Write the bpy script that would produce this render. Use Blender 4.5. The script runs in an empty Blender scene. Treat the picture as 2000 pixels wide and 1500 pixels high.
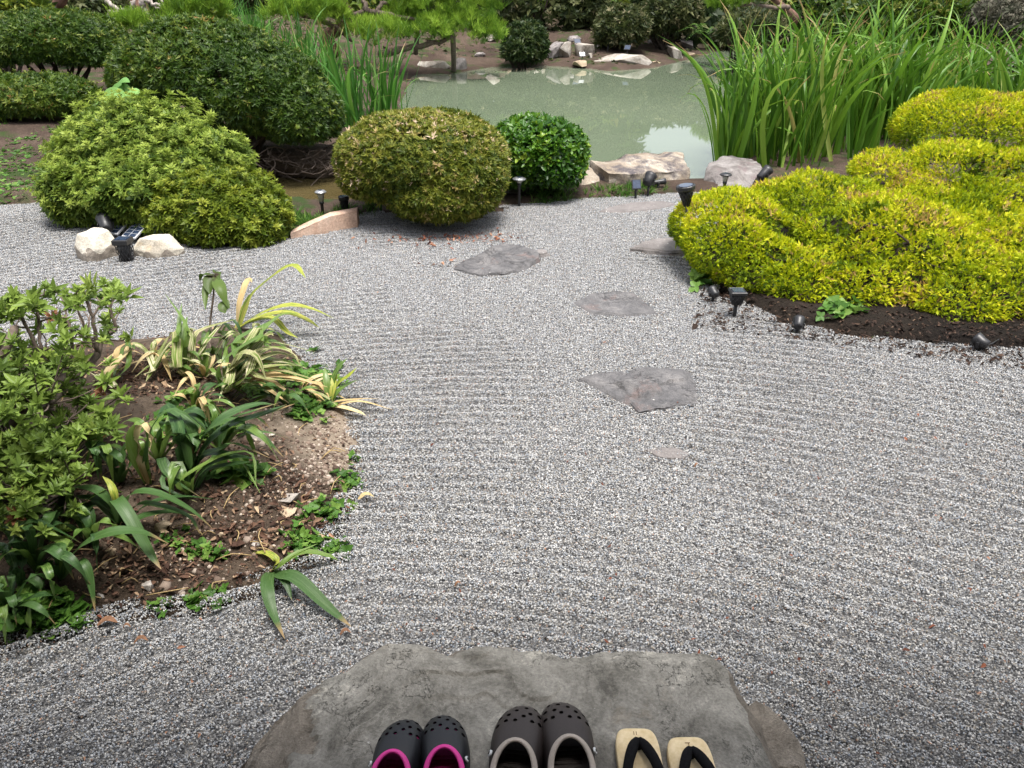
import bpy, bmesh, math, random
import numpy as np
from mathutils import Vector, Matrix

scene = bpy.context.scene
col = scene.collection
R = math.radians
random.seed(7)
rng = np.random.default_rng(7)

# ------------------------------------------------------------------ camera, sky, sun, exposure
F = 1502.0                      # focal length in pixels of the 2000 px wide photograph
PITCH = R(28.0)
EYE = 1.5
cam_d = bpy.data.cameras.new('camera')
cam = bpy.data.objects.new('camera', cam_d)
col.objects.link(cam)
cam.location = (0, 0, EYE)
cam.rotation_euler = (R(90) - PITCH, 0, 0)
cam_d.sensor_width = 36
cam_d.lens = F / 2000 * 36
cam_d.clip_start = 0.05
cam_d.clip_end = 600
scene.camera = cam

SUN_EL, SUN_AZ = R(78), R(140)  # azimuth from +Y towards +X
world = bpy.data.worlds.new('World')
scene.world = world
world.use_nodes = True
nt = world.node_tree
nt.nodes.clear()
sky = nt.nodes.new('ShaderNodeTexSky')
sky.sky_type = 'NISHITA'
sky.sun_disc = False
sky.sun_elevation = SUN_EL
sky.sun_rotation = SUN_AZ
sky.dust_density = 4.0
sky.air_density = 1.0
hs = nt.nodes.new('ShaderNodeHueSaturation')
hs.inputs['Saturation'].default_value = 0.38
bg = nt.nodes.new('ShaderNodeBackground')
bg.inputs['Strength'].default_value = 0.095
wo = nt.nodes.new('ShaderNodeOutputWorld')
nt.links.new(sky.outputs[0], hs.inputs['Color'])
nt.links.new(hs.outputs[0], bg.inputs[0])
nt.links.new(bg.outputs[0], wo.inputs[0])

sd = bpy.data.lights.new('sun', 'SUN')
sd.energy = 1.5
sd.angle = R(20)
sd.color = (1.0, 0.96, 0.9)
sun = bpy.data.objects.new('sun', sd)
col.objects.link(sun)
sv = Vector((math.sin(SUN_AZ) * math.cos(SUN_EL), math.cos(SUN_AZ) * math.cos(SUN_EL), math.sin(SUN_EL)))
sun.rotation_euler = sv.to_track_quat('Z', 'Y').to_euler()
sun.location = sv * 30

scene.view_settings.view_transform = 'Standard'
scene.view_settings.look = 'None'
scene.view_settings.gamma = 1
scene.view_settings.use_curve_mapping = False
scene.view_settings.exposure = 1.85
scene.render.engine = 'CYCLES'
scene.cycles.max_bounces = 6
scene.cycles.transparent_max_bounces = 4
scene.cycles.diffuse_bounces = 3
scene.cycles.glossy_bounces = 3

# ------------------------------------------------------------------ measuring helpers
CP, SP = math.cos(PITCH), math.sin(PITCH)


def ray(u, v):
    a, b = (u - 1000) / F, (750 - v) / F
    return np.array([a, CP + b * SP, -SP + b * CP])


def P(u, v, z=0.0):
    """photo pixel -> the point of the horizontal plane z"""
    d = ray(u, v)
    t = (z - EYE) / d[2]
    return np.array([d[0] * t, d[1] * t, z])


def Q(u, v, y):
    """photo pixel -> the point at the distance y"""
    d = ray(u, v)
    t = y / d[1]
    return np.array([d[0] * t, y, EYE + d[2] * t])


def mpp(p):
    """metres per photo pixel at a point"""
    return (p[1] * CP - (p[2] - EYE) * SP) / F


def lobe(u, v, y, w, h, ry):
    c = Q(u, v, y)
    s = mpp(c)
    return (c[0], c[1], c[2], w / 2 * s, ry, h / 2 * s)


# ------------------------------------------------------------------ noise
def _hash(ix, iy, iz, seed):
    n = (ix * 374761393 + iy * 668265263 + iz * 2147483647 + seed * 1274126177) & 0xFFFFFFFF
    n = ((n ^ (n >> 13)) * 1274126177) & 0xFFFFFFFF
    n = ((n ^ (n >> 15)) * 2246822519) & 0xFFFFFFFF
    return ((n ^ (n >> 16)) & 0xFFFFFF) / float(0xFFFFFF)


def vnoise(p, seed=0):
    p = np.asarray(p, float)
    i = np.floor(p).astype(np.int64)
    f = p - i
    f = f * f * (3 - 2 * f)
    out = 0
    for dx in (0, 1):
        wx = f[:, 0] if dx else 1 - f[:, 0]
        for dy in (0, 1):
            wy = f[:, 1] if dy else 1 - f[:, 1]
            for dz in (0, 1):
                wz = f[:, 2] if dz else 1 - f[:, 2]
                out = out + wx * wy * wz * _hash(i[:, 0] + dx, i[:, 1] + dy, i[:, 2] + dz, seed)
    return out


def fbm(p, octaves=3, seed=0):
    p = np.asarray(p, float)
    s, a, tot = 0, 1.0, 0
    for k in range(octaves):
        s = s + a * vnoise(p * 2 ** k + 17.3 * k, seed + k)
        tot += a
        a *= 0.5
    return s / tot


def sdist(px, py, poly):
    """signed distance to a polygon, negative inside"""
    poly = np.asarray(poly, float)
    px, py = np.asarray(px, float), np.asarray(py, float)
    d = np.full(px.shape, 1e9)
    inside = np.zeros(px.shape, bool)
    n = len(poly)
    for k in range(n):
        x0, y0 = poly[k]
        x1, y1 = poly[(k + 1) % n]
        ex, ey = x1 - x0, y1 - y0
        t = np.clip(((px - x0) * ex + (py - y0) * ey) / (ex * ex + ey * ey + 1e-12), 0, 1)
        d = np.minimum(d, np.hypot(px - x0 - t * ex, py - y0 - t * ey))
        c = ((y0 > py) != (y1 > py)) & (px < (x1 - x0) * (py - y0) / ((y1 - y0) if abs(y1 - y0) > 1e-12 else 1e-12) + x0)
        inside ^= c
    return np.where(inside, -d, d)


def sstep(a, b, x):
    t = np.clip((x - a) / (b - a), 0, 1)
    return t * t * (3 - 2 * t)


# ------------------------------------------------------------------ object helpers
def tag(o, label=None, cat=None, group=None, kind=None):
    if label:
        o['label'] = label
    if cat:
        o['category'] = cat
    if group:
        o['group'] = group
    if kind:
        o['kind'] = kind
    return o


def np_mesh(name, V, Fc, tint=None, smooth=False):
    V = np.asarray(V, np.float32)
    Fc = np.asarray(Fc, np.int32)
    m, k = Fc.shape
    me = bpy.data.meshes.new(name)
    me.vertices.add(len(V))
    me.vertices.foreach_set('co', V.ravel())
    me.loops.add(m * k)
    me.loops.foreach_set('vertex_index', Fc.ravel())
    me.polygons.add(m)
    me.polygons.foreach_set('loop_start', np.arange(0, m * k, k, dtype=np.int32))
    if smooth:
        me.polygons.foreach_set('use_smooth', np.ones(m, bool))
    me.update(calc_edges=True)
    if tint is not None:
        at = me.attributes.new('tint', 'FLOAT', 'POINT')
        at.data.foreach_set('value', np.asarray(tint, np.float32))
    return me


class MB:
    def __init__(self):
        self.v, self.f, self.t, self.n = [], [], [], 0

    def add(self, V, Fc, tint=0.5):
        V = np.asarray(V, float)
        self.v.append(V)
        self.f += [tuple(int(i) + self.n for i in f) for f in Fc]
        t = np.asarray(tint, float)
        self.t.append(np.full(len(V), float(t)) if t.ndim == 0 else t)
        self.n += len(V)
        return self

    def mesh(self, name, smooth=True):
        me = bpy.data.meshes.new(name)
        me.from_pydata(np.concatenate(self.v).tolist(), [], self.f)
        if smooth:
            me.polygons.foreach_set('use_smooth', np.ones(len(me.polygons), bool))
        at = me.attributes.new('tint', 'FLOAT', 'POINT')
        at.data.foreach_set('value', np.concatenate(self.t).astype(np.float32))
        me.update()
        return me


def link(name, me, m, parent=None):
    """link one mesh object; with a parent the mesh is in the parent's own space"""
    o = bpy.data.objects.new(name, me)
    if m is not None:
        for mm in (m if isinstance(m, (list, tuple)) else [m]):
            me.materials.append(mm)
    col.objects.link(o)
    if parent is not None:
        o.parent = parent
    return o


def thing(name, label, cat, loc=(0, 0, 0), rz=0.0, group=None, tilt=(0, 0)):
    o = bpy.data.objects.new(name, None)
    o.empty_display_size = 0.1
    col.objects.link(o)
    o.location = loc
    o.rotation_euler = (tilt[0], tilt[1], rz)
    return tag(o, label, cat, group)


def wpart(t, name, me, m, parent=None):
    """a part whose mesh was built in world space under an unrotated thing t"""
    me.transform(Matrix.Translation(-Vector(t.location)))
    return link(name, me, m, parent or t)


def single(name, label, cat, me, m, loc, group=None, kind=None):
    """a one-mesh thing built in world space with its origin moved to loc"""
    me.transform(Matrix.Translation(-Vector(loc)))
    o = link(name, me, m)
    o.location = loc
    return tag(o, label, cat, group, kind)


# ------------------------------------------------------------------ materials
def new_mat(name):
    m = bpy.data.materials.new(name)
    m.use_nodes = True
    n = m.node_tree
    b = n.nodes['Principled BSDF']
    return m, n, b


def ramp(n, stops, interp='LINEAR'):
    r = n.nodes.new('ShaderNodeValToRGB')
    r.color_ramp.interpolation = interp
    e = r.color_ramp.elements
    while len(e) < len(stops):
        e.new(0.5)
    for k, (p, c) in enumerate(stops):
        e[k].position = p
        e[k].color = (*c, 1)
    return r


def tex_noise(n, scale, detail=4, rough=0.6, coord='Object', vec=None):
    t = n.nodes.new('ShaderNodeTexNoise')
    t.inputs['Scale'].default_value = scale
    t.inputs['Detail'].default_value = detail
    t.inputs['Roughness'].default_value = rough
    if vec is None:
        tc = n.nodes.new('ShaderNodeTexCoord')
        vec = tc.outputs[coord]
    n.links.new(vec, t.inputs['Vector'])
    return t


def mixc(n, a, b, fac, mode='MIX'):
    x = n.nodes.new('ShaderNodeMix')
    x.data_type = 'RGBA'
    x.blend_type = mode
    for k, s in ((0, fac), (6, a), (7, b)):
        if hasattr(s, 'links') or isinstance(s, bpy.types.NodeSocket):
            n.links.new(s, x.inputs[k])
        elif k == 0:
            x.inputs[0].default_value = s
        else:
            x.inputs[k].default_value = (*s, 1)
    return x.outputs[2]


def bump(n, b, height, strength=0.4, dist=0.01):
    bp = n.nodes.new('ShaderNodeBump')
    bp.inputs['Strength'].default_value = strength
    bp.inputs['Distance'].default_value = dist
    n.links.new(height, bp.inputs['Height'])
    n.links.new(bp.outputs[0], b.inputs['Normal'])
    return bp


def plain(name, c, rough=0.5, spec=0.5, metal=0.0, vary=0.25, scale=40, bmp=0.0):
    m, n, b = new_mat(name)
    b.inputs['Roughness'].default_value = rough
    b.inputs['Specular IOR Level'].default_value = spec
    b.inputs['Metallic'].default_value = metal
    t = tex_noise(n, scale)
    r = ramp(n, [(0.3, tuple(x * (1 - vary) for x in c)), (0.7, tuple(min(1, x * (1 + vary)) for x in c))])
    n.links.new(t.outputs[0], r.inputs[0])
    n.links.new(r.outputs[0], b.inputs['Base Color'])
    if bmp:
        bump(n, b, t.outputs[0], bmp, 0.004)
    return m


def leaf_mat(name, stops, source='tint', rough=0.6, trans=0.3, spec=0.2, tcol=1.25, spots=None, stripe=None, tip=None):
    """stops: colour ramp over each leaf's own random value"""
    m, n, b = new_mat(name)
    out = n.nodes['Material Output']
    if source == 'tint':
        a = n.nodes.new('ShaderNodeAttribute')
        a.attribute_name = 'tint'
        fac = a.outputs['Fac']
    else:
        a = n.nodes.new('ShaderNodeObjectInfo')
        fac = a.outputs['Random']
    r = ramp(n, stops)
    n.links.new(fac, r.inputs[0])
    c = r.outputs[0]
    if stripe:
        # pale or dry stripes that follow the blade: 'across' and 'along' are stored on the leaf
        ac = n.nodes.new('ShaderNodeAttribute')
        ac.attribute_name = 'across'
        mp = n.nodes.new('ShaderNodeMath')
        mp.operation = 'MULTIPLY'
        mp.inputs[1].default_value = stripe[1]
        n.links.new(ac.outputs['Fac'], mp.inputs[0])
        cx = n.nodes.new('ShaderNodeCombineXYZ')
        n.links.new(mp.outputs[0], cx.inputs[0])
        al = n.nodes.new('ShaderNodeAttribute')
        al.attribute_name = 'along'
        n.links.new(al.outputs['Fac'], cx.inputs[1])
        oi = n.nodes.new('ShaderNodeObjectInfo')
        sc = n.nodes.new('ShaderNodeMath')
        sc.operation = 'MULTIPLY'
        sc.inputs[1].default_value = 50
        n.links.new(oi.outputs['Random'], sc.inputs[0])
        n.links.new(sc.outputs[0], cx.inputs[2])
        tn = tex_noise(n, 1.6, 2, 0.5, vec=cx.outputs[0])
        rr = ramp(n, [(stripe[2], (0, 0, 0)), (stripe[2] + 0.12, (1, 1, 1))])
        n.links.new(tn.outputs[0], rr.inputs[0])
        c = mixc(n, c, stripe[0], rr.outputs[0])
    if tip:
        at_ = n.nodes.new('ShaderNodeAttribute')
        at_.attribute_name = 'along'
        oi_ = n.nodes.new('ShaderNodeObjectInfo')
        ad_ = n.nodes.new('ShaderNodeMath')
        ad_.operation = 'MULTIPLY_ADD'
        ad_.inputs[1].default_value = 0.5
        n.links.new(oi_.outputs['Random'], ad_.inputs[0])
        n.links.new(at_.outputs['Fac'], ad_.inputs[2])
        rt_ = ramp(n, [(0.0, (0, 0, 0)), (1.0, (1, 1, 1))])
        mr_ = n.nodes.new('ShaderNodeMapRange')
        mr_.inputs[1].default_value = 2.95
        mr_.inputs[2].default_value = 3.2
        n.links.new(ad_.outputs[0], mr_.inputs[0])
        c = mixc(n, c, tip, mr_.outputs[0])
    if spots:
        tn = tex_noise(n, spots[1], 3, 0.6)
        rr = ramp(n, [(spots[2], (0, 0, 0)), (spots[2] + 0.1, (1, 1, 1))])
        n.links.new(tn.outputs[0], rr.inputs[0])
        c = mixc(n, c, spots[0], rr.outputs[0])
    n.links.new(c, b.inputs['Base Color'])
    b.inputs['Roughness'].default_value = rough
    b.inputs['Specular IOR Level'].default_value = spec
    tr = n.nodes.new('ShaderNodeBsdfTranslucent')
    hv = n.nodes.new('ShaderNodeHueSaturation')
    hv.inputs['Value'].default_value = tcol
    n.links.new(c, hv.inputs['Color'])
    n.links.new(hv.outputs[0], tr.inputs[0])
    mx = n.nodes.new('ShaderNodeMixShader')
    mx.inputs[0].default_value = trans
    n.links.new(b.outputs[0], mx.inputs[1])
    n.links.new(tr.outputs[0], mx.inputs[2])
    n.links.new(mx.outputs[0], out.inputs[0])
    return m


def stone_mat(name, cols, scale=6, rough=0.75, bstr=0.6, bdist=0.012, crack=0.0, stain=None, speck=None, lo=0.30, hi=0.68, warp=0.6, grain=0.68, flake=0.0, vein=None):
    m, n, b = new_mat(name)
    tc = n.nodes.new('ShaderNodeTexCoord')
    oi = n.nodes.new('ShaderNodeObjectInfo')
    ad = n.nodes.new('ShaderNodeVectorMath')
    ad.operation = 'ADD'
    n.links.new(tc.outputs['Object'], ad.inputs[0])
    mul = n.nodes.new('ShaderNodeMath')
    mul.operation = 'MULTIPLY'
    mul.inputs[1].default_value = 37
    n.links.new(oi.outputs['Random'], mul.inputs[0])
    n.links.new(mul.outputs[0], ad.inputs[1])
    vec = ad.outputs[0]
    t = tex_noise(n, scale, 10, grain, vec=vec)
    t.inputs['Distortion'].default_value = warp
    k = len(cols)
    r = ramp(n, [(lo + (hi - lo) * i / max(1, k - 1), c) for i, c in enumerate(cols)])
    n.links.new(t.outputs[0], r.inputs[0])
    c = r.outputs[0]
    if stain:
        ts = tex_noise(n, stain[1], 5, 0.7, vec=vec)
        rr = ramp(n, [(stain[2], (0, 0, 0)), (stain[2] + 0.14, (1, 1, 1))])
        n.links.new(ts.outputs[0], rr.inputs[0])
        c = mixc(n, c, stain[0], rr.outputs[0])
    fine = tex_noise(n, scale * 22, 5, 0.7, vec=vec)
    rf = ramp(n, [(0.3, (0.62, 0.62, 0.62)), (0.7, (1.38, 1.38, 1.38))])
    n.links.new(fine.outputs[0], rf.inputs[0])
    c = mixc(n, c, rf.outputs[0], 0.8, 'MULTIPLY')
    if speck:
        sp = tex_noise(n, speck[1], 2, 0.5, vec=vec)
        rs = ramp(n, [(speck[2], (0, 0, 0)), (speck[2] + 0.04, (1, 1, 1))])
        n.links.new(sp.outputs[0], rs.inputs[0])
        c = mixc(n, c, speck[0], rs.outputs[0])
    cut_h = None
    if vein:
        # thin pale veins and dark hairline cracks where two noise fields cross their middle value
        for k_, (vs, wdt, colr, f_) in enumerate(((scale * 0.9, 0.012, vein, 0.55), (scale * 0.55, 0.0045, tuple(x * 0.35 for x in cols[0]), 0.9))):
            vn = tex_noise(n, vs, 7, 0.72, vec=vec)
            vn.inputs['Distortion'].default_value = 0.8 if k_ == 0 else 0.2
            rv_ = ramp(n, [(0.5 - wdt, (0, 0, 0)), (0.5, (f_, f_, f_)), (0.5 + wdt, (0, 0, 0))])
            n.links.new(vn.outputs[0], rv_.inputs[0])
            pm = tex_noise(n, scale * 0.5, 2, 0.5, vec=vec)
            rp = ramp(n, [(0.5, (0, 0, 0)), (0.6, (1, 1, 1))])
            n.links.new(pm.outputs[0 if k_ == 0 else 0], rp.inputs[0])
            fm = n.nodes.new('ShaderNodeMath')
            fm.operation = 'MULTIPLY'
            n.links.new(rv_.outputs[0], fm.inputs[0])
            n.links.new(rp.outputs[0], fm.inputs[1])
            c = mixc(n, c, colr, fm.outputs[0])
            if k_ == 1:
                cut_h = fm.outputs[0]
    n.links.new(c, b.inputs['Base Color'])
    b.inputs['Roughness'].default_value = rough
    b.inputs['Specular IOR Level'].default_value = 0.3
    h = n.nodes.new('ShaderNodeMath')
    h.operation = 'MULTIPLY_ADD'
    h.inputs[1].default_value = 0.3
    n.links.new(fine.outputs[0], h.inputs[0])
    n.links.new(t.outputs[0], h.inputs[2])
    hh = h.outputs[0]
    if cut_h is not None:
        c4 = n.nodes.new('ShaderNodeMath')
        c4.operation = 'MULTIPLY_ADD'
        c4.inputs[1].default_value = -0.5
        n.links.new(cut_h, c4.inputs[0])
        n.links.new(hh, c4.inputs[2])
        hh = c4.outputs[0]
    if flake:
        # split faces: flat cells at slightly different levels
        fv = n.nodes.new('ShaderNodeTexVoronoi')
        fv.inputs['Scale'].default_value = scale * 1.6
        fw = n.nodes.new('ShaderNodeVectorMath')
        fw.operation = 'MULTIPLY_ADD'
        fw.inputs[1].default_value = (0.22, 0.22, 0.22)
        n.links.new(tex_noise(n, scale * 1.5, 6, 0.75, vec=vec).outputs['Color'], fw.inputs[0])
        n.links.new(vec, fw.inputs[2])
        n.links.new(fw.outputs[0], fv.inputs['Vector'])
        fs = n.nodes.new('ShaderNodeSeparateColor')
        n.links.new(fv.outputs['Color'], fs.inputs[0])
        f3 = n.nodes.new('ShaderNodeMath')
        f3.operation = 'MULTIPLY_ADD'
        f3.inputs[1].default_value = flake
        n.links.new(fs.outputs[0], f3.inputs[0])
        n.links.new(hh, f3.inputs[2])
        hh = f3.outputs[0]
    if crack:
        vo = n.nodes.new('ShaderNodeTexVoronoi')
        vo.feature = 'DISTANCE_TO_EDGE'
        vo.inputs['Scale'].default_value = scale * 1.1
        wv = n.nodes.new('ShaderNodeVectorMath')
        wv.operation = 'MULTIPLY_ADD'
        wv.inputs[1].default_value = (0.35, 0.35, 0.35)
        tw = tex_noise(n, scale * 0.8, 5, 0.7, vec=vec)
        n.links.new(tw.outputs['Color'], wv.inputs[0])
        n.links.new(vec, wv.inputs[2])
        n.links.new(wv.outputs[0], vo.inputs['Vector'])
        rc = ramp(n, [(0.0, (0, 0, 0)), (0.02, (1, 1, 1))])
        n.links.new(vo.outputs['Distance'], rc.inputs[0])
        a2 = n.nodes.new('ShaderNodeMath')
        a2.operation = 'MULTIPLY_ADD'
        a2.inputs[1].default_value = crack
        n.links.new(rc.outputs[0], a2.inputs[0])
        n.links.new(hh, a2.inputs[2])
        hh = a2.outputs[0]
    bump(n, b, hh, bstr, bdist)
    return m


M = {}
# gravel pebbles
m, n, b = new_mat('gravel_pebble')
a = n.nodes.new('ShaderNodeAttribute')
a.attribute_name = 'tint'
r = ramp(n, [(0.0, (0.085, 0.087, 0.09)), (0.09, (0.145, 0.145, 0.15)), (0.24, (0.21, 0.21, 0.21)), (0.38, (0.31, 0.28, 0.235)),
             (0.47, (0.31, 0.325, 0.345)), (0.62, (0.40, 0.40, 0.395)), (0.76, (0.45, 0.445, 0.43)), (0.88, (0.53, 0.525, 0.51)),
             (0.93, (0.16, 0.185, 0.22)), (0.98, (0.29, 0.20, 0.15))], 'CONSTANT')
n.links.new(a.outputs['Fac'], r.inputs[0])
n.links.new(r.outputs[0], b.inputs['Base Color'])
b.inputs['Roughness'].default_value = 0.62
b.inputs['Specular IOR Level'].default_value = 0.3
M['pebble'] = m

m, n, b = new_mat('gravel_bed')
t = tex_noise(n, 160, 2, 0.6)
r = ramp(n, [(0.35, (0.06, 0.06, 0.063)), (0.5, (0.2, 0.198, 0.195)), (0.65, (0.42, 0.41, 0.4))])
n.links.new(t.outputs[0], r.inputs[0])
n.links.new(r.outputs[0], b.inputs['Base Color'])
b.inputs['Roughness'].default_value = 0.9
bump(n, b, t.outputs[0], 0.8, 0.006)
M['gravel_bed'] = m


def soil_mat(name, stops, green=None):
    m, n, b = new_mat(name)
    t = tex_noise(n, 1.1, 8, 0.7)
    r = ramp(n, stops)
    n.links.new(t.outputs[0], r.inputs[0])
    f = tex_noise(n, 45, 6, 0.75)
    rf = ramp(n, [(0.3, (0.55, 0.55, 0.55)), (0.72, (1.5, 1.5, 1.5))])
    n.links.new(f.outputs[0], rf.inputs[0])
    c = mixc(n, r.outputs[0], rf.outputs[0], 0.9, 'MULTIPLY')
    if green:
        g = tex_noise(n, green[1], 5, 0.65)
        rg = ramp(n, [(green[2], (0, 0, 0)), (green[2] + 0.1, (1, 1, 1))])
        n.links.new(g.outputs[0], rg.inputs[0])
        c = mixc(n, c, green[0], rg.outputs[0])
    n.links.new(c, b.inputs['Base Color'])
    b.inputs['Roughness'].default_value = 0.95
    b.inputs['Specular IOR Level'].default_value = 0.15
    bump(n, b, f.outputs[0], 0.9, 0.02)
    return m


M['ground'] = soil_mat('bank_earth', [(0.3, (0.034, 0.023, 0.018)), (0.5, (0.066, 0.046, 0.035)), (0.7, (0.115, 0.085, 0.064))],
                       green=((0.035, 0.055, 0.016), 2.3, 0.52))
M['soil'] = soil_mat('bed_soil', [(0.32, (0.028, 0.020, 0.014)), (0.5, (0.062, 0.045, 0.032)), (0.68, (0.15, 0.115, 0.085))])

# the dry sandy edge of the bed is a property of place: mix by position along X
n = M['soil'].node_tree
b = n.nodes['Principled BSDF']
old = b.inputs['Base Color'].links[0].from_socket
at = n.nodes.new('ShaderNodeAttribute')
at.attribute_name = 'tint'
sn = tex_noise(n, 9, 5, 0.7)
ma = n.nodes.new('ShaderNodeMath')
ma.operation = 'MULTIPLY_ADD'
ma.inputs[1].default_value = 0.9
n.links.new(sn.outputs[0], ma.inputs[0])
n.links.new(at.outputs['Fac'], ma.inputs[2])
rr = ramp(n, [(0.55, (0, 0, 0)), (1.0, (1, 1, 1))])
n.links.new(ma.outputs[0], rr.inputs[0])
n.links.new(mixc(n, old, (0.27, 0.218, 0.165), rr.outputs[0]), b.inputs['Base Color'])


def water_mat(name, cols, rough, bstr):
    m, n, b = new_mat(name)
    t = tex_noise(n, 0.5, 3, 0.5)
    r = ramp(n, [(0.35, cols[0]), (0.65, cols[1])])
    n.links.new(t.outputs[0], r.inputs[0])
    n.links.new(r.outputs[0], b.inputs['Base Color'])
    b.inputs['Roughness'].default_value = rough
    b.inputs['IOR'].default_value = 1.33
    b.inputs['Specular IOR Level'].default_value = 0.5
    w = tex_noise(n, 1.6, 2, 0.5)
    bump(n, b, w.outputs[0], bstr, 0.02)
    return m


M['water'] = water_mat('pond_water', [(0.118, 0.148, 0.098), (0.135, 0.165, 0.112)], 0.02, 0.008)
M['inlet'] = water_mat('shallow_water', [(0.055, 0.042, 0.016), (0.11, 0.088, 0.04)], 0.03, 0.05)

# ------------------------------------------------------------------ outlines of the ground areas (metres, from the photograph)
def poly(pts, z=0.0):
    return [tuple(P(u, v, z)[:2]) for u, v in pts]


WATER_Z = -0.13
pond_px = [(500, 352), (560, 338), (640, 340), (700, 325), (760, 250), (795, 170), (806, 146), (880, 144), (960, 131), (1060, 128),
           (1150, 134), (1190, 139), (1270, 133), (1345, 116), (1400, 100), (1470, 92), (1560, 120), (1530, 200), (1480, 300),
           (1400, 352), (1350, 374), (1290, 374), (1200, 350), (1100, 346), (1010, 352), (900, 385), (740, 412), (640, 414), (560, 402), (515, 380)]
POND = poly(pond_px, WATER_Z)
gravel_pts = poly([(-420, 402), (0, 400), (105, 396), (150, 428), (210, 436), (300, 450), (430, 462), (560, 468), (640, 452), (705, 424), (735, 416),
                   (830, 436), (950, 424), (1000, 402), (1100, 395), (1200, 387), (1300, 380), (1375, 378), (1400, 420), (1345, 512),
                   (1400, 572), (1550, 642), (1700, 664), (1900, 684), (2150, 704), (2500, 720)])
GRAVEL = gravel_pts + [(4.5, 0.4), (4.5, -0.6), (-4.5, -0.6), (-6.5, 2.0)]
bed_px = [(-250, 640), (0, 690), (170, 668), (330, 658), (450, 632), (555, 655), (635, 735), (690, 820), (695, 900), (668, 1010), (600, 1095),
          (520, 1140), (400, 1178), (250, 1190), (150, 1206), (60, 1238), (0, 1258), (-150, 1290), (-500, 1250)]
BED = poly(bed_px)


def bed_h(x, y):
    d = sdist(x, y, BED)
    k = sstep(0.03, -0.45, d)
    p = np.stack([x, y, 0 * x], -1)
    return -0.03 + 0.045 * sstep(0.05, -0.06, d) + 0.11 * k + (fbm(p * 7, 3, 5) - 0.5) * 0.05 * sstep(0.0, -0.15, d)


def terrain_h(x, y):
    x, y = np.asarray(x, float), np.asarray(y, float)
    p = np.stack([x, y, 0 * x], -1)
    dg = sdist(x, y, GRAVEL)
    dp = sdist(x, y, POND)
    nz = fbm(p * 1.3, 4, 3) - 0.5
    h = np.where(dg < 0, -0.05, -0.05 + 0.075 * sstep(0.0, 0.12, dg))
    h = h + nz * 0.10 * sstep(0.05, 0.8, dg)
    # banks: gentle rise to the left and behind the pond
    h = h + 0.20 * sstep(4.6, 8.0, y) * sstep(-2.4, -5.0, x)
    h = h + (0.10 * sstep(15.2, 18.0, y) + 0.035 * np.clip(y - 16.0, 0, 60) + 0.35 * sstep(14, 20, y) * fbm(p * 0.35, 3, 9))* sstep(0.0, 2.5, dp)
    # pond
    h = np.where(dp < 0, np.minimum(h, WATER_Z - 0.02 - 0.5 * sstep(0, -0.8, dp)), np.minimum(h, WATER_Z + 0.02 + np.where(y > 12, dp * 0.16 + np.where(dp > 2.0, 10, 0), dp * 0.55 + 0.3 * sstep(0.1, 0.5, dp) + np.where(dp > 0.5, 10, 0))))
    return h


def th(x, y):
    return float(terrain_h(np.array([x]), np.array([y]))[0])


# ------------------------------------------------------------------ ground sheet
xs = np.unique(np.concatenate([np.linspace(-90, -10, 24), np.linspace(-10, -5, 40), np.arange(-5, 5, 0.085), np.linspace(5, 14, 50), np.linspace(14, 90, 22)]))
ys = np.unique(np.concatenate([np.linspace(-20, -1, 8), np.linspace(-1, 3, 12), np.arange(3.0, 9, 0.08), np.arange(9, 20, 0.14), np.linspace(20, 34, 40), np.linspace(34, 140, 26)]))
gx, gy = np.meshgrid(xs, ys)
gz = terrain_h(gx.ravel(), gy.ravel())
V = np.stack([gx.ravel(), gy.ravel(), gz], -1)
nx, ny = len(xs), len(ys)
ii = (np.arange(ny - 1)[:, None] * nx + np.arange(nx - 1)[None, :]).ravel()
Fq = np.stack([ii, ii + 1, ii + nx + 1, ii + nx], -1)
tag(link('ground', np_mesh('ground', V, Fq, smooth=True), M['ground']), 'bare brown earth bank with thin green patches around the pond', 'ground', kind='structure')


def fill_polygon(name, pts, z, m, label, cat):
    me = bpy.data.meshes.new(name)
    bm = bmesh.new()
    vs = [bm.verts.new((x, y, z)) for x, y in pts]
    bmesh.ops.triangle_fill(bm, edges=[bm.edges.new((vs[i], vs[(i + 1) % len(vs)])) for i in range(len(vs))], use_beauty=True)
    bmesh.ops.recalc_face_normals(bm, faces=bm.faces)
    for f in bm.faces:
        if f.normal.z < 0:
            f.normal_flip()
    bm.to_mesh(me)
    bm.free()
    return tag(link(name, me, m), label, cat, kind='structure')


fill_polygon('gravel_base', GRAVEL, -0.022, M['gravel_bed'], 'packed grey base layer under the raked gravel', 'ground')


def widen(pts, d):
    pts = np.array(pts)
    c = pts.mean(0)
    dv = pts - c
    return [tuple(q) for q in pts + dv / np.linalg.norm(dv, axis=1)[:, None] * d]


cut = [i for i, q in enumerate(pond_px) if q in ((760, 250), (900, 385))]
inlet = [POND[i] for i in range(0, cut[0] + 1)] + [POND[i] for i in range(cut[1], len(POND))]
main = POND[cut[0]:cut[1] + 1]
fill_polygon('pond_water', widen(main, 0.45)[1:-1] + [main[-1], main[0]], WATER_Z, M['water'], 'still murky jade green pond reflecting the trees', 'water')
fill_polygon('inlet_water', [main[0], main[-1]] + [POND[i] for i in range(cut[1] + 1, len(POND))] + [POND[i] for i in range(0, cut[0])], WATER_Z - 0.003, M['inlet'],
             'shallow brown water of the small inlet beside the rounded shrub', 'water')

# ------------------------------------------------------------------ gravel: raked strips of pebbles
WAVE, STRIP = 0.062, 0.18
ico = bmesh.new()
bmesh.ops.create_icosphere(ico, subdivisions=1, radius=1.0)
ICO_V = np.array([v.co[:] for v in ico.verts])
ICO_F = np.array([[v.index for v in f.verts] for f in ico.faces])
ico.free()


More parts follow.
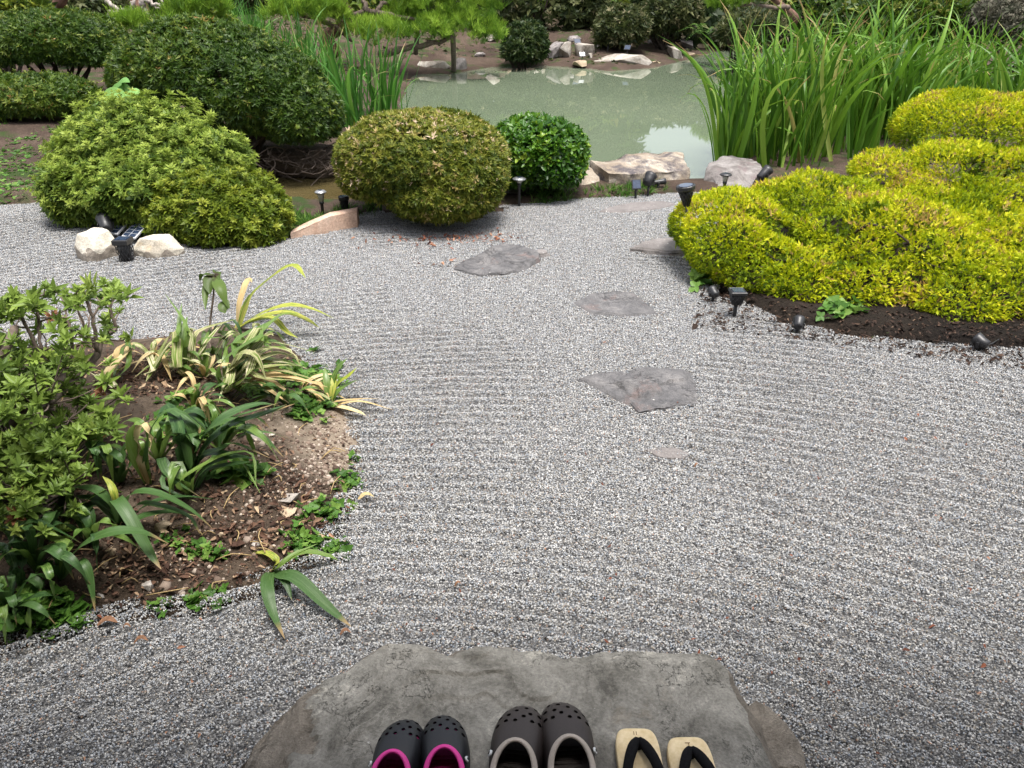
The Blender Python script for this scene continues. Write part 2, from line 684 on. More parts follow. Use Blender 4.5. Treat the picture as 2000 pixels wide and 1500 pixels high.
def frames(N, r):
    """random rotation matrices"""
    q = r.normal(size=(N, 4))
    q /= np.linalg.norm(q, axis=1)[:, None]
    w, x, y, z = q.T
    return np.stack([np.stack([1 - 2 * (y * y + z * z), 2 * (x * y - z * w), 2 * (x * z + y * w)], -1),
                     np.stack([2 * (x * y + z * w), 1 - 2 * (x * x + z * z), 2 * (y * z - x * w)], -1),
                     np.stack([2 * (x * z - y * w), 2 * (y * z + x * w), 1 - 2 * (x * x + y * y)], -1)], 1)


def scatter(T, TF, pos, rot, scl, tint, jitter=0.0, r=rng):
    """copies of the template T placed by pos, rot (N,3,3) and scl"""
    N = len(pos)
    scl = np.asarray(scl, float)
    if scl.ndim == 1:
        scl = np.repeat(scl[:, None], 3, 1)
    L = T[None] * scl[:, None, :]
    if jitter:
        L = L * (1 + r.normal(0, jitter, (N, len(T), 1)))
    W = np.einsum('nij,nkj->nki', rot, L) + pos[:, None, :]
    Fc = TF[None] + (np.arange(N) * len(T))[:, None, None]
    return W.reshape(-1, 3), Fc.reshape(-1, TF.shape[1]), np.repeat(tint, len(T))


def pebble_patch(amp, seed):
    r = np.random.default_rng(seed)
    n1 = int(STRIP * WAVE / (0.0042 ** 2) * 1.3)
    x = r.uniform(-STRIP / 2 - 0.004, STRIP / 2 + 0.004, n1)
    y = r.uniform(-WAVE / 2 - 0.003, WAVE / 2 + 0.003, n1)
    wob = 0.004 * np.sin(x * 30 + seed)
    z = amp * (np.abs(np.cos(np.pi * (y + wob) / WAVE)) ** 0.65 - 0.72) + r.uniform(-0.0035, 0.0025, n1) + 0.10 * amp * np.sin(x * 35 + seed * 2)
    s = r.uniform(0.0017, 0.0032, n1)
    big = r.random(n1) < 0.05
    s[big] *= 1.3
    sc = np.stack([s * r.uniform(0.9, 1.35, n1), s * r.uniform(0.75, 1.1, n1), s * r.uniform(0.55, 0.85, n1)], -1)
    V, Fc, t = scatter(ICO_V, ICO_F, np.stack([x, y, z], -1), frames(n1, r), sc, r.random(n1), 0.1, r)
    me = np_mesh('pebbles', V, Fc, t)
    me.materials.append(M['pebble'])
    return bpy.data.objects.new('pebbles', me)


AMPS = [0.0, 0.001, 0.002, 0.009, 0.011, 0.010, 0.012, 0.018, 0.020, 0.022, 0.020, 0.017]
protos = [pebble_patch(a_, 100 + i) for i, a_ in enumerate(AMPS)]

RC = (-0.05, -0.35)               # the rake lines are long arcs about this point
pp, rotz, pick = [], [], []
stone_world = (0.05, 1.1)
for k in range(int(7.5 / WAVE)):
    rad = 0.9 + k * WAVE
    cnt = int(math.ceil(rad * 3.1 / STRIP))
    shift = random.random()
    for j in range(cnt):
        ang = -1.55 + 3.1 * (j + shift) / cnt
        rr_ = rad + 0.05 * math.sin(ang * 5.0 + rad * 1.3) + 0.012 * math.sin(ang * 11 + rad * 2.1)
        x = RC[0] + rr_ * math.sin(ang)
        y = RC[1] + rr_ * math.cos(ang)
        if y < 0.55 or y > 6.6 or abs(x) > 0.95 * y + 1.1:
            continue
        pp.append((x, y, 0.0))
        rotz.append(-ang + (0.25 * math.cos(ang * 5.0 + rad * 1.3) + 0.13 * math.cos(ang * 11 + rad * 2.1)) / rr_)
pp = np.array(pp)
rotz = np.array(rotz)
dg = sdist(pp[:, 0], pp[:, 1], GRAVEL)
db = sdist(pp[:, 0], pp[:, 1], BED)
keep = (dg < 0.05) & (db > -0.07)
pp, rotz, dg, db = pp[keep], rotz[keep], dg[keep], db[keep]
# slow swells of the raked surface, trodden flat along the stepping stones
path = np.array([P(u, v)[:2] for u, v in ((1000, 1260), (1080, 1000), (1230, 760), (1200, 590), (1050, 500), (1230, 410))])
dpth = np.full(len(pp), 9.0)
for i in range(len(path) - 1):
    a0, a1 = path[i], path[i + 1]
    e = a1 - a0
    t = np.clip(((pp[:, :2] - a0) @ e) / (e @ e), 0, 1)
    dpth = np.minimum(dpth, np.linalg.norm(pp[:, :2] - a0 - t[:, None] * e, axis=1))
nzv = fbm(pp * np.array([1.6, 1.6, 0]) + 3, 3, 21)
wv = sstep(0.12, 0.8, dpth) * 0.75 + (nzv - 0.5) * 1.5 + 0.10 + rng.normal(0, 0.05, len(pp))
wv = wv - 0.62 * sstep(2.3, 3.6, pp[:, 1]) + 0.25 * sstep(1.9, 1.4, pp[:, 1])
pick = np.where(wv < 0.22, rng.integers(0, 3, len(pp)), np.where(wv < 0.5, rng.integers(3, 7, len(pp)), rng.integers(7, 12, len(pp))))
pp[:, 2] = (fbm(pp * 2.2, 3, 31) - 0.5) * 0.022 + np.where(db < 0.05, 0.006, 0)
pp[:, 2] -= np.where((dg > -0.05), 0.006, 0)
flip = rng.random(len(pp)) < 0.5
rotz = rotz + np.where(flip, np.pi, 0)

gm = bpy.data.meshes.new('gravel')
gm.vertices.add(len(pp))
gm.vertices.foreach_set('co', pp.astype(np.float32).ravel())
aa = gm.attributes.new('spin', 'FLOAT_VECTOR', 'POINT')
sp_ = np.zeros((len(pp), 3), np.float32)
sp_[:, 2] = rotz
aa.data.foreach_set('vector', sp_.ravel())
ab = gm.attributes.new('pick', 'INT', 'POINT')
ab.data.foreach_set('value', pick.astype(np.int32))
gm.update()
gravel = link('gravel', gm, M['pebble'])
tag(gravel, 'raked pale grey pea gravel covering the whole court', 'gravel', kind='stuff')
ng = bpy.data.node_groups.new('lay_gravel', 'GeometryNodeTree')
ng.interface.new_socket('Geometry', in_out='INPUT', socket_type='NodeSocketGeometry')
ng.interface.new_socket('Geometry', in_out='OUTPUT', socket_type='NodeSocketGeometry')
gi = ng.nodes.new('NodeGroupInput')
go = ng.nodes.new('NodeGroupOutput')
join = ng.nodes.new('GeometryNodeJoinGeometry')
na = ng.nodes.new('GeometryNodeInputNamedAttribute')
na.data_type = 'FLOAT_VECTOR'
na.inputs[0].default_value = 'spin'
nb = ng.nodes.new('GeometryNodeInputNamedAttribute')
nb.data_type = 'INT'
nb.inputs[0].default_value = 'pick'
e2r = ng.nodes.new('FunctionNodeEulerToRotation')
ng.links.new(na.outputs[0], e2r.inputs[0])
for i, po in enumerate(protos):
    oi = ng.nodes.new('GeometryNodeObjectInfo')
    oi.inputs['Object'].default_value = po
    oi.inputs['As Instance'].default_value = False
    cmp_ = ng.nodes.new('FunctionNodeCompare')
    cmp_.data_type = 'INT'
    cmp_.operation = 'EQUAL'
    ng.links.new(nb.outputs[0], cmp_.inputs['A'] if cmp_.inputs['A'].type == 'INT' else cmp_.inputs[2])
    (cmp_.inputs[3]).default_value = i
    ip = ng.nodes.new('GeometryNodeInstanceOnPoints')
    ng.links.new(gi.outputs[0], ip.inputs['Points'])
    ng.links.new(cmp_.outputs[0], ip.inputs['Selection'])
    ng.links.new(oi.outputs['Geometry'], ip.inputs['Instance'])
    ng.links.new(e2r.outputs[0], ip.inputs['Rotation'])
    ng.links.new(ip.outputs[0], join.inputs[0])
ng.links.new(join.outputs[0], go.inputs[0])
md = gravel.modifiers.new('lay_gravel', 'NODES')
md.node_group = ng

# ------------------------------------------------------------------ planted bed (soil mound on the left)
b0 = np.array(BED)
bx = np.arange(-2.9, b0[:, 0].max() + 0.1, 0.022)
by = np.arange(b0[:, 1].min() - 0.1, b0[:, 1].max() + 0.1, 0.022)
gx, gy = np.meshgrid(bx, by)
X, Y = gx.ravel(), gy.ravel()
V = np.stack([X, Y, bed_h(X, Y)], -1)
dd = sdist(X, Y, BED)
nx, ny = len(bx), len(by)
ii = (np.arange(ny - 1)[:, None] * nx + np.arange(nx - 1)[None, :]).ravel()
Fq = np.stack([ii, ii + 1, ii + nx + 1, ii + nx], -1)
Fq = Fq[(dd[Fq] < 0.04).all(1)]
# dry sandy soil lies towards the rounded right-hand edge
dry = P(650, 880)
tint = np.exp(-(((X - dry[0]) / 0.24) ** 2 + ((Y - dry[1]) / 0.30) ** 2)) * 0.75 + (fbm(np.stack([X, Y, 0 * X], -1) * 6, 4, 55) - 0.5) * 0.9 - 0.18
tag(link('soil_bed', np_mesh('soil_bed', V, Fq, tint, True), M['soil']), 'dark soil mound of the planting bed with a dry sandy edge', 'soil', kind='structure')


def bz(u, v):
    """the point of the bed's surface seen at a photo pixel"""
    z = 0.05
    for _ in range(6):
        p = P(u, v, z)
        z = float(bed_h(np.array([p[0]]), np.array([p[1]]))[0])
    return np.array([p[0], p[1], max(z, -0.005)])


# ------------------------------------------------------------------ foliage toolkit
def leaf_template(w=0.34, fold=0.12, droop=0.12):
    V = np.array([[0, 0, 0], [0.35, w * 0.5, fold], [0.72, w * 0.36, fold * 0.4 - droop * 0.5], [1, 0, -droop],
                  [0.35, -w * 0.5, fold], [0.72, -w * 0.36, fold * 0.4 - droop * 0.5]])
    return V, np.array([[0, 3, 2, 1], [0, 4, 5, 3]])


def rot_from(dirs, ups, r=rng):
    x = dirs / np.linalg.norm(dirs, axis=1)[:, None]
    z = ups - (ups * x).sum(1)[:, None] * x
    z /= np.linalg.norm(z, axis=1)[:, None] + 1e-9
    y = np.cross(z, x)
    return np.stack([x, y, z], -1)


TRI = lambda w: (np.array([[0.05, w * 0.42, 0.05], [0.05, -w * 0.42, 0.0], [1, 0, -0.06]]), np.array([[0, 1, 2]]))
DIA = lambda w: (np.array([[0, 0, 0], [0.45, w * 0.5, 0.06], [1, 0, -0.08], [0.45, -w * 0.5, 0.06]]), np.array([[0, 3, 2, 1]]))


def whorl(nl, open_deg, w, seed, stem=0.0, layers=1, cheap=0):
    """a rosette of leaves about +X"""
    r = np.random.default_rng(seed)
    T, TF = (leaf_template, DIA, TRI)[cheap](w)
    pos, d, up, s = [], [], [], []
    for L in range(layers):
        for k in range(nl):
            a = 2 * math.pi * (k + 0.5 * L + r.uniform(-.25, .25)) / nl
            o = R(open_deg - 26 * L + r.uniform(-14, 14))
            d.append((math.cos(o), math.sin(o) * math.cos(a), math.sin(o) * math.sin(a)))
            up.append((math.sin(o), -math.cos(o) * math.cos(a), -math.cos(o) * math.sin(a)))
            pos.append((-stem * r.uniform(0, 1) + 0.12 * L, 0, 0))
            s.append(r.uniform(0.7, 1.1) * (1 - 0.25 * L))
    V, Fc, _ = scatter(T, TF, np.array(pos), rot_from(np.array(d), np.array(up)), np.array(s), np.zeros(len(pos)))
    return V, Fc


def spray(seed, fingers=7):
    """a small flat fan of scaly twiglets along +X"""
    r = np.random.default_rng(seed)
    pos, d, up, s = [], [], [], []
    for k in range(fingers):
        f = k / (fingers - 1)
        side = 1 if k % 2 else -1
        ang = side * R(52) * (1 - f) + R(r.uniform(-12, 12))
        pos.append((0.55 * f, 0, 0))
        lift = r.uniform(-0.3, 0.45)
        d.append((math.cos(ang), math.sin(ang), lift))
        up.append((0, r.uniform(-.6, .6), 1))
        s.append(r.uniform(0.4, 0.65))
    T, TF = TRI(0.42)
    V, Fc, _ = scatter(T, TF, np.array(pos), rot_from(np.array(d), np.array(up)), np.array(s), np.zeros(len(pos)))
    return V, Fc


def lobe_points(lobes, N, r, amp=0.08, freq=3.0, zmin=0.0, hole=0.0, holefreq=2.5, seed=0, low=-1.0):
    """points on the skin of a union of ellipsoids with an uneven outline; hollows are pushed inwards"""
    lobes = np.array(lobes, float)
    area = (lobes[:, 3] * lobes[:, 4] + lobes[:, 3] * lobes[:, 5] + lobes[:, 4] * lobes[:, 5])
    which = r.choice(len(lobes), N * 2, p=area / area.sum())
    d = r.normal(size=(N * 2, 3))
    d /= np.linalg.norm(d, axis=1)[:, None]
    ok = d[:, 2] > low
    d, which = d[ok], which[ok]
    c, rad = lobes[which, :3], lobes[which, 3:]
    p = c + d * rad
    nrm = d / rad
    nrm /= np.linalg.norm(nrm, axis=1)[:, None]
    bad = np.zeros(len(p), bool)
    for j, L in enumerate(lobes):
        q = np.linalg.norm((p - L[:3]) / L[3:], axis=1)
        bad |= (q < 0.95) & (which != j)
    p, nrm = p[~bad], nrm[~bad]
    off = (fbm(p * freq + seed * 3.1, 3, seed) - 0.5) * 2 * amp
    if hole:
        hn = fbm(p * holefreq + 50 + seed, 2, seed + 7)
        off = off - np.where(hn < hole, 0.14 * np.clip((hole - hn) / 0.08, 0, 1), 0)
    p = p + nrm * off[:, None]
    ok = p[:, 2] > zmin
    return p[ok][:N], nrm[ok][:N]


def foliage(templates, p, nrm, size, r, spread=0.5, lift=0.25, depth=0.02, tint=None, svar=0.25, roll=0.6):
    """one mesh of leaf clusters standing on the points p"""
    N = len(p)
    d = nrm + r.normal(0, spread, (N, 3))
    d[:, 2] += lift
    d /= np.linalg.norm(d, axis=1)[:, None]
    pos = p - nrm * r.exponential(depth, N)[:, None]
    up = nrm * 0.4 + np.array([0, 0, 1.0]) + r.normal(0, roll, (N, 3))
    rot = rot_from(d, up)
    s = size * np.exp(r.normal(0, svar, N))
    if tint is None:
        tint = r.random(N)
    Vs, Fs, Ts, base = [], [], [], 0
    for k, (T, TF) in enumerate(templates):
        sel = np.arange(N) % len(templates) == k
        V, Fc, t = scatter(T, TF, pos[sel], rot[sel], s[sel], tint[sel])
        Vs.append(V)
        Fs.append(Fc + base)
        Ts.append(t)
        base += len(V)
    return np.concatenate(Vs), np.concatenate(Fs), np.concatenate(Ts)


def tube(pts, radii, sides=7, wob=0.0, r=rng):
    pts = np.array(pts, float)
    n_ = len(pts)
    V, Fc = [], []
    prev = None
    for i in range(n_):
        t = pts[min(i + 1, n_ - 1)] - pts[max(i - 1, 0)]
        t /= np.linalg.norm(t) + 1e-9
        ref = prev if prev is not None else (np.array([0, 0, 1.0]) if abs(t[2]) < 0.9 else np.array([1.0, 0, 0]))
        s = ref - t * (ref @ t)
        s /= np.linalg.norm(s) + 1e-9
        prev = s
        q = np.cross(t, s)
        for k in range(sides):
            a = 2 * math.pi * k / sides
            rr = radii[i] * (1 + (r.normal(0, wob) if wob else 0))
            V.append(pts[i] + rr * (math.cos(a) * s + math.sin(a) * q))
    for i in range(n_ - 1):
        for k in range(sides):
            a, b_ = i * sides + k, i * sides + (k + 1) % sides
            Fc.append((a, b_, b_ + sides, a + sides))
    Fc.append(tuple(range(sides))[::-1])
    Fc.append(tuple((n_ - 1) * sides + k for k in range(sides)))
    return np.array(V), Fc


def smooth_path(pts, n_=12):
    pts = np.array(pts, float)
    if len(pts) < 3:
        t = np.linspace(0, 1, n_)[:, None]
        return pts[0] * (1 - t) + pts[-1] * t
    ext = np.vstack([2 * pts[0] - pts[1], pts, 2 * pts[-1] - pts[-2]])
    out = []
    seg = len(pts) - 1
    for i in range(n_):
        u = i / (n_ - 1) * seg
        k = min(int(u), seg - 1)
        t = u - k
        p0, p1, p2, p3 = ext[k:k + 4]
        out.append(0.5 * ((2 * p1) + (-p0 + p2) * t + (2 * p0 - 5 * p1 + 4 * p2 - p3) * t * t + (-p0 + 3 * p1 - 3 * p2 + p3) * t ** 3))
    return np.array(out)


def branches(mb, base, lobes, r, nb=10, r0=0.03, wig=0.06, n_=7):
    """limbs from a base point up into the lobes"""
    lobes = np.array(lobes)
    for k in range(nb):
        L = lobes[r.integers(len(lobes))]
        d = r.normal(size=3)
        d[2] = abs(d[2]) * 0.7
        d /= np.linalg.norm(d)
        tip = L[:3] + d * L[3:] * 0.85
        b_ = np.array(base) + np.append(r.normal(0, 0.04, 2), 0)
        mid = b_ * 0.5 + tip * 0.5 + r.normal(0, wig, 3) + np.array([0, 0, 0.03])
        path_ = smooth_path([b_, mid, tip], n_)
        path_ += r.normal(0, wig * 0.12, path_.shape)
        mb.add(*tube(path_, np.linspace(r0, r0 * 0.25, n_) * r.uniform(0.6, 1.1), 6))


M['bark'] = plain('grey_brown_bark', (0.13, 0.10, 0.08), 0.9, 0.2, vary=0.5, scale=30, bmp=0.8)
M['bark_dark'] = plain('shade_dark_wood', (0.045, 0.034, 0.027), 0.9, 0.2, vary=0.4, scale=30, bmp=0.6)  # bark darkened so the shade in the golden shrub's hollow is in its colour
M['bark_red'] = plain('reddish_pine_bark', (0.13, 0.075, 0.055), 0.9, 0.2, vary=0.5, scale=14, bmp=0.9)
M['deadwood'] = plain('silvery_dead_wood', (0.32, 0.28, 0.25), 0.85, 0.2, vary=0.35, scale=20, bmp=0.5)

# leaf colours
M['golden'] = leaf_mat('golden_foliage', [(0.0, (0.035, 0.075, 0.004)), (0.25, (0.13, 0.20, 0.006)), (0.5, (0.29, 0.37, 0.008)), (0.8, (0.50, 0.52, 0.010)), (0.985, (0.64, 0.60, 0.03)), (1.0, (0.40, 0.27, 0.09))],
                       rough=0.55, trans=0.3)
M['azalea_pale'] = leaf_mat('pale_azalea_leaf', [(0.0, (0.025, 0.055, 0.009)), (0.35, (0.08, 0.135, 0.02)), (0.7, (0.18, 0.255, 0.036)), (1.0, (0.33, 0.40, 0.075))], rough=0.5)
M['azalea_warm'] = leaf_mat('warm_azalea_leaf', [(0.0, (0.022, 0.045, 0.008)), (0.4, (0.075, 0.12, 0.012)), (0.75, (0.17, 0.22, 0.02)), (1.0, (0.30, 0.33, 0.045))], rough=0.45)
M['azalea_near'] = leaf_mat('bed_azalea_leaf', [(0.0, (0.04, 0.075, 0.015)), (0.45, (0.12, 0.185, 0.035)), (0.8, (0.22, 0.31, 0.06)), (0.97, (0.32, 0.40, 0.09)), (1.0, (0.22, 0.10, 0.05))], rough=0.42)
M['yew'] = leaf_mat('dark_clipped_leaf', [(0.0, (0.014, 0.036, 0.004)), (0.45, (0.042, 0.088, 0.009)), (0.8, (0.105, 0.155, 0.016)), (0.97, (0.19, 0.22, 0.03)), (0.995, (0.22, 0.18, 0.04)), (1.0, (0.34, 0.18, 0.06))], rough=0.5, spec=0.3)
M['bronze'] = leaf_mat('bronze_green_leaf', [(0.0, (0.022, 0.045, 0.006)), (0.35, (0.065, 0.095, 0.010)), (0.6, (0.145, 0.17, 0.018)), (0.82, (0.25, 0.24, 0.04)), (0.94, (0.38, 0.28, 0.12)), (1.0, (0.62, 0.48, 0.34))], rough=0.5)
M['holly'] = leaf_mat('bright_glossy_leaf', [(0.0, (0.014, 0.05, 0.006)), (0.5, (0.045, 0.13, 0.010)), (0.8, (0.12, 0.24, 0.015)), (1.0, (0.28, 0.38, 0.04))], rough=0.4, spec=0.45)
M['pine'] = leaf_mat('pine_needle', [(0.0, (0.04, 0.10, 0.009)), (0.5, (0.125, 0.235, 0.02)), (1.0, (0.27, 0.40, 0.045))], rough=0.5, trans=0.3)
M['dark'] = leaf_mat('shade_leaf', [(0.0, (0.012, 0.026, 0.008)), (0.5, (0.028, 0.05, 0.014)), (0.9, (0.06, 0.085, 0.025)), (1.0, (0.12, 0.13, 0.05))], rough=0.45)
M['greyleaf'] = leaf_mat('grey_twig_leaf', [(0.0, (0.04, 0.045, 0.025)), (0.5, (0.09, 0.085, 0.06)), (1.0, (0.16, 0.145, 0.11))], rough=0.7, trans=0.15)
M['speck'] = leaf_mat('speckled_leaf', [(0.0, (0.02, 0.034, 0.012)), (0.5, (0.05, 0.065, 0.02)), (0.9, (0.11, 0.12, 0.045)), (1.0, (0.32, 0.28, 0.17))], rough=0.5)
M['weed'] = leaf_mat('weed_leaf', [(0.0, (0.035, 0.09, 0.015)), (0.6, (0.085, 0.19, 0.03)), (1.0, (0.18, 0.29, 0.06))], rough=0.45)
M['burdock'] = leaf_mat('soft_pale_leaf', [(0.0, (0.10, 0.24, 0.06)), (1.0, (0.22, 0.40, 0.11))], source='object', rough=0.5)
M['iris'] = leaf_mat('iris_blade', [(0.0, (0.038, 0.105, 0.009)), (0.5, (0.09, 0.205, 0.016)), (0.85, (0.16, 0.295, 0.028)), (0.975, (0.25, 0.36, 0.06)), (1.0, (0.34, 0.28, 0.10))], source='object', rough=0.45, spec=0.35, trans=0.3, tip=(0.32, 0.22, 0.09))
M['iris_mass'] = leaf_mat('iris_blade_mass', [(0.0, (0.038, 0.105, 0.009)), (0.5, (0.09, 0.205, 0.016)), (0.95, (0.16, 0.295, 0.028)), (1.0, (0.30, 0.28, 0.09))], rough=0.45, spec=0.35, trans=0.3)
M['iris_blue'] = leaf_mat('cool_iris_blade', [(0.0, (0.025, 0.095, 0.010)), (0.5, (0.06, 0.18, 0.022)), (0.9, (0.12, 0.26, 0.04)), (1.0, (0.24, 0.36, 0.12))], source='object', rough=0.45, spec=0.35, trans=0.3, tip=(0.32, 0.22, 0.09))
M['iris_blue_mass'] = leaf_mat('cool_iris_blade_mass', [(0.0, (0.025, 0.095, 0.010)), (0.5, (0.06, 0.18, 0.022)), (1.0, (0.12, 0.26, 0.04))], rough=0.45, spec=0.35, trans=0.3)
M['strap_dark'] = leaf_mat('dark_strap_leaf', [(0.0, (0.025, 0.065, 0.018)), (1.0, (0.06, 0.125, 0.03))], source='object', rough=0.46, spec=0.35, trans=0.25, stripe=((0.085, 0.15, 0.05), 9, 0.52), tip=(0.30, 0.21, 0.10))
M['strap_mid'] = leaf_mat('green_strap_leaf', [(0.0, (0.06, 0.13, 0.02)), (1.0, (0.14, 0.22, 0.04))], source='object', rough=0.36, spec=0.5, trans=0.3, stripe=((0.17, 0.25, 0.07), 8, 0.5))
M['strap_yellow'] = leaf_mat('yellowing_strap_leaf', [(0.0, (0.30, 0.34, 0.04)), (1.0, (0.50, 0.48, 0.12))], source='object', rough=0.42, trans=0.35, stripe=((0.14, 0.24, 0.03), 7, 0.5))
M['strap_dry'] = leaf_mat('dried_strap_leaf', [(0.0, (0.42, 0.35, 0.20)), (1.0, (0.64, 0.58, 0.40))], source='object', rough=0.7, trans=0.25, stripe=((0.12, 0.18, 0.03), 7, 0.42))
M['straw'] = leaf_mat('straw_leaf', [(0.0, (0.46, 0.33, 0.15)), (1.0, (0.62, 0.50, 0.28))], source='object', rough=0.75, trans=0.25, stripe=((0.34, 0.22, 0.09), 6, 0.55))
M['wilt'] = leaf_mat('wilting_leaf', [(0.0, (0.05, 0.085, 0.02)), (1.0, (0.09, 0.14, 0.03))], source='object', rough=0.4, spots=((0.035, 0.022, 0.014), 9, 0.56))
M['litter'] = leaf_mat('leaf_litter', [(0.0, (0.03, 0.016, 0.011)), (0.45, (0.075, 0.04, 0.027)), (0.75, (0.15, 0.085, 0.055)), (0.92, (0.28, 0.19, 0.12)), (1.0, (0.45, 0.34, 0.22))], rough=0.8, trans=0.1)
M['redleaf'] = leaf_mat('red_brown_leaf', [(0.0, (0.10, 0.035, 0.022)), (0.6, (0.22, 0.08, 0.045)), (1.0, (0.38, 0.22, 0.14))], rough=0.7, trans=0.1)

W8 = [whorl(5, 68, 0.32, s_, 0.1, 2) for s_ in range(5)]
W6 = [whorl(5, 60, 0.40, 10 + s_, 0.25, 1) for s_ in range(4)]
W6C = [whorl(6, 58, 0.36, 10 + s_, 0.35, 1, 1) for s_ in range(5)]
W6T = [whorl(7, 58, 0.52, 10 + s_, 0.45, 1, 2) for s_ in range(5)]
W8C = [whorl(6, 68, 0.34, s_, 0.1, 2, 1) for s_ in range(5)]
W5 = [whorl(4, 55, 0.55, 20 + s_, 0.3, 1) for s_ in range(4)]
SPR = [spray(30 + s_, 7) for s_ in range(6)]


def needle_tuft(seed, n_=9):
    r = np.random.default_rng(seed)
    V, Fc = [], []
    for k in range(n_):
        d = np.array([1.0, r.normal(0, 0.55), r.normal(0, 0.55)])
        d /= np.linalg.norm(d)
        s = np.cross(d, r.normal(size=3))
        s /= np.linalg.norm(s)
        i = len(V)
        L = r.uniform(0.7, 1.1)
        V += [s * 0.026, -s * 0.026, d * L - s * 0.014, d * L + s * 0.014]
        Fc.append((i, i + 1, i + 2, i + 3))
    return np.array(V), np.array(Fc)


TUFT = [needle_tuft(40 + s_) for s_ in range(4)]


def shrub(name, label, cat, lobes, N, size, mat, templates, seed, group=None, amp=0.05, freq=4.0, spread=0.5, lift=0.25, depth=0.02,
          shoots=0, shoot_len=0.05, hollows=(), hole=0.0, holefreq=2.5, base=None, nb=10, r0=0.022, tintfn=None, svar=0.25, inner=0.35, zmin=0.02, low=-0.75, bark='bark_dark', roll=0.6):
    r = np.random.default_rng(seed)
    lob = np.array(lobes, float)
    if base is None:
        cx, cy = lob[:, 0].mean(), lob[:, 1].mean()
        base = (cx, cy, th(cx, cy) - 0.02)
    t = thing(name, label, cat, base, 0, group)
    p, nn = lobe_points(lob, N, r, amp, freq, zmin, hole, holefreq, seed, low)
    for hc, hr in hollows:
        k_ = np.linalg.norm(p - np.array(hc), axis=1) > hr * (0.8 + 0.5 * vnoise(p * 14, seed))
        p, nn = p[k_], nn[k_]
    tint = tintfn(p, nn, r) if tintfn else None
    A = foliage(templates, p, nn, size, r, spread, lift, depth, tint, svar, roll)
    if shoots:
        # young shoots standing out of the clipped outline
        ps, ns = lobe_points(lob, shoots, r, amp, freq, zmin, 0, holefreq, seed + 2, -0.1)
        ps = np.concatenate([ps + ns * (shoot_len * k_ / 3.0) + np.array([0, 0, shoot_len * 0.5 * k_ / 3.0]) for k_ in (1, 2, 3)])
        ns = np.concatenate([ns] * 3)
        S_ = foliage(templates, ps, ns, size * 0.8, r, 0.25, 0.9, 0.004, np.clip(r.normal(0.82, 0.12, len(ps)), 0, 0.95), svar)
        A = (np.concatenate([A[0], S_[0]]), np.concatenate([A[1], S_[1] + len(A[0])]), np.concatenate([A[2], S_[2]]))
    # leaves further in, so that the crown has depth behind its gaps
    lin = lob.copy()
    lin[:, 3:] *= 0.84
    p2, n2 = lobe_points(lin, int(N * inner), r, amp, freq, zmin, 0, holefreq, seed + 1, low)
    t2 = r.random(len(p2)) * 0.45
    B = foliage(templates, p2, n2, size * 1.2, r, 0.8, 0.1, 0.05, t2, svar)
    V = np.concatenate([A[0], B[0]])
    Fc = np.concatenate([A[1], B[1] + len(A[0])])
    T = np.concatenate([A[2], B[2]])
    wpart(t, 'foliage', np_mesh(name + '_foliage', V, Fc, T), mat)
    mb = MB()
    branches(mb, base, lin, r, nb, r0)
    wpart(t, 'branches', mb.mesh(name + '_branches'), M[bark])
    return t

# ------------------------------------------------------------------ stones
M['slate'] = stone_mat('slate_step', [(0.05, 0.05, 0.053), (0.095, 0.092, 0.094), (0.135, 0.13, 0.13), (0.20, 0.19, 0.185)], 9, 0.6, 1.0, 0.012, grain=0.76, flake=0.4, vein=(0.28, 0.26, 0.25), stain=((0.17, 0.125, 0.115), 5.0, 0.58), speck=((0.5, 0.49, 0.46), 55, 0.74))
M['slate_pink'] = stone_mat('pinkish_step', [(0.10, 0.09, 0.085), (0.155, 0.14, 0.134), (0.21, 0.192, 0.184)], 7, 0.7, 0.7, 0.012, speck=((0.5, 0.49, 0.46), 60, 0.70))
M['big_slate'] = stone_mat('worn_slate', [(0.06, 0.055, 0.045), (0.118, 0.111, 0.094), (0.17, 0.161, 0.14), (0.215, 0.205, 0.18), (0.37, 0.35, 0.30)], 7.5, 0.5, 0.9, 0.006, stain=((0.17, 0.135, 0.09), 3.0, 0.60), speck=((0.34, 0.33, 0.31), 60, 0.745), lo=0.36, hi=0.66, warp=0.3, grain=0.78, flake=0.22, vein=(0.30, 0.285, 0.25))
M['big_slate_edge'] = stone_mat('broken_slate_edge', [(0.07, 0.06, 0.05), (0.16, 0.138, 0.112), (0.25, 0.22, 0.182), (0.34, 0.30, 0.255)], 9, 0.75, 1.0, 0.02, grain=0.76, flake=0.5)
M['limestone'] = stone_mat('white_limestone', [(0.36, 0.31, 0.245), (0.50, 0.455, 0.375), (0.62, 0.58, 0.495)], 5, 0.8, 0.5, 0.02, stain=((0.46, 0.36, 0.23), 4.5, 0.58))
M['lime_under'] = stone_mat('weathered_limestone_side', [(0.17, 0.145, 0.12), (0.26, 0.225, 0.185), (0.36, 0.32, 0.27)], 9, 0.85, 0.8, 0.015)
M['pond_stone'] = stone_mat('lichened_pond_stone', [(0.12, 0.095, 0.068), (0.25, 0.20, 0.15), (0.36, 0.31, 0.25), (0.50, 0.455, 0.40)], 4.5, 0.85, 1.0, 0.03, stain=((0.095, 0.082, 0.085), 5.0, 0.45))
M['grey_pond_stone'] = stone_mat('pitted_grey_stone', [(0.09, 0.078, 0.072), (0.21, 0.19, 0.18), (0.36, 0.335, 0.32)], 8, 0.85, 1.0, 0.03, stain=((0.20, 0.15, 0.15), 6, 0.55))
M['red_stone'] = stone_mat('reddish_sandstone', [(0.30, 0.185, 0.13), (0.46, 0.31, 0.23), (0.56, 0.42, 0.33)], 4, 0.8, 0.5, 0.01)
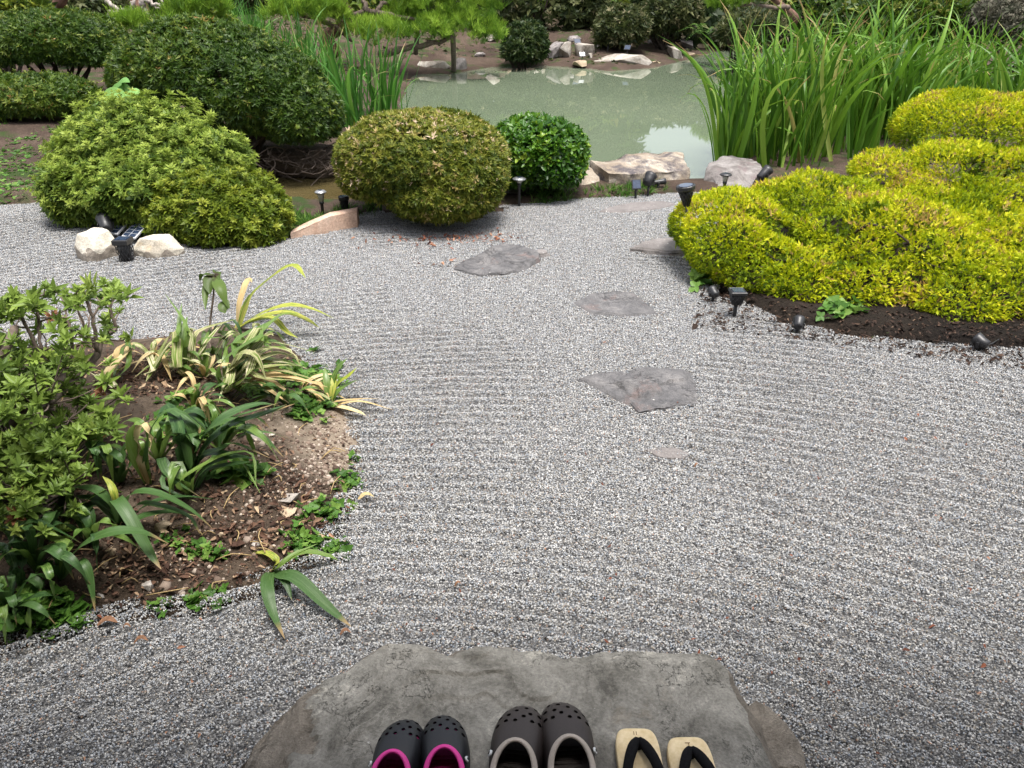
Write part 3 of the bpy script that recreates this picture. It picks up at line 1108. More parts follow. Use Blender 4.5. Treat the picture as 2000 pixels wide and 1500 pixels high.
M['far_stone'] = stone_mat('pale_shore_stone', [(0.11, 0.09, 0.07), (0.24, 0.205, 0.17), (0.38, 0.345, 0.30), (0.50, 0.46, 0.41)], 5, 0.85, 0.9, 0.03)
M['bed_stone'] = stone_mat('small_bed_stone', [(0.22, 0.19, 0.165), (0.33, 0.30, 0.27), (0.44, 0.41, 0.375)], 12, 0.8, 0.5, 0.004)
M['bed_tan'] = stone_mat('tan_bed_stone', [(0.33, 0.25, 0.17), (0.42, 0.33, 0.23)], 12, 0.8, 0.5, 0.004)


def radial(poly_, c, th_):
    """radius of a star shaped outline in the directions th_"""
    p = np.asarray(poly_, float) - c
    a = np.arctan2(p[:, 1], p[:, 0])
    o = np.argsort(a)
    p = p[o]
    out = np.full(len(th_), np.nan)
    d = np.stack([np.cos(th_), np.sin(th_)], -1)
    n_ = len(p)
    for k in range(n_):
        p0, p1 = p[k], p[(k + 1) % n_]
        e = p1 - p0
        den = d[:, 0] * e[1] - d[:, 1] * e[0]
        den = np.where(np.abs(den) < 1e-12, 1e-12, den)
        t = (p0[0] * e[1] - p0[1] * e[0]) / den
        s = (p0[0] * d[:, 1] - p0[1] * d[:, 0]) / den
        ok = (s >= -1e-6) & (s <= 1 + 1e-6) & (t > 0)
        out = np.where(ok & (np.isnan(out) | (t > out)), t, out)
    bad = np.isnan(out)
    if bad.any():
        out[bad] = np.nanmean(out)
    return out


def slab_mesh(name, top, z_top, z_base, base=None, MS=120, rough=0.02, relief=0.006, seed=0, tiltx=0.0, tilty=0.0, edge=0.012, steps=5, freq=9.0, terrace=0.0, layer=0.012, center=None, rings=0):
    r = np.random.default_rng(seed)
    top = np.asarray(top, float)
    c = np.array(center) if center is not None else np.array([(top[:, 0].min() + top[:, 0].max()) / 2, (top[:, 1].min() + top[:, 1].max()) / 2])
    th_ = np.linspace(-math.pi, math.pi, MS, endpoint=False)
    rt = radial(top, c, th_)
    rb = radial(base, c, th_) if base is not None else rt + 0.02
    ring = np.stack([np.cos(th_), np.sin(th_), 0 * th_], -1)
    pn = ring * rt[:, None] + np.array([c[0], c[1], seed])
    jag = (fbm(pn * 14, 4, seed) - 0.5) * 2 * rough
    rt = rt + jag
    rb = np.maximum(rb + jag * 0.7, rt * 0.98)
    fr = [0.12, 0.24, 0.36, 0.47, 0.57, 0.66, 0.74, 0.81, 0.87, 0.92, 0.96, 0.985, 1.0]
    if rings:
        fr = list(np.linspace(0.03, 0.97, rings)) + [0.985, 1.0]
    rows = []
    for f in fr:
        q = np.stack([c[0] + np.cos(th_) * rt * f, c[1] + np.sin(th_) * rt * f, np.full(MS, z_top)], -1)
        s_ = np.stack([q[:, 0], q[:, 1], np.full(MS, seed * 1.7)], -1)
        nz = (fbm(s_ * freq, 4, seed) - 0.5) * 2
        z = z_top + nz * relief + (q[:, 0] - c[0]) * tiltx + (q[:, 1] - c[1]) * tilty
        if terrace:
            tn = fbm(s_ * freq * 0.45, 3, seed + 3)
            z = z - terrace * (sstep(0.50, 0.507, tn) + sstep(0.57, 0.577, tn) + sstep(0.43, 0.437, tn)) * sstep(0.15, 0.5, f)
        z = z - edge * sstep(0.9, 1.0, f)
        q[:, 2] = z
        rows.append(q)
    last = rows[-1]
    for k in range(1, steps + 1):
        f = k / steps
        rr = rt + (rb - rt) * f
        s_ = np.stack([np.cos(th_) * 3, np.sin(th_) * 3, np.full(MS, k * 0.9 + seed)], -1)
        rr = rr + (fbm(s_ * 1.7, 3, seed + k) - 0.5) * layer * 2 * (1 if k < steps else 0.3)
        z = last[:, 2] * (1 - f) + z_base * f
        rows.append(np.stack([c[0] + np.cos(th_) * rr, c[1] + np.sin(th_) * rr, z], -1))
    V = [np.array([[c[0], c[1], rows[0][:, 2].mean()]])] + rows
    Fc = []
    for k in range(MS):
        Fc.append((0, 1 + k, 1 + (k + 1) % MS))
    for j in range(len(rows) - 1):
        a, b_ = 1 + j * MS, 1 + (j + 1) * MS
        for k in range(MS):
            k2 = (k + 1) % MS
            Fc.append((a + k, b_ + k, b_ + k2, a + k2))
    mb = MB()
    mb.add(np.concatenate(V), Fc)
    me = mb.mesh(name, True)
    return me


def add_sharp(me, ang=35):
    bm = bmesh.new()
    bm.from_mesh(me)
    for e in bm.edges:
        if len(e.link_faces) == 2 and e.calc_face_angle(0) > R(ang):
            e.smooth = False
    bm.to_mesh(me)
    bm.free()


def flat_stone(name, label, cat, top_px, z_top, z_base, mat, group=None, **kw):
    top = [tuple(P(u, v, z_top)[:2]) for u, v in top_px]
    me = slab_mesh(name, top, z_top, z_base, **kw)
    add_sharp(me)
    c = np.mean(top, 0)
    return single(name, label, cat, me, mat, (c[0], c[1], 0), group)


def hull_mesh(name, pts, cuts=3, noise_amp=0.01, freq=8, seed=0, smooth_iter=1):
    bm = bmesh.new()
    for p in pts:
        bm.verts.new(p)
    res = bmesh.ops.convex_hull(bm, input=bm.verts)
    bmesh.ops.delete(bm, geom=[g for g in bm.verts if not g.link_faces], context='VERTS')
    bmesh.ops.triangulate(bm, faces=bm.faces)
    for _ in range(cuts):
        bmesh.ops.subdivide_edges(bm, edges=bm.edges, cuts=1, use_grid_fill=True)
        bmesh.ops.triangulate(bm, faces=bm.faces)
    if smooth_iter:
        for _ in range(smooth_iter):
            bmesh.ops.smooth_vert(bm, verts=bm.verts, factor=0.4, use_axis_x=True, use_axis_y=True, use_axis_z=True)
    bm.normal_update()
    co = np.array([v.co[:] for v in bm.verts])
    nr = np.array([v.normal[:] for v in bm.verts])
    d = (fbm(co * freq + seed, 4, seed) - 0.5) * 2 * noise_amp + np.abs(fbm(co * freq * 0.45 + seed, 2, seed + 5) - 0.5) * -2 * noise_amp
    co = co + nr * d[:, None]
    for v, c_ in zip(bm.verts, co):
        v.co = c_
    for f in bm.faces:
        f.smooth = True
    for e in bm.edges:
        if len(e.link_faces) == 2 and e.calc_face_angle(0) > R(28):
            e.smooth = False
    me = bpy.data.meshes.new(name)
    bm.to_mesh(me)
    bm.free()
    return me


def boulder(name, label, cat, c, sx, sy, sz, mat, seed, group=None, n_=14, rz=0.0, cuts=3, amp=0.04, flat=0.75, sink=0.25, two=None):
    """an angular rock: the hull of random points, cut by subdivision and broken up by noise"""
    r = np.random.default_rng(seed)
    d = r.normal(size=(n_, 3))
    d /= np.linalg.norm(d, axis=1)[:, None]
    d[:, 2] = np.clip(d[:, 2] * 1.3, -0.9, flat)
    p = d * np.array([sx, sy, sz]) * r.uniform(0.85, 1.05, (n_, 1))
    ca, sa = math.cos(rz), math.sin(rz)
    p = np.stack([p[:, 0] * ca - p[:, 1] * sa, p[:, 0] * sa + p[:, 1] * ca, p[:, 2]], -1)
    p = p + np.array([c[0], c[1], c[2] + sz * (1 - 2 * sink) * 0.6])
    s = (sx * sy * sz) ** (1 / 3)
    me = hull_mesh(name, p, cuts, amp * s, 1.6 / s, seed)
    return single(name, label, cat, me, mat, tuple(c), group)


# the large doorstep stone with its lower broken ledges
ZB = 0.15
top_px = [(455, 1500), (480, 1452), (525, 1400), (560, 1362), (610, 1338), (690, 1298), (762, 1258), (830, 1263), (880, 1277), (930, 1256), (1010, 1253),
          (1060, 1264), (1100, 1277), (1180, 1270), (1300, 1273), (1380, 1276), (1412, 1302), (1442, 1345), (1462, 1385), (1490, 1440), (1510, 1500)]
top = [tuple(P(u, v, ZB)[:2]) for u, v in top_px] + [(0.52, 0.82), (0.35, 0.72), (0.0, 0.70), (-0.36, 0.73), (-0.42, 0.83)]
base_px = [(432, 1520), (462, 1462), (510, 1406), (555, 1354), (618, 1318), (690, 1272), (760, 1240), (830, 1250), (930, 1244), (1010, 1242), (1100, 1262), (1300, 1262), (1400, 1266), (1440, 1310), (1480, 1352), (1532, 1390), (1575, 1450), (1590, 1510)]
basep = [tuple(P(u, v, 0.06)[:2]) for u, v in base_px] + [(0.62, 0.78), (0.40, 0.68), (0.0, 0.66), (-0.40, 0.69), (-0.60, 0.78)]
me = slab_mesh('doorstep_stone', top, ZB, -0.03, base=basep, MS=260, rough=0.022, relief=0.003, seed=11, edge=0.004, steps=7, freq=5, rings=56, terrace=0.006, layer=0.022)
# the left corner is split away: lower, brown, in broken steps
co = np.empty(len(me.vertices) * 3, np.float32)
me.vertices.foreach_get('co', co)
co = co.reshape(-1, 3)
lA, lB = P(640, 1318, ZB), P(560, 1520, ZB)
xl = lA[0] + (co[:, 1] - lA[1]) / (lB[1] - lA[1]) * (lB[0] - lA[0])
dl = xl - co[:, 0] + (fbm(co * np.array([16, 16, 0]) + 3, 4, 17) - 0.5) * 0.16
on = co[:, 2] > 0.09
stp = 0.010 * sstep(0, .006, dl) + 0.012 * sstep(.055, .061, dl) + 0.014 * sstep(.10, .106, dl)
co[:, 2] -= np.where(on, stp + np.clip(dl, 0, .2) * 0.10, 0)
me.vertices.foreach_set('co', co.ravel())
me.update()
me.materials.append(M['big_slate'])
me.materials.append(M['big_slate_edge'])
nf_top = 260 + 260 * 57
mi = np.zeros(len(me.polygons), np.int32)
mi[nf_top:] = 1
for k, p_ in enumerate(me.polygons):
    if k < nf_top and np.mean([dl[v] for v in p_.vertices]) > 0.004:
        mi[k] = 1
me.polygons.foreach_set('material_index', mi)
add_sharp(me, 28)
o = single('doorstep_stone', 'large flat grey slate slab carrying the row of shoes', 'stone', me, None, (0, 1.05, 0))
M_top = M['big_slate']

q_ = [tuple(P(u, v, .075)[:2]) for u, v in [(1452, 1382), (1478, 1366), (1505, 1378), (1538, 1408), (1568, 1455), (1576, 1515), (1518, 1515), (1490, 1440)]]
mq = slab_mesh('slate_shard', q_, 0.075, -0.03, MS=80, rough=0.012, relief=0.008, seed=15, edge=0.006, terrace=0.01, freq=12)
add_sharp(mq)
single('slate_shard', 'brown broken shard lying against the right side of the doorstep slab', 'stone', mq, M['big_slate_edge'], (*np.mean(q_, 0), 0))

STEP = 'stepping stones set in the gravel'
flat_stone('stepping_stone', 'dark layered stepping stone with pale broken edge, beside the red dry leaves', 'stepping stone',
           [(884, 512), (905, 497), (945, 482), (985, 474), (1020, 477), (1048, 486), (1052, 497), (1030, 510), (1000, 520), (940, 524)], 0.045, -0.03, M['slate'], STEP, seed=21, relief=0.010, edge=0.008, terrace=0.010, rings=26, MS=110, freq=8)
flat_stone('stepping_stone', 'small pinkish stone chip touching the dark layered stepping stone', 'stepping stone',
           [(1040, 492), (1052, 485), (1070, 487), (1072, 493), (1056, 497)], 0.02, -0.03, M['slate_pink'], STEP, seed=22, relief=0.004, MS=50)
flat_stone('stepping_stone', 'pinkish brown stepping stone partly tucked under the golden shrub', 'stepping stone',
           [(1232, 482), (1250, 470), (1285, 464), (1330, 463), (1375, 470), (1370, 488), (1310, 490)], 0.028, -0.03, M['slate_pink'], STEP, seed=23, relief=0.006, MS=90)
flat_stone('stepping_stone', 'thin farthest stepping stone almost sunk in gravel near the solar spotlight', 'stepping stone',
           [(1165, 412), (1190, 402), (1240, 394), (1300, 391), (1325, 397), (1290, 406), (1230, 413)], 0.012, -0.03, M['slate_pink'], STEP, seed=24, relief=0.006, MS=90)
flat_stone('stepping_stone', 'smooth half-moon grey stepping stone alone in the middle of the gravel', 'stepping stone',
           [(1117, 590), (1150, 572), (1200, 565), (1240, 568), (1270, 588), (1292, 610), (1230, 614), (1150, 610)], 0.014, -0.03, M['slate'], STEP, seed=25, rings=24, terrace=0.004, relief=0.006, MS=110, freq=6)
flat_stone('stepping_stone', 'largest angular purple-grey stepping stone with stepped left edge', 'stepping stone',
           [(1126, 722), (1170, 713), (1240, 708), (1300, 707), (1350, 711), (1362, 740), (1362, 770), (1300, 780), (1250, 792), (1235, 772), (1180, 745)], 0.045, -0.03, M['slate'], STEP, seed=26, relief=0.008, edge=0.006, terrace=0.010, rings=30, rough=0.03, MS=140, freq=6,
           base=[tuple(P(u, v, 0.0)[:2]) for u, v in [(1105, 737), (1170, 722), (1300, 715), (1362, 720), (1380, 760), (1372, 785), (1310, 800), (1245, 808), (1190, 785), (1140, 760)]])
flat_stone('stepping_stone', 'pale stone almost buried in the gravel, nearest the doorstep slab', 'stepping stone',
           [(1255, 878), (1290, 872), (1335, 876), (1358, 888), (1340, 897), (1290, 893)], 0.001, -0.03, M['slate_pink'], STEP, seed=27, relief=0.012, MS=80, freq=14)

# pond edge slabs
def wall_rock(name, label, top_front, top_back, zt_f, zt_b, zb, flare, mat, seed, amp=0.05):
    """a block given by its top edge line pixels at two heights"""
    pts = []
    for (u, v) in top_front:
        p = P(u, v, zt_f)
        pts += [tuple(p), (p[0] + flare * 0.3, p[1] - flare, zb)]
    for (u, v) in top_back:
        p = P(u, v, zt_b)
        pts += [tuple(p), (p[0], p[1] + 0.05, zb)]
    me = hull_mesh(name, pts, 4, amp, 5, seed, 2)
    c = np.mean(np.array(pts), 0)
    return single(name, label, 'rock', me, mat, (c[0], c[1], zb), 'flat rocks along the pond edge')


wall_rock('pond_rock', 'long lichened rock slab with dark stained top on the near pond edge', [(1185, 335), (1230, 338), (1300, 326), (1350, 326)], [(1150, 310), (1200, 302), (1300, 293), (1338, 298)], 0.12, 0.16, -0.25, 0.08, M['pond_stone'], 31)
wall_rock('pond_rock', 'shorter pinkish rock wedged between the bright round shrub and the long slab', [(1095, 357), (1140, 366), (1182, 362)], [(1110, 332), (1150, 324), (1165, 328)], 0.03, 0.09, -0.25, 0.05, M['pond_stone'], 32)
wall_rock('pond_rock', 'pitted grey rock standing at the foot of the tall reeds', [(1372, 352), (1400, 362), (1470, 366), (1492, 345)], [(1385, 318), (1420, 304), (1470, 306), (1490, 325)], 0.03, 0.14, -0.2, 0.04, M['grey_pond_stone'], 33, 0.06)
boulder('pond_rock', 'mossy brown rock lying in the shallow water beside the pitted grey rock', 'rock', P(1325, 366, WATER_Z), 0.2, 0.13, 0.05, M['bed_tan'], 34, 'flat rocks along the pond edge')

# white boulders
G1 = 'white boulders at the gravel edge'
B1 = 0.17
def white_boulder(label, c, sx, sy, sz, seed, under):
    r = np.random.default_rng(seed)
    pts = []
    for k in range(11):
        a = 2 * math.pi * k / 11 + r.uniform(-.2, .2)
        q = r.uniform(.85, 1.05)
        pts += [(c[0] + sx * q * math.cos(a), c[1] + sy * q * math.sin(a), -0.04), (c[0] + sx * q * 1.02 * math.cos(a), c[1] + sy * q * math.sin(a), sz * r.uniform(.22, .5)), (c[0] + sx * q * .68 * math.cos(a + .2), c[1] + sy * q * .7 * math.sin(a + .2), sz * r.uniform(.82, 1.02))]
    me = hull_mesh('white_boulder', pts, 4, 0.011, 11, seed, 1)
    me.materials.append(M['limestone'])
    me.materials.append(M['lime_under'])
    lim = 0.42 * sz if under else 0.03
    me.polygons.foreach_set('material_index', np.array([1 if (p.center.z < lim + 0.02 * math.sin(p.center.x * 60) and p.normal.z < 0.5) else 0 for p in me.polygons], np.int32))
    single('white_boulder', label, 'boulder', me, None, tuple(c), G1)


white_boulder('white limestone boulder with broken brown front, left of the black lantern', P(192, 500), .135, .12, .155, 41, True)
white_boulder('low rounded white boulder right of the black lantern', P(314, 496), .165, .10, .115, 46, False)
# reddish slab at the inlet
pts = []
for (u, v, zt) in [(567, 466, .04), (600, 460, .075), (645, 454, .115), (699, 446, .125)]:
    q = P(u, v, 0)
    pts += [(q[0], q[1], -.04), (q[0], q[1] + .01, zt - .012), (q[0], q[1] + .035, zt), (q[0] - .01, q[1] + .12, zt - .01), (q[0] - .01, q[1] + .14, -.04)]
me = hull_mesh('edge_stone', pts, 4, 0.007, 8, 43, 0)
single('edge_stone', 'reddish sandstone slab leaning at the gravel edge below two lights', 'stone', me, M['red_stone'], tuple(P(630, 450)))
boulder('edge_stone', 'low grey stone at the water edge behind the reddish slab', 'stone', P(600, 417, -0.06), 0.24, 0.09, 0.07, M['grey_pond_stone'], 44)
boulder('edge_stone', 'small grey stone under the flat-topped path light by the rounded shrub', 'stone', P(1000, 385, -0.02), 0.09, 0.08, 0.07, M['grey_pond_stone'], 45)

# far shore rocks
FAR = 'pale rocks along the far shore'


def far_rock(u, v, w, h, label, seed, ry=0.35, mat='far_stone', zoff=0.0):
    p = P(u, v, WATER_Z)
    s = mpp(p)
    sz = h * s * 0.85
    boulder('shore_rock', label, 'rock', (p[0], p[1] + ry * 0.35, max(WATER_Z + zoff, th(p[0], p[1] + ry * 0.35) - 0.3 * sz)), w * s / 2 * 1.45, ry * 1.2, sz * 1.25, M[mat], seed, FAR, 12, cuts=3, amp=0.07, flat=0.8)


far_rock(1063, 121, 16, 18, 'small white rock at the left end of the far rock cluster', 51, 0.16)
far_rock(1084, 123, 30, 30, 'dark-fronted rock next to the white rock in the far cluster', 52, 0.25, 'grey_pond_stone')
far_rock(1104, 123, 30, 28, 'big pale rock in the middle of the far cluster', 53, 0.28)
far_rock(1140, 124, 36, 22, 'sloping pale rock at the right end of the far cluster', 54, 0.25)
far_rock(1132, 133, 24, 12, 'brown half-sunk rock below the sloping pale rock', 55, 0.18, 'bed_tan')
far_rock(1152, 126, 12, 8, 'tiny white pebble rock beside the sloping pale rock', 56, 0.1)
far_rock(1090, 103, 40, 20, 'brown rock on the bank above the far cluster', 57, 0.25, 'bed_tan', 0.14)
far_rock(1285, 126, 24, 13, 'small tan rock right of the long far slab', 58, 0.2, 'bed_tan')
far_rock(1316, 117, 40, 20, 'jagged white rock standing in the water at the right bend', 59, 0.25)
far_rock(1340, 103, 26, 15, 'rounded grey rock behind the jagged white rock', 60, 0.25, 'grey_pond_stone')
far_rock(1388, 85, 36, 17, 'mossy grey rock on the bank left of the reeds', 61, 0.3, 'grey_pond_stone', 0.1)
far_rock(960, 112, 30, 14, 'pale flat rock on the bank under the pine', 62, 0.2, 'far_stone', 0.1)
far_rock(978, 96, 22, 12, 'small pale rock above the flat bank rock', 63, 0.2, 'far_stone', 0.22)
far_rock(1252, 106, 10, 6, 'tiny white stone lying behind the long far slab', 64, 0.12, 'far_stone', 0.1)
far_rock(903, 140, 26, 22, 'dark mossy rock right of the pine prop foot', 65, 0.2, 'grey_pond_stone')
far_rock(835, 140, 80, 10, 'long flat ledge rock left of the pine prop foot', 66, 0.25, 'far_stone')
for (u, v, w, h, lab, sd_, mt) in [(1218, 130, 100, 17, 'long low pale slab lying along the far waterline', 67, 'far_stone'), (1345, 112, 18, 8, 'flat stone right of the jagged white far rock', 801, 'bed_tan'), (1300, 106, 14, 7, 'small pale stone above the tan far rock', 802, 'far_stone'), (1270, 104, 12, 6, 'little grey stone behind the long far slab', 803, 'grey_pond_stone'),
                                  (1232, 112, 16, 7, 'small brown stone touching the back of the long far slab', 804, 'bed_tan'), (1170, 118, 16, 7, 'pale stone between the far cluster and the long slab', 805, 'far_stone'), (1120, 112, 22, 11, 'grey stone on top of the far cluster', 806, 'grey_pond_stone'), (1046, 118, 14, 7, 'small stone left of the white rock of the far cluster', 807, 'far_stone'),
                                  (1000, 120, 16, 6, 'flat stone below the dark overhanging far shrub', 808, 'bed_tan'), (935, 124, 22, 7, 'low stone at the waterline under the pine', 809, 'grey_pond_stone'), (945, 100, 14, 6, 'small stone left of the pale rocks under the pine', 810, 'far_stone'), (1005, 104, 14, 8, 'small grey stone right of the pale rocks under the pine', 811, 'grey_pond_stone'),
                                  (1370, 100, 22, 9, 'brown stone in front of the mossy bank rock', 812, 'bed_tan'), (1160, 103, 12, 6, 'tiny stone between the two middle far solar lights', 813, 'far_stone'), (1075, 92, 16, 8, 'stone beside the pale far prop pole', 814, 'grey_pond_stone')]:
    far_rock(u, v, w, h, lab, sd_, 0.3 if w > 60 else 0.15, mt)

# ------------------------------------------------------------------ clipped shrubs
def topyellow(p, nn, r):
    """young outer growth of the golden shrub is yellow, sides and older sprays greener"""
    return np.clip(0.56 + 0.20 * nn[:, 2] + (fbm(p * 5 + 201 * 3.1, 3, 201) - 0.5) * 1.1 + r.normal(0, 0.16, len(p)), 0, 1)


def patchy(k, s, base=0.5, amp=0.7):
    def f(p, nn, r):
        return np.clip(base + (fbm(p * k, 3, s) - 0.5) * amp + r.normal(0, 0.2, len(p)), 0, 1)
    return f


shade_pts = [tuple(P(u, v)[:2]) for u, v in [(1350, 508), (1404, 566), (1552, 636), (1702, 658), (1902, 678), (2152, 698), (2420, 700)]] + [(3.9, 4.2), (3.8, 6.2), (2.2, 6.0), (1.35, 5.3)]
M['shade_soil'] = soil_mat('shade_dark_soil', [(0.3, (0.008, 0.006, 0.005)), (0.5, (0.016, 0.012, 0.009)), (0.7, (0.034, 0.025, 0.019))])  # soil colour darkened to paint in the shade under the golden shrubs
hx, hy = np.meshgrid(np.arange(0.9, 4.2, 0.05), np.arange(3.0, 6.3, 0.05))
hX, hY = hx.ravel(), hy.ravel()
hd = sdist(hX, hY, shade_pts)
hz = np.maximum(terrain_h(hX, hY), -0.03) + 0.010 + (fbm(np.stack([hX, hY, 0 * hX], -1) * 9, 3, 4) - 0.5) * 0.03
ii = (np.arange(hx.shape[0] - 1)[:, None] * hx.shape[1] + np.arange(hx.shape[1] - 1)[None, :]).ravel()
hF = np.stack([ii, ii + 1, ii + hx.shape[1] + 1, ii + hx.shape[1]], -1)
tag(link('shrub_shade_soil', np_mesh('shrub_shade_soil', np.stack([hX, hY, hz], -1), hF[(hd[hF] < 0.03).all(1)], smooth=True), M['shade_soil']), 'soil under the golden shrubs, coloured dark for their shade', 'soil', kind='structure')

GOLD = 'golden clipped shrubs on the right'
shrub('golden_shrub', 'front low spreading golden-yellow shrub with a dark hollow, overhanging the gravel', 'shrub',
      [lobe(1605, 455, 4.22, 150, 90, .24), lobe(1422, 444, 4.36, 224, 130, .34), lobe(1412, 475, 4.12, 150, 110, .25), lobe(1480, 518, 4.02, 190, 110, .26), lobe(1590, 395, 4.62, 260, 96, .34), lobe(1560, 545, 3.90, 210, 120, .27),
       lobe(1740, 445, 4.22, 300, 110, .36), lobe(1680, 500, 4.02, 170, 110, .26), lobe(1700, 556, 3.82, 220, 110, .26), lobe(1860, 425, 4.45, 260, 90, .34), lobe(1820, 515, 3.92, 260, 130, .30), lobe(1870, 582, 3.66, 260, 112, .26),
       lobe(1985, 475, 4.15, 260, 110, .36), lobe(2020, 570, 3.70, 240, 150, .32), lobe(2160, 500, 4.0, 260, 200, .42), lobe(1790, 400, 4.62, 200, 70, .28)],
      55000, 0.0225, M['golden'], SPR, 201, GOLD, amp=0.055, freq=6.0, spread=0.65, lift=0.15, depth=0.014, hole=0.33, holefreq=6.5, hollows=[(Q(1625, 440, 4.15), 0.08), (Q(1640, 460, 4.08), 0.07)], tintfn=topyellow, base=(1.75, 4.15, -0.02), nb=22, r0=0.02, inner=0.28, low=-0.8)
shrub('golden_shrub', 'middle golden-yellow shrub mound rising behind the front one', 'shrub',
      [lobe(1745, 335, 5.1, 160, 80, .34), lobe(1870, 328, 5.05, 240, 96, .40), lobe(2020, 345, 4.95, 260, 110, .42), lobe(1930, 385, 4.75, 260, 90, .30), lobe(1800, 372, 4.85, 180, 70, .3), lobe(2060, 410, 4.65, 200, 90, .3)],
      27000, 0.0215, M['golden'], SPR, 202, GOLD, amp=0.06, freq=6.0, spread=0.65, lift=0.15, depth=0.012, hole=0.40, holefreq=4.2, tintfn=topyellow, nb=12, inner=0.15, low=-0.45)
shrub('golden_shrub', 'rear domed golden-yellow shrub against the reeds', 'shrub',
      [lobe(1885, 252, 5.7, 272, 142, .50), lobe(2010, 262, 5.6, 240, 150, .50)],
      19000, 0.022, M['golden'], SPR, 203, GOLD, amp=0.03, freq=6, spread=0.65, lift=0.15, depth=0.010, tintfn=topyellow, nb=10, inner=0.12, low=-0.45)

shrub('azalea_shrub', 'pale green feathery azalea mound behind the white boulders', 'shrub',
      [lobe(275, 310, 5.65, 300, 205, .50), lobe(190, 370, 5.35, 190, 150, .38), lobe(370, 335, 5.5, 220, 160, .42), lobe(290, 385, 5.05, 230, 130, .30)],
      7000, 0.047, M['azalea_pale'], W8C, 204, shoots=420, shoot_len=0.06, amp=0.07, freq=4.5, spread=0.4, lift=0.75, depth=0.02, tintfn=patchy(3, 5, 0.55, 0.6), nb=16, inner=0.2)
shrub('azalea_shrub', 'lower yellow-green azalea mound right of the white boulders', 'shrub',
      [lobe(440, 420, 4.95, 235, 165, .36), lobe(360, 415, 4.9, 120, 120, .28), lobe(500, 440, 4.85, 112, 115, .25)],
      4200, 0.041, M['azalea_warm'], W8C, 205, shoots=200, shoot_len=0.035, amp=0.05, freq=5, spread=0.45, lift=0.5, depth=0.02, tintfn=patchy(4, 6, 0.55, 0.6), nb=12, inner=0.2)
shrub('round_shrub', 'large rounded bronze-green shrub clipped into a ball at the gravel edge', 'shrub',
      [lobe(825, 305, 5.35, 338, 172, .55), lobe(865, 370, 5.15, 240, 120, .40), lobe(760, 330, 5.3, 195, 120, .42), lobe(900, 340, 5.2, 190, 150, .42)],
      21000, 0.026, M['bronze'], W6T, 206, amp=0.03, freq=5, spread=0.5, lift=0.3, depth=0.012, tintfn=patchy(2.5, 8, 0.58, 0.7), base=(*P(850, 425)[:2], -0.02), nb=14, inner=0.4)
shrub('round_shrub', 'small bright green glossy round shrub beside the pond slabs', 'shrub',
      [lobe(1048, 295, 6.0, 200, 125, .40), lobe(1075, 325, 5.9, 130, 75, .30), lobe(1010, 320, 5.95, 130, 90, .3)],
      3600, 0.042, M['holly'], W5, 207, amp=0.03, freq=5, spread=0.55, lift=0.3, depth=0.015, tintfn=patchy(5, 9, 0.5, 0.6), nb=10, inner=0.45, base=(*P(1055, 372)[:2], -0.02))
DK = 'dark clipped evergreen shrubs behind the azaleas'
shrub('evergreen_shrub', 'largest dark evergreen mound sloping down towards the inlet', 'shrub',
      [lobe(390, 135, 7.6, 310, 190, .75), lobe(505, 185, 7.3, 270, 190, .65), lobe(590, 225, 7.1, 150, 140, .5), lobe(310, 145, 7.7, 170, 150, .6), lobe(440, 120, 7.9, 250, 130, .6)],
      26000, 0.038, M['yew'], W6T, 208, DK, shoots=250, shoot_len=0.03, amp=0.05, freq=3, spread=0.55, lift=0.25, depth=0.02, hole=0.30, tintfn=patchy(2.2, 10, 0.45, 0.6), nb=22, r0=0.035, inner=0.14, base=(*P(470, 325)[:2], 0.0), zmin=0.18, low=-0.6)
shrub('evergreen_shrub', 'dark evergreen mound at the top left, above the lower one', 'shrub',
      [lobe(110, 82, 9.4, 255, 118, .75), lobe(20, 88, 9.4, 160, 110, .65), lobe(165, 98, 9.3, 140, 90, .5)],
      15000, 0.043, M['yew'], W6T, 209, DK, shoots=150, shoot_len=0.03, amp=0.05, freq=3, spread=0.55, lift=0.25, depth=0.02, tintfn=patchy(2.2, 11, 0.47, 0.6), nb=14, r0=0.03, inner=0.12, zmin=0.25, low=-0.5)
shrub('evergreen_shrub', 'lower dark evergreen mound at the left edge over the bare bank', 'shrub',
      [lobe(70, 192, 8.2, 235, 92, .55), lobe(-40, 195, 8.2, 200, 100, .55)],
      12000, 0.040, M['yew'], W6T, 210, DK, shoots=100, shoot_len=0.03, amp=0.04, freq=3, spread=0.55, lift=0.25, depth=0.02, tintfn=patchy(2.2, 12, 0.45, 0.6), nb=14, r0=0.03, inner=0.12, zmin=0.15, low=-0.5)

# far bank shrubs
FB = 'shrubs on the far bank'
def far_shrub(label, lobes, N, size, mat, seed, T=None, group=FB, base=None, **kw):
    a = dict(amp=0.12, freq=1.4, spread=0.6, lift=0.2, depth=0.05, nb=8, r0=0.04, inner=0.25, zmin=-0.2)
    a.update(kw)
    return shrub('bank_shrub', label, 'shrub', lobes, int(N * .5), size * 1.32, M[mat], T or W6C, seed, group, base=base, **a)


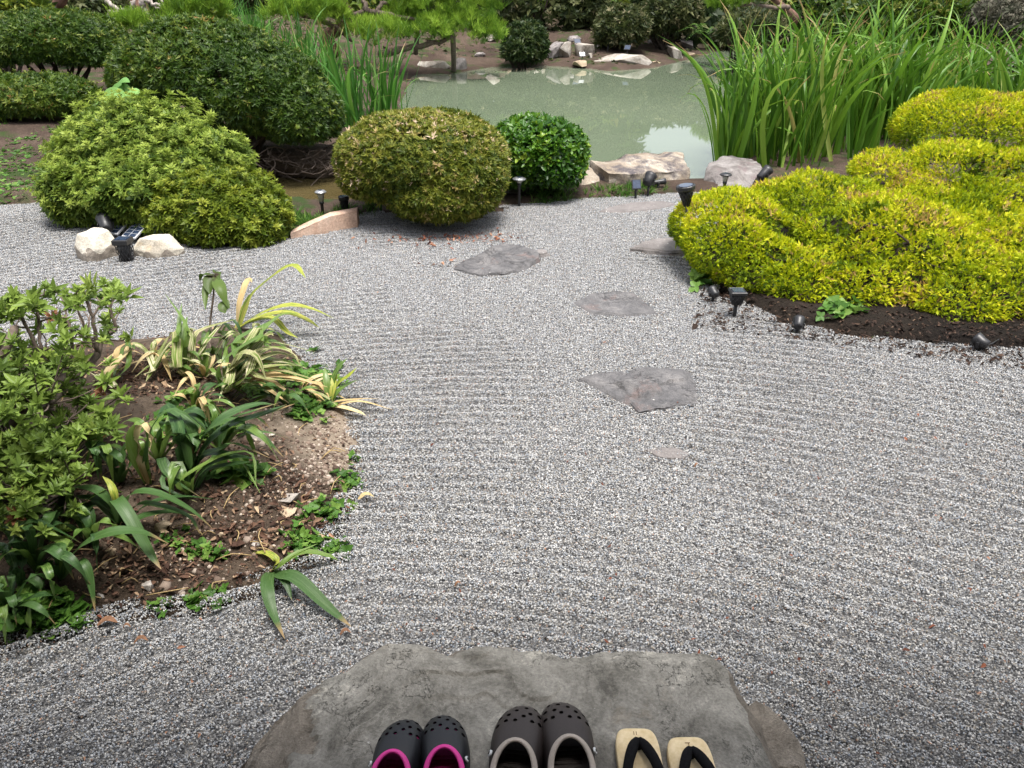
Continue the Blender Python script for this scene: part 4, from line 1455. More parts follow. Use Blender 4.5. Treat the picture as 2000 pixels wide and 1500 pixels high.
far_shrub('dark green shrub hanging over the far water left of the prop', [lobe(1028, 85, 16.6, 84, 80, .6), lobe(1010, 100, 16.2, 60, 45, .5)], 2600, 0.075, 'dark', 211)
far_shrub('round speckled shrub on the far bank above the long slab', [lobe(1215, 52, 18.0, 100, 75, .6), lobe(1200, 60, 17.8, 70, 55, .5)], 3000, 0.085, 'speck', 212)
far_shrub('wide speckled shrub right of the round far shrub', [lobe(1310, 25, 19.0, 120, 85, .8), lobe(1280, 40, 18.8, 80, 50, .6)], 3200, 0.09, 'speck', 213)
far_shrub('brownish shrub behind the far prop pole', [lobe(1155, 15, 20.0, 60, 80, .6), lobe(1135, 10, 20.3, 60, 60, .6)], 1600, 0.09, 'speck', 214)
far_shrub('low mossy dark mound left of the reeds on the right bank', [lobe(1480, 52, 15.5, 120, 62, .7), lobe(1440, 62, 15.2, 70, 40, .5)], 2600, 0.075, 'speck', 215)
far_shrub('long dark hedge mound behind the tall reeds', [lobe(1770, 35, 12.6, 240, 105, .8), lobe(1690, 45, 12.8, 120, 90, .7), lobe(1840, 40, 12.4, 130, 90, .7)], 6500, 0.075, 'yew', 216, zmin=0.05)
far_shrub('grey bare-twigged shrub in the top right corner', [lobe(1945, 45, 11.6, 120, 90, .6), lobe(2040, 40, 11.6, 160, 110, .7)], 4000, 0.06, 'greyleaf', 217, zmin=0.05)
far_shrub('loose leafy shrub above the dark left mound', [lobe(35, 12, 11.5, 110, 60, .5), lobe(-60, 10, 11.5, 150, 90, .6)], 2000, 0.075, 'azalea_warm', 218, zmin=0.3)
far_shrub('dark shrub between the bare branches and the left mound', [lobe(170, 10, 13.5, 150, 70, .7), lobe(95, 5, 13.5, 90, 60, .6)], 2000, 0.085, 'speck', 219, zmin=0.2)

ur = np.random.default_rng(88)
UN = ['left of the bare silvery branches', 'behind the silvery branches', 'behind the young bright pine', 'left behind the pine trunk', 'behind the pine trunk', 'right behind the pine pads', 'behind the dark overhanging shrub', 'behind the small far pine', 'behind the round speckled shrub', 'behind the wide speckled shrub', 'right of the wide speckled shrub', 'behind the mossy mound', 'behind the middle of the tall reeds', 'behind the hedge mound', 'behind the grey-twigged shrub']
for i, nm in enumerate(UN):
    x_ = -13.5 + i * 1.95 + ur.uniform(-.3, .3)
    y_ = 20.6 + ur.uniform(-.5, .9)
    zt = th(x_, y_)
    h_ = ur.uniform(.9, 1.5)
    far_shrub('dark undergrowth shrub ' + nm, [(x_, y_, zt + h_ * .5, 1.25, .8, h_ * .62), (x_ + ur.uniform(-.7, .7), y_ - .5, zt + h_ * .3, .9, .6, h_ * .45)], 800, 0.15, ['dark', 'speck', 'yew'][i % 3], 700 + i, group='undergrowth shrubs along the back of the bank', zmin=zt - .05, low=-0.95, amp=0.2)

# ------------------------------------------------------------------ trees behind the pond (their crowns show in the water)
def back_tree(x, y, rad, hgt, mat, label, seed, N=1100, size=0.29, low=0.1):
    r = np.random.default_rng(seed)
    z0 = th(x, y)
    t = thing('broadleaf_tree', label, 'tree', (x, y, z0), 0, 'trees closing the view behind the pond')
    lobes = []
    for k in range(9):
        a = r.uniform(0, 6.28)
        q = r.uniform(0.1, 0.62) * rad
        lobes.append((x + q * math.cos(a), y + q * math.sin(a), z0 + low + hgt * r.uniform(0.12, 0.85), rad * r.uniform(.38, .6), rad * r.uniform(.38, .6), hgt * r.uniform(.14, .22)))
    p, nn = lobe_points(lobes, N, r, 0.3, 0.9, z0 + 0.1, 0.3, 0.8, seed)
    tint = np.clip(0.45 + (fbm(p * 0.8, 3, seed) - 0.5) * 0.8 + r.normal(0, 0.2, len(p)), 0, 1)
    A = foliage(W6C, p, nn, size, r, 0.7, 0.15, 0.15, tint)
    lc = np.array(lobes)
    lc[:, 3:] *= 0.8
    pc, nc = lobe_points(lc, 500, r, 0.1, 0.9, z0 + 0.1, 0, 0.8, seed)
    Bc = foliage([leaf_template(0.9, 0.1, 0.1)], pc, np.cross(nc, r.normal(size=nc.shape)), 0.55, r, 0.3, 0.0, 0.0, r.random(len(pc)) * 0.3)
    A = (np.concatenate([A[0], Bc[0]]), np.concatenate([A[1], Bc[1] + len(A[0])]), np.concatenate([A[2], Bc[2]]))
    wpart(t, 'crown', np_mesh('tree_crown', A[0], A[1], A[2]), M[mat])
    mb = MB()
    tr = smooth_path([(x, y, z0 - 0.1), (x + r.normal(0, .15), y, z0 + hgt * 0.4), (x + r.normal(0, .3), y, z0 + hgt * 0.85)], 9)
    mb.add(*tube(tr, np.linspace(0.17, 0.04, 9), 9, 0.05))
    for L in lobes:
        s_ = tr[r.integers(3, 8)]
        mb.add(*tube(smooth_path([s_, (s_ + np.array(L[:3])) / 2 + r.normal(0, .1, 3), L[:3]], 6), np.linspace(0.06, 0.015, 6), 6))
    wpart(t, 'trunk', mb.mesh('tree_trunk'), M['bark'])


spec = [(-19, 24, 3.4, 6.5, 'dark'), (-14.2, 21.5, 2.7, 5.5, 'dark'), (-10.2, 23, 2.9, 6.5, 'yew'), (-6.3, 21.5, 2.4, 6.0, 'dark'), (-2.6, 23.5, 2.7, 6.5, 'yew'),
        (1.2, 22.6, 2.2, 5.2, 'dark'), (2.3, 24.5, 2.2, 3.6, 'yew'), (8.2, 23.0, 2.0, 1.5, 'dark'), (11.6, 21.0, 2.2, 2.7, 'dark'), (15.2, 20.5, 2.6, 4.4, 'yew'), (20, 22, 3.2, 6, 'dark'),
        (-8.5, 29, 3.4, 7.5, 'dark'), (0, 30, 3.6, 7, 'yew'), (8, 31, 3.2, 2.2, 'dark'), (16, 29, 3.4, 5, 'dark')]
names = ['far left end of the row', 'second from the left end', 'tall one behind the left evergreen mounds', 'behind the bare silvery branches', 'behind the low pine limbs', 'over the far prop pole', 'behind the speckled far shrubs',
         'low one left of the reeds', 'low one behind the tall reeds', 'behind the right hedge mound', 'far right end of the row', 'farther tree at the left rear', 'farther tree behind the pine', 'farther low tree at the right rear', 'farther tree in the right corner']
for i, (s_, nm) in enumerate(zip(spec, names)):
    back_tree(s_[0], s_[1], s_[2], s_[3], s_[4], 'dark shade tree, ' + nm, 300 + i)

# ------------------------------------------------------------------ pines with low limbs on props
def pine(name, label, trunk, tr_r, pads, limbs, seed, size=0.11, dens=200, group=None, extra=None):
    r = np.random.default_rng(seed)
    base = np.array(trunk[0])
    t = thing(name, label, 'pine tree', tuple(base), 0, group)
    mb = MB()
    pth = smooth_path(trunk, 12)
    mb.add(*tube(pth, np.linspace(tr_r, tr_r * 0.45, 12), 9, 0.07))
    wpart(t, 'trunk', mb.mesh('pine_trunk'), M['bark_red'])
    for L, rad in limbs:
        m2 = MB()
        pt = smooth_path(L, 12)
        pt[1:-1] += r.normal(0, rad * 0.35, pt[1:-1].shape)
        m2.add(*tube(pt, np.linspace(rad, rad * 0.5, 12), 8, 0.08))
        wpart(t, 'limb', m2.mesh('pine_limb'), M['bark'])
    for L in pads:
        L = np.array(L)
        vol = L[3] * L[4]
        NC = int(dens * vol / 0.12 / 7) + 24
        N = NC
        d = r.normal(size=(N, 3))
        d /= np.linalg.norm(d, axis=1)[:, None]
        d[:, 2] = np.abs(d[:, 2]) * np.where(r.random(N) < 0.78, 1, -0.6)
        p = L[:3] + d * L[3:] * r.uniform(0.45, 1.0, (N, 1)) ** 0.5
        p += (fbm(p * 3.5, 2, seed)[:, None] - 0.5) * 0.3 * np.array([1, 1, 0.6])
        tint = np.clip(0.5 + 0.25 * d[:, 2] + r.normal(0, 0.22, N), 0, 1)
        p = np.repeat(p, 7, 0) + r.normal(0, 0.035, (N * 7, 3))
        tint = np.clip(np.repeat(tint, 7) + r.normal(0, 0.1, N * 7), 0, 1)
        N = N * 7
        A = foliage(TUFT, p, np.tile([0, 0, 1.0], (N, 1)), size, r, 0.55, 0.45, 0.0, tint)
        wpart(t, 'foliage', np_mesh('pine_foliage', A[0], A[1], A[2]), M['pine'])
    return t


g = lambda u, v, y: tuple(Q(u, v, y))
pine('pine_tree', 'trained pine stretching bright needle pads over the pond on wooden props', [g(655, 110, 14.6), g(640, 70, 14.7), g(690, 40, 14.8), g(665, 0, 14.9), g(640, -120, 15)], 0.13,
     [lobe(860, 25, 14.9, 240, 80, .7), lobe(905, 55, 14.6, 150, 60, .5), lobe(960, 70, 14.7, 75, 34, .35), lobe(845, 62, 14.4, 120, 44, .5), lobe(742, 62, 14.2, 128, 44, .5), lobe(600, 12, 14.2, 150, 40, .5), lobe(560, 28, 14.0, 80, 30, .35), lobe(650, 35, 14.3, 70, 40, .4),
      lobe(760, -40, 15, 260, 60, .7), lobe(900, -30, 15, 220, 60, .7)],
     [([g(655, 30, 14.8), g(700, 27, 14.7), g(740, 22, 14.6), (g(780, 34, 14.6)), g(818, 40, 14.6)], 0.055), ([g(740, 105, 14.6), g(790, 95, 14.6), g(840, 86, 14.7), g(884, 72, 14.8)], 0.065),
      ([g(590, 28, 14.3), g(630, 38, 14.4), g(670, 62, 14.6), g(690, 78, 14.6)], 0.05), ([g(715, 24, 14.6), g(712, 5, 14.7), g(700, -20, 14.8)], 0.05), ([g(735, 24, 14.6), g(745, 8, 14.7), g(760, 5, 14.8), g(765, -25, 14.9)], 0.04)], 401)
pine('pine_tree', 'small pine with a pale supporting prop on the far bank', [g(1075, 60, 21.6), g(1090, 45, 21.4), g(1125, 38, 21.2), g(1135, 34, 21.1)], 0.09,
     [lobe(1090, 12, 20.9, 110, 50, .6), lobe(1060, 8, 21.2, 60, 50, .5), lobe(1120, 18, 20.7, 50, 32, .4), lobe(1090, -30, 21, 160, 50, .7)], [([g(1097, 36, 21.2), g(1115, 30, 21.0), g(1134, 36, 20.9)], 0.07)], 402, size=0.13)
pine('pine_tree', 'bright young pine rising behind the largest evergreen mound', [g(395, 95, 10.8), g(385, 40, 10.8), g(380, -60, 10.9)], 0.07,
     [lobe(390, 18, 10.6, 110, 62, .5), lobe(345, 45, 10.4, 70, 44, .35), lobe(262, 50, 10.6, 74, 44, .35), lobe(420, 30, 10.8, 60, 70, .4), lobe(370, -35, 10.8, 160, 60, .6)], [], 403, size=0.10)
pine('pine_tree', 'pine tip hanging in at the top edge left of the reeds', [g(1560, 40, 17.5), g(1520, 5, 17.5), g(1480, -40, 17.5)], 0.09,
     [lobe(1425, 2, 16.8, 80, 34, .4), lobe(1465, -10, 17, 90, 40, .5), lobe(1400, 6, 16.7, 36, 20, .3)], [([g(1540, 15, 17.4), g(1490, 12, 17.2), g(1440, 6, 17.0)], 0.05)], 404, size=0.12)

# old reddish trunk with bare silvery branches
t = thing('old_tree', 'reddish old trunk with bare silvery branches behind the evergreen mounds', 'tree', tuple(g(272, 75, 12.2)))
mb = MB()
mb.add(*tube(smooth_path([g(285, 40, 12.2), g(272, 10, 12.2), g(262, -30, 12.3), g(250, -110, 12.4)], 10), np.linspace(0.12, 0.10, 10), 9, 0.08))
wpart(t, 'trunk', mb.mesh('old_trunk'), M['bark_red'])
for L, rad in [([(205, 0), (222, 14), (240, 21), (258, 20), (262, 0)], .032), ([(258, 20), (235, 24), (214, 24), (210, 33), (222, 40)], .022), ([(275, 20), (283, 28), (296, 30), (308, 40)], .024), ([(258, 2), (262, 24), (266, 30)], .026), ([(285, 0), (300, 8), (312, 10), (318, 4)], .028), ([(300, 8), (306, 16), (316, 14)], .018), ([(275, 0), (280, 14), (284, 28)], .05)]:
    m2 = MB()
    pt = smooth_path([g(u, v, 12.0) for u, v in L], 12)
    pt[1:-1] += rng.normal(0, 0.012, pt[1:-1].shape)
    m2.add(*tube(pt, np.linspace(rad, rad * 0.6, 12), 7, 0.08))
    wpart(t, 'branch', m2.mesh('bare_branch'), M['deadwood'])
# grey dead limb at top left
m2 = MB()
pt = smooth_path([g(70, 20, 12.6), g(92, 9, 12.6), g(112, 6, 12.6), g(130, -20, 12.6)], 10)
m2.add(*tube(pt, np.linspace(0.11, 0.08, 10), 9, 0.1))
single('tree_stump', 'pinkish leaning trunk piece behind the top left mound', 'tree stump', m2.mesh('tree_stump'), M['bark_red'], tuple(pt[0]))

M['prop_wood'] = plain('weathered_prop_wood', (0.19, 0.155, 0.125), 0.85, 0.2, vary=0.35, scale=25, bmp=0.6)
M['pale_wood'] = plain('pale_prop_wood', (0.34, 0.29, 0.23), 0.85, 0.2, vary=0.3, scale=25, bmp=0.5)


def prop(label, a, b_, rad, mat):
    mb = MB()
    pt = smooth_path([a, (np.array(a) + np.array(b_)) / 2 + np.array([0.01, 0, 0]), b_], 8)
    mb.add(*tube(pt, np.full(8, rad), 9, 0.04))
    single('prop_pole', label, 'prop pole', mb.mesh('prop_pole'), mat, tuple(a), 'wooden poles propping the pines')


prop('weathered prop pole standing in the water edge under the pine limb', P(886, 146, WATER_Z - 0.05), Q(884, 68, 14.8), 0.05, M['prop_wood'])
prop('darker prop pole behind, under the upper pine limb', Q(812, 105, 15.2), Q(815, 36, 14.9), 0.045, M['prop_wood'])
prop('pale slim prop pole under the small far pine', (Q(1096, 88, 19.4)), Q(1097, 28, 20.4), 0.055, M['pale_wood'])

# ------------------------------------------------------------------ blades
def blade_mesh(name, path, width, fold=0.25, taper=0.55, n_=12, twist=0.0, basew=0.6, thick=0.0, side=None):
    """a strap leaf along a path: three points across, keeled, tapering to a tip; stores along / across"""
    pth = smooth_path(path, n_)
    V, al, ac = [], [], []
    for i in range(n_):
        t = i / (n_ - 1)
        tan = pth[min(i + 1, n_ - 1)] - pth[max(i - 1, 0)]
        tan /= np.linalg.norm(tan) + 1e-9
        if side is None:
            s = np.cross(tan, np.array([0, 0, 1.0]))
            if np.linalg.norm(s) < 0.15:
                s = np.array([1.0, 0, 0])
        else:
            s = np.array(side, float) - tan * (np.array(side, float) @ tan)
        s /= np.linalg.norm(s) + 1e-9
        nn = np.cross(s, tan)
        a = twist * t
        s2 = s * math.cos(a) + nn * math.sin(a)
        n2 = np.cross(s2, tan)
        w = width * 0.5 * (basew + (1 - basew) * min(1, t / 0.3)) * (1 - max(0, (t - taper) / (1 - taper)) ** 1.6) + 0.0006
        for k, f in enumerate((-1, -0.5, 0, 0.5, 1)):
            V.append(pth[i] + s2 * w * f + n2 * w * fold * abs(f))
            al.append(t * 3)
            ac.append(k / 4)
    Fc = []
    for i in range(n_ - 1):
        for k in range(4):
            a = i * 5 + k
            Fc.append((a, a + 1, a + 6, a + 5))
    me = np_mesh(name, np.array(V), np.array(Fc), None, True)
    for nm, d in (('along', al), ('across', ac)):
        at = me.attributes.new(nm, 'FLOAT', 'POINT')
        at.data.foreach_set('value', np.array(d, np.float32))
    return me


def arc(length, lean0, lean1, p=1.6, n_=9, az=0.0):
    """a path from the origin: lean (degrees from the vertical) grows from lean0 to lean1"""
    pts = [np.zeros(3)]
    for i in range(n_):
        t = (i + 0.5) / n_
        a = R(lean0 + (lean1 - lean0) * t ** p)
        pts.append(pts[-1] + np.array([math.sin(a) * math.cos(az), math.sin(a) * math.sin(az), math.cos(a)]) * length / n_)
    return np.array(pts)


def reed_protos(seed, n_, width, bend, mat):
    r = np.random.default_rng(seed)
    out = []
    for k in range(n_):
        l1 = r.uniform(*bend)
        if k % 3 == 0:
            l1 = l1 * 2.2 + 15
        me = blade_mesh('reed_leaf', arc(1.0, 0, l1, r.uniform(1.6, 3.2)), width, 0.3, 0.35, 12, r.uniform(-0.9, 0.9), 0.7, side=(r.normal(), r.normal() + 1.2, 0))
        me.materials.append(M[mat])
        out.append(me)
    return out


def reeds(name, label, spots, protos, mat, massmat, r, lengths, lean=10, maxn=300, group=None):
    """spots: (x, y, weight) positions of every blade; the nearest 300 are leaf parts, the rest one mass"""
    c = np.mean(spots, 0)
    t = thing(name, label, 'reeds', (c[0], c[1], WATER_Z), 0, group)
    order = np.argsort(spots[:, 1])
    massV, massF, massT, nb = [], [], [], 0
    for j, i in enumerate(order):
        x, y = spots[i]
        me = protos[r.integers(len(protos))]
        L = r.uniform(*lengths) * (0.8 + 0.35 * float(vnoise(np.array([[x * 2, y * 2, 0]]), 5)[0]))
        e = Matrix.Rotation(R(r.normal(0, lean)), 4, 'X') @ Matrix.Rotation(R(r.normal(0, lean)), 4, 'Y')
        m4 = Matrix.Translation((x - c[0], y - c[1], 0)) @ e @ Matrix.Rotation(r.uniform(0, 6.28), 4, 'Z') @ Matrix.Diagonal((r.uniform(0.8, 1.25),) * 2 + (1, 1)) @ Matrix.Scale(L, 4)
        if j < maxn:
            o = bpy.data.objects.new('leaf', me)
            col.objects.link(o)
            o.parent = t
            o.matrix_local = m4
        else:
            co = np.empty(len(me.vertices) * 3, np.float32)
            me.vertices.foreach_get('co', co)
            co = co.reshape(-1, 3) @ np.array(m4.to_3x3()).T + np.array(m4.translation)
            fi = np.empty(len(me.loops), np.int32)
            me.loops.foreach_get('vertex_index', fi)
            massV.append(co)
            massF.append(fi.reshape(-1, 4) + nb)
            massT.append(np.full(len(co), r.random()))
            nb += len(co)
    if massV:
        o = link('leaves', np_mesh('reed_leaves', np.concatenate(massV), np.concatenate(massF), np.concatenate(massT), True), M[massmat], t)
        o['kind'] = 'stuff'
    return t


def spots_in(pts_px, z, n_, r, clump=None):
    pl = np.array([P(u, v, z)[:2] for u, v in pts_px])
    lo, hi = pl.min(0), pl.max(0)
    out = []
    cl = r.uniform(lo, hi, (clump, 2)) if clump else None
    while len(out) < n_:
        q = r.uniform(lo, hi) if cl is None else cl[r.integers(clump)] + r.normal(0, 0.10, 2)
        if sdist(np.array([q[0]]), np.array([q[1]]), pl)[0] < 0:
            out.append(q)
    return np.array(out)


r1 = np.random.default_rng(61)
pa = reed_protos(62, 26, 0.031, (6, 66), 'iris')
pb = reed_protos(63, 20, 0.027, (6, 46), 'iris_blue')
sp_main = spots_in([(1392, 332), (1430, 345), (1520, 352), (1600, 348), (1660, 335), (1740, 310), (1790, 262), (1640, 250), (1500, 260), (1400, 290)], -0.05, 760, r1, 70)
reeds('reed_stand', 'tall green reed stand leaning over the pitted grey rock', sp_main, pa, 'iris', 'iris_mass', r1, (0.85, 1.52), 9, group='stands of tall reeds at the pond')
sp_r = spots_in([(1690, 292), (1760, 296), (1990, 262), (2130, 250), (2130, 190), (1980, 195), (1800, 205), (1700, 240)], -0.02, 640, r1, 60)
reeds('reed_stand', 'looser arching reed stand behind the golden shrubs', sp_r, pa, 'iris', 'iris_mass', r1, (0.85, 1.35), 17, group='stands of tall reeds at the pond')
sp_l = spots_in([(520, 200), (600, 262), (680, 270), (790, 268), (868, 242), (868, 205), (780, 178), (660, 165), (560, 130), (480, 92), (440, 100)], -0.08, 760, r1, 80)
reeds('reed_stand', 'upright blue-green reed stand behind the bronze ball shrub', sp_l, pb, 'iris_blue', 'iris_blue_mass', r1, (0.7, 1.3), 9, group='stands of tall reeds at the pond')


# ------------------------------------------------------------------ strap leaved plants in the bed
def zpt(u, v, z):
    return P(u, v, z)


def strap_plant(name, label, base_uv, leaves, extra=0, group='strap-leaved plants in the soil bed'):
    """leaves: (list of (u, v, height above the bed), width in photo pixels, material)"""
    b_ = bz(*base_uv)
    t = thing(name, label, 'plant', tuple(b_), 0, group)
    jr = np.random.default_rng(int(base_uv[0] * 7 + base_uv[1]))
    more = [([(u + jr.normal(0, 16), v + jr.normal(0, 12), max(0.004, h * jr.uniform(.75, 1.2))) for u, v, h in pts], w_ * jr.uniform(.7, 1.1), mt_)
            for _ in range(extra) for pts, w_, mt_ in leaves]
    for pts, wpx, mat in leaves + more:
        path_ = [b_ + np.array([0, 0, -0.01])] + [P(u, v, b_[2] + h) for u, v, h in pts]
        w = wpx * 1.12 * mpp(path_[len(path_) // 2])
        me = blade_mesh('strap_leaf', path_, w, 0.22, 0.5, 14, random.uniform(-0.35, 0.35), 0.55)
        wpart(t, 'leaf', me, M[mat])
    return t


D, MI, YL, DR, ST = 'strap_dark', 'strap_mid', 'strap_yellow', 'strap_dry', 'straw'
strap_plant('strap_plant', 'yellow striped strap plant at the back corner of the bed, leaves arching over gravel', (462, 642), [
    ([(490, 580, .12), (540, 535, .24), (575, 519, .28), (597, 543, .25)], 20, YL), ([(500, 618, .09), (560, 597, .15), (610, 604, .12), (652, 622, .06)], 17, YL),
    ([(505, 620, .07), (560, 611, .10), (600, 625, .06), (624, 640, .02)], 15, YL), ([(467, 600, .10), (478, 560, .18), (487, 544, .20), (492, 552, .19)], 12, ST),
    ([(490, 628, .05), (530, 620, .06), (560, 648, .02), (582, 660, .0)], 12, YL), ([(480, 632, .03), (515, 622, .05), (545, 625, .03)], 13, MI)])
strap_plant('strap_plant', 'dense clump of bleached striped leaves combed to the right', (440, 765), [
    ([(470, 700, .12), (505, 650, .2), (512, 640, .22)], 15, DR), ([(475, 700, .12), (520, 658, .18), (535, 652, .2)], 16, DR), ([(480, 720, .12), (540, 690, .15), (590, 705, .10)], 15, DR),
    ([(480, 720, .10), (545, 705, .12), (600, 720, .06)], 13, DR), ([(470, 725, .10), (530, 720, .12), (620, 742, .03)], 12, DR), ([(460, 700, .14), (500, 662, .2), (530, 672, .2)], 14, MI),
    ([(455, 715, .14), (470, 690, .2), (500, 695, .2), (520, 740, .12)], 14, DR), ([(450, 735, .1), (452, 715, .13), (430, 770, .06)], 14, DR), ([(500, 740, .08), (560, 735, .08), (640, 756, .01)], 11, ST),
    ([(465, 710, .13), (520, 680, .18), (570, 690, .14), (585, 712, .1)], 13, DR), ([(470, 690, .14), (490, 655, .2), (505, 648, .21)], 13, MI), ([(480, 735, .08), (530, 745, .06), (570, 770, .01)], 12, ST),
    ([(470, 745, .07), (510, 755, .05), (540, 785, .0)], 12, DR), ([(465, 720, .1), (500, 700, .14), (555, 712, .1), (590, 750, .03)], 14, MI), ([(450, 720, .12), (480, 680, .18), (540, 620, .2), (570, 612, .2)], 10, MI)], 1)
strap_plant('strap_plant', 'small upright bleached leaves in front of the wilting seedling', (365, 735), [
    ([(350, 690, .1), (335, 670, .14), (300, 720, .05), (285, 745, .02)], 17, DR), ([(345, 690, .1), (325, 685, .12), (300, 735, .02)], 16, MI), ([(360, 680, .12), (360, 640, .18), (366, 618, .2)], 12, MI),
    ([(370, 690, .1), (372, 650, .16), (368, 640, .17)], 14, DR), ([(385, 700, .08), (410, 660, .14), (440, 625, .16)], 12, DR), ([(390, 700, .08), (400, 670, .12), (410, 640, .15)], 12, MI), ([(340, 700, .06), (300, 710, .05), (260, 740, .01)], 14, DR),
    ([(352, 690, .10), (350, 630, .2), (355, 592, .25)], 9, MI)], 1)
strap_plant('strap_plant', 'pale folded leaves lying by the azalea branches', (215, 745), [
    ([(225, 715, .06), (245, 690, .08), (250, 672, .1)], 15, ST), ([(215, 720, .05), (205, 735, .03), (195, 758, .0)], 14, DR), ([(235, 700, .07), (245, 676, .11), (262, 680, .11)], 10, MI)], 2)
strap_plant('strap_plant', 'small fresh green strap plant at the right tip of the bed', (645, 792), [
    ([(640, 760, .06), (636, 735, .1), (634, 718, .12)], 12, MI), ([(648, 750, .07), (662, 718, .13), (678, 700, .16)], 13, MI), ([(655, 755, .06), (680, 735, .09), (697, 718, .11)], 12, YL), ([(660, 765, .05), (685, 748, .06), (702, 742, .06)], 12, MI),
    ([(650, 760, .06), (655, 730, .1), (662, 715, .13)], 10, YL), ([(670, 788, .02), (710, 785, .02), (765, 800, .0)], 10, ST), ([(665, 795, .02), (700, 805, .01), (715, 812, .0)], 13, ST), ([(655, 785, .02), (700, 780, .02), (742, 778, .0)], 9, ST),
    ([(625, 785, .02), (610, 770, .02), (600, 768, .01)], 9, ST)])
strap_plant('strap_plant', 'large glossy dark strap plant arching across the middle of the bed', (372, 965), [
    ([(385, 880, .14), (430, 820, .24), (500, 790, .24), (545, 792, .2)], 20, D), ([(390, 890, .13), (440, 835, .2), (500, 812, .2), (560, 790, .18)], 17, D), ([(380, 880, .14), (370, 830, .22), (330, 802, .25), (300, 820, .2)], 20, D),
    ([(385, 905, .1), (410, 885, .12), (460, 890, .1), (505, 898, .06)], 17, D), ([(392, 925, .07), (425, 900, .1), (470, 893, .1), (520, 905, .04)], 15, D), ([(370, 900, .12), (355, 840, .2), (375, 860, .18), (378, 890, .12)], 14, D),
    ([(360, 940, .08), (345, 905, .12), (335, 935, .1), (338, 975, .04)], 17, MI), ([(345, 940, .06), (315, 895, .12), (330, 930, .1), (390, 970, .03)], 15, D), ([(380, 930, .09), (420, 895, .13), (490, 885, .1), (500, 950, .02)], 10, MI)], 1)
strap_plant('strap_plant', 'yellow-green leaf folded over with a dry tan tip', (290, 945), [
    ([(270, 905, .10), (258, 855, .2), (262, 828, .25), (280, 832, .24)], 22, MI), ([(275, 905, .10), (268, 850, .2), (280, 828, .25), (296, 860, .2), (290, 885, .16)], 14, ST), ([(285, 900, .1), (300, 830, .22), (340, 800, .26), (385, 830, .2), (390, 850, .17)], 18, D),
    ([(282, 910, .08), (275, 870, .14), (270, 860, .15)], 18, MI)])
strap_plant('strap_plant', 'short dark leaf fan beside the azalea twigs', (235, 942), [
    ([(220, 905, .08), (200, 875, .12), (185, 858, .14)], 20, D), ([(240, 910, .08), (245, 870, .14), (262, 855, .16)], 15, D), ([(250, 915, .07), (275, 885, .1), (290, 870, .12)], 14, D)])
strap_plant('strap_plant', 'broad dark strap plant spreading both ways in front of the folded leaf', (235, 1020), [
    ([(205, 970, .10), (165, 952, .12), (110, 960, .06)], 20, D), ([(200, 980, .08), (150, 972, .09), (100, 982, .03)], 18, D), ([(190, 985, .07), (170, 1000, .06), (178, 1030, .02)], 24, D),
    ([(250, 970, .12), (300, 962, .14), (370, 995, .08), (415, 1032, .01)], 20, D), ([(270, 985, .09), (320, 990, .09), (370, 1010, .05), (390, 1042, .0)], 14, D), ([(225, 975, .13), (250, 1005, .12), (290, 1075, .04), (315, 1112, .0)], 22, D),
    ([(290, 985, .08), (350, 970, .08), (420, 975, .03)], 14, D), ([(225, 970, .1), (215, 945, .13), (200, 930, .15)], 12, YL), ([(255, 1030, .04), (275, 1010, .07), (330, 1000, .06), (388, 1008, .02)], 18, D)])
strap_plant('strap_plant', 'dark strap plant with one long leaf arching over bare soil', (122, 1130), [
    ([(140, 1085, .10), (200, 1045, .18), (270, 1038, .17), (330, 1062, .10)], 26, D), ([(118, 1080, .12), (108, 1068, .13), (60, 1075, .1)], 22, D), ([(150, 1100, .09), (165, 1105, .1), (178, 1140, .06), (186, 1195, .0)], 18, D),
    ([(105, 1105, .08), (85, 1100, .08), (45, 1112, .04)], 15, D), ([(125, 1090, .1), (135, 1065, .13), (75, 1045, .12), (15, 1068, .05)], 15, MI)])
strap_plant('strap_plant', 'dark strap plant cut by the left picture edge', (42, 1145), [
    ([(25, 1100, .1), (8, 1068, .12), (-10, 1060, .12)], 14, D), ([(40, 1110, .08), (42, 1080, .1), (25, 1050, .14), (-5, 1015, .16)], 20, D), ([(20, 1060, .14), (60, 1018, .2), (110, 1035, .16), (160, 1062, .1)], 16, D), ([(55, 1130, .04), (75, 1140, .03), (80, 1160, .0)], 16, D)])
strap_plant('strap_plant', 'single upright green blade at the lower left gravel edge', (60, 1258), [
    ([(58, 1230, .04), (57, 1200, .08), (60, 1172, .11)], 13, MI)])
strap_plant('strap_plant', 'uprooted strap plant flopped over the gravel at the lower bed edge', (530, 1122), [
    ([(524, 1125, .03), (522, 1150, .05), (532, 1195, .02), (556, 1248, .004)], 22, D), ([(548, 1123, .04), (580, 1130, .05), (640, 1185, .02), (686, 1224, .006)], 24, D), ([(545, 1125, .03), (558, 1135, .04), (570, 1172, .012)], 17, D),
    ([(545, 1105, .04), (590, 1078, .06), (640, 1085, .03), (660, 1094, .01)], 13, MI), ([(545, 1108, .04), (570, 1085, .06), (620, 1062, .06)], 8, MI), ([(540, 1095, .03), (520, 1080, .04), (485, 1080, .02)], 12, YL)])

# more arching leaves and straw blades of the tangle, each group a plant of its own
tr_ = np.random.default_rng(909)


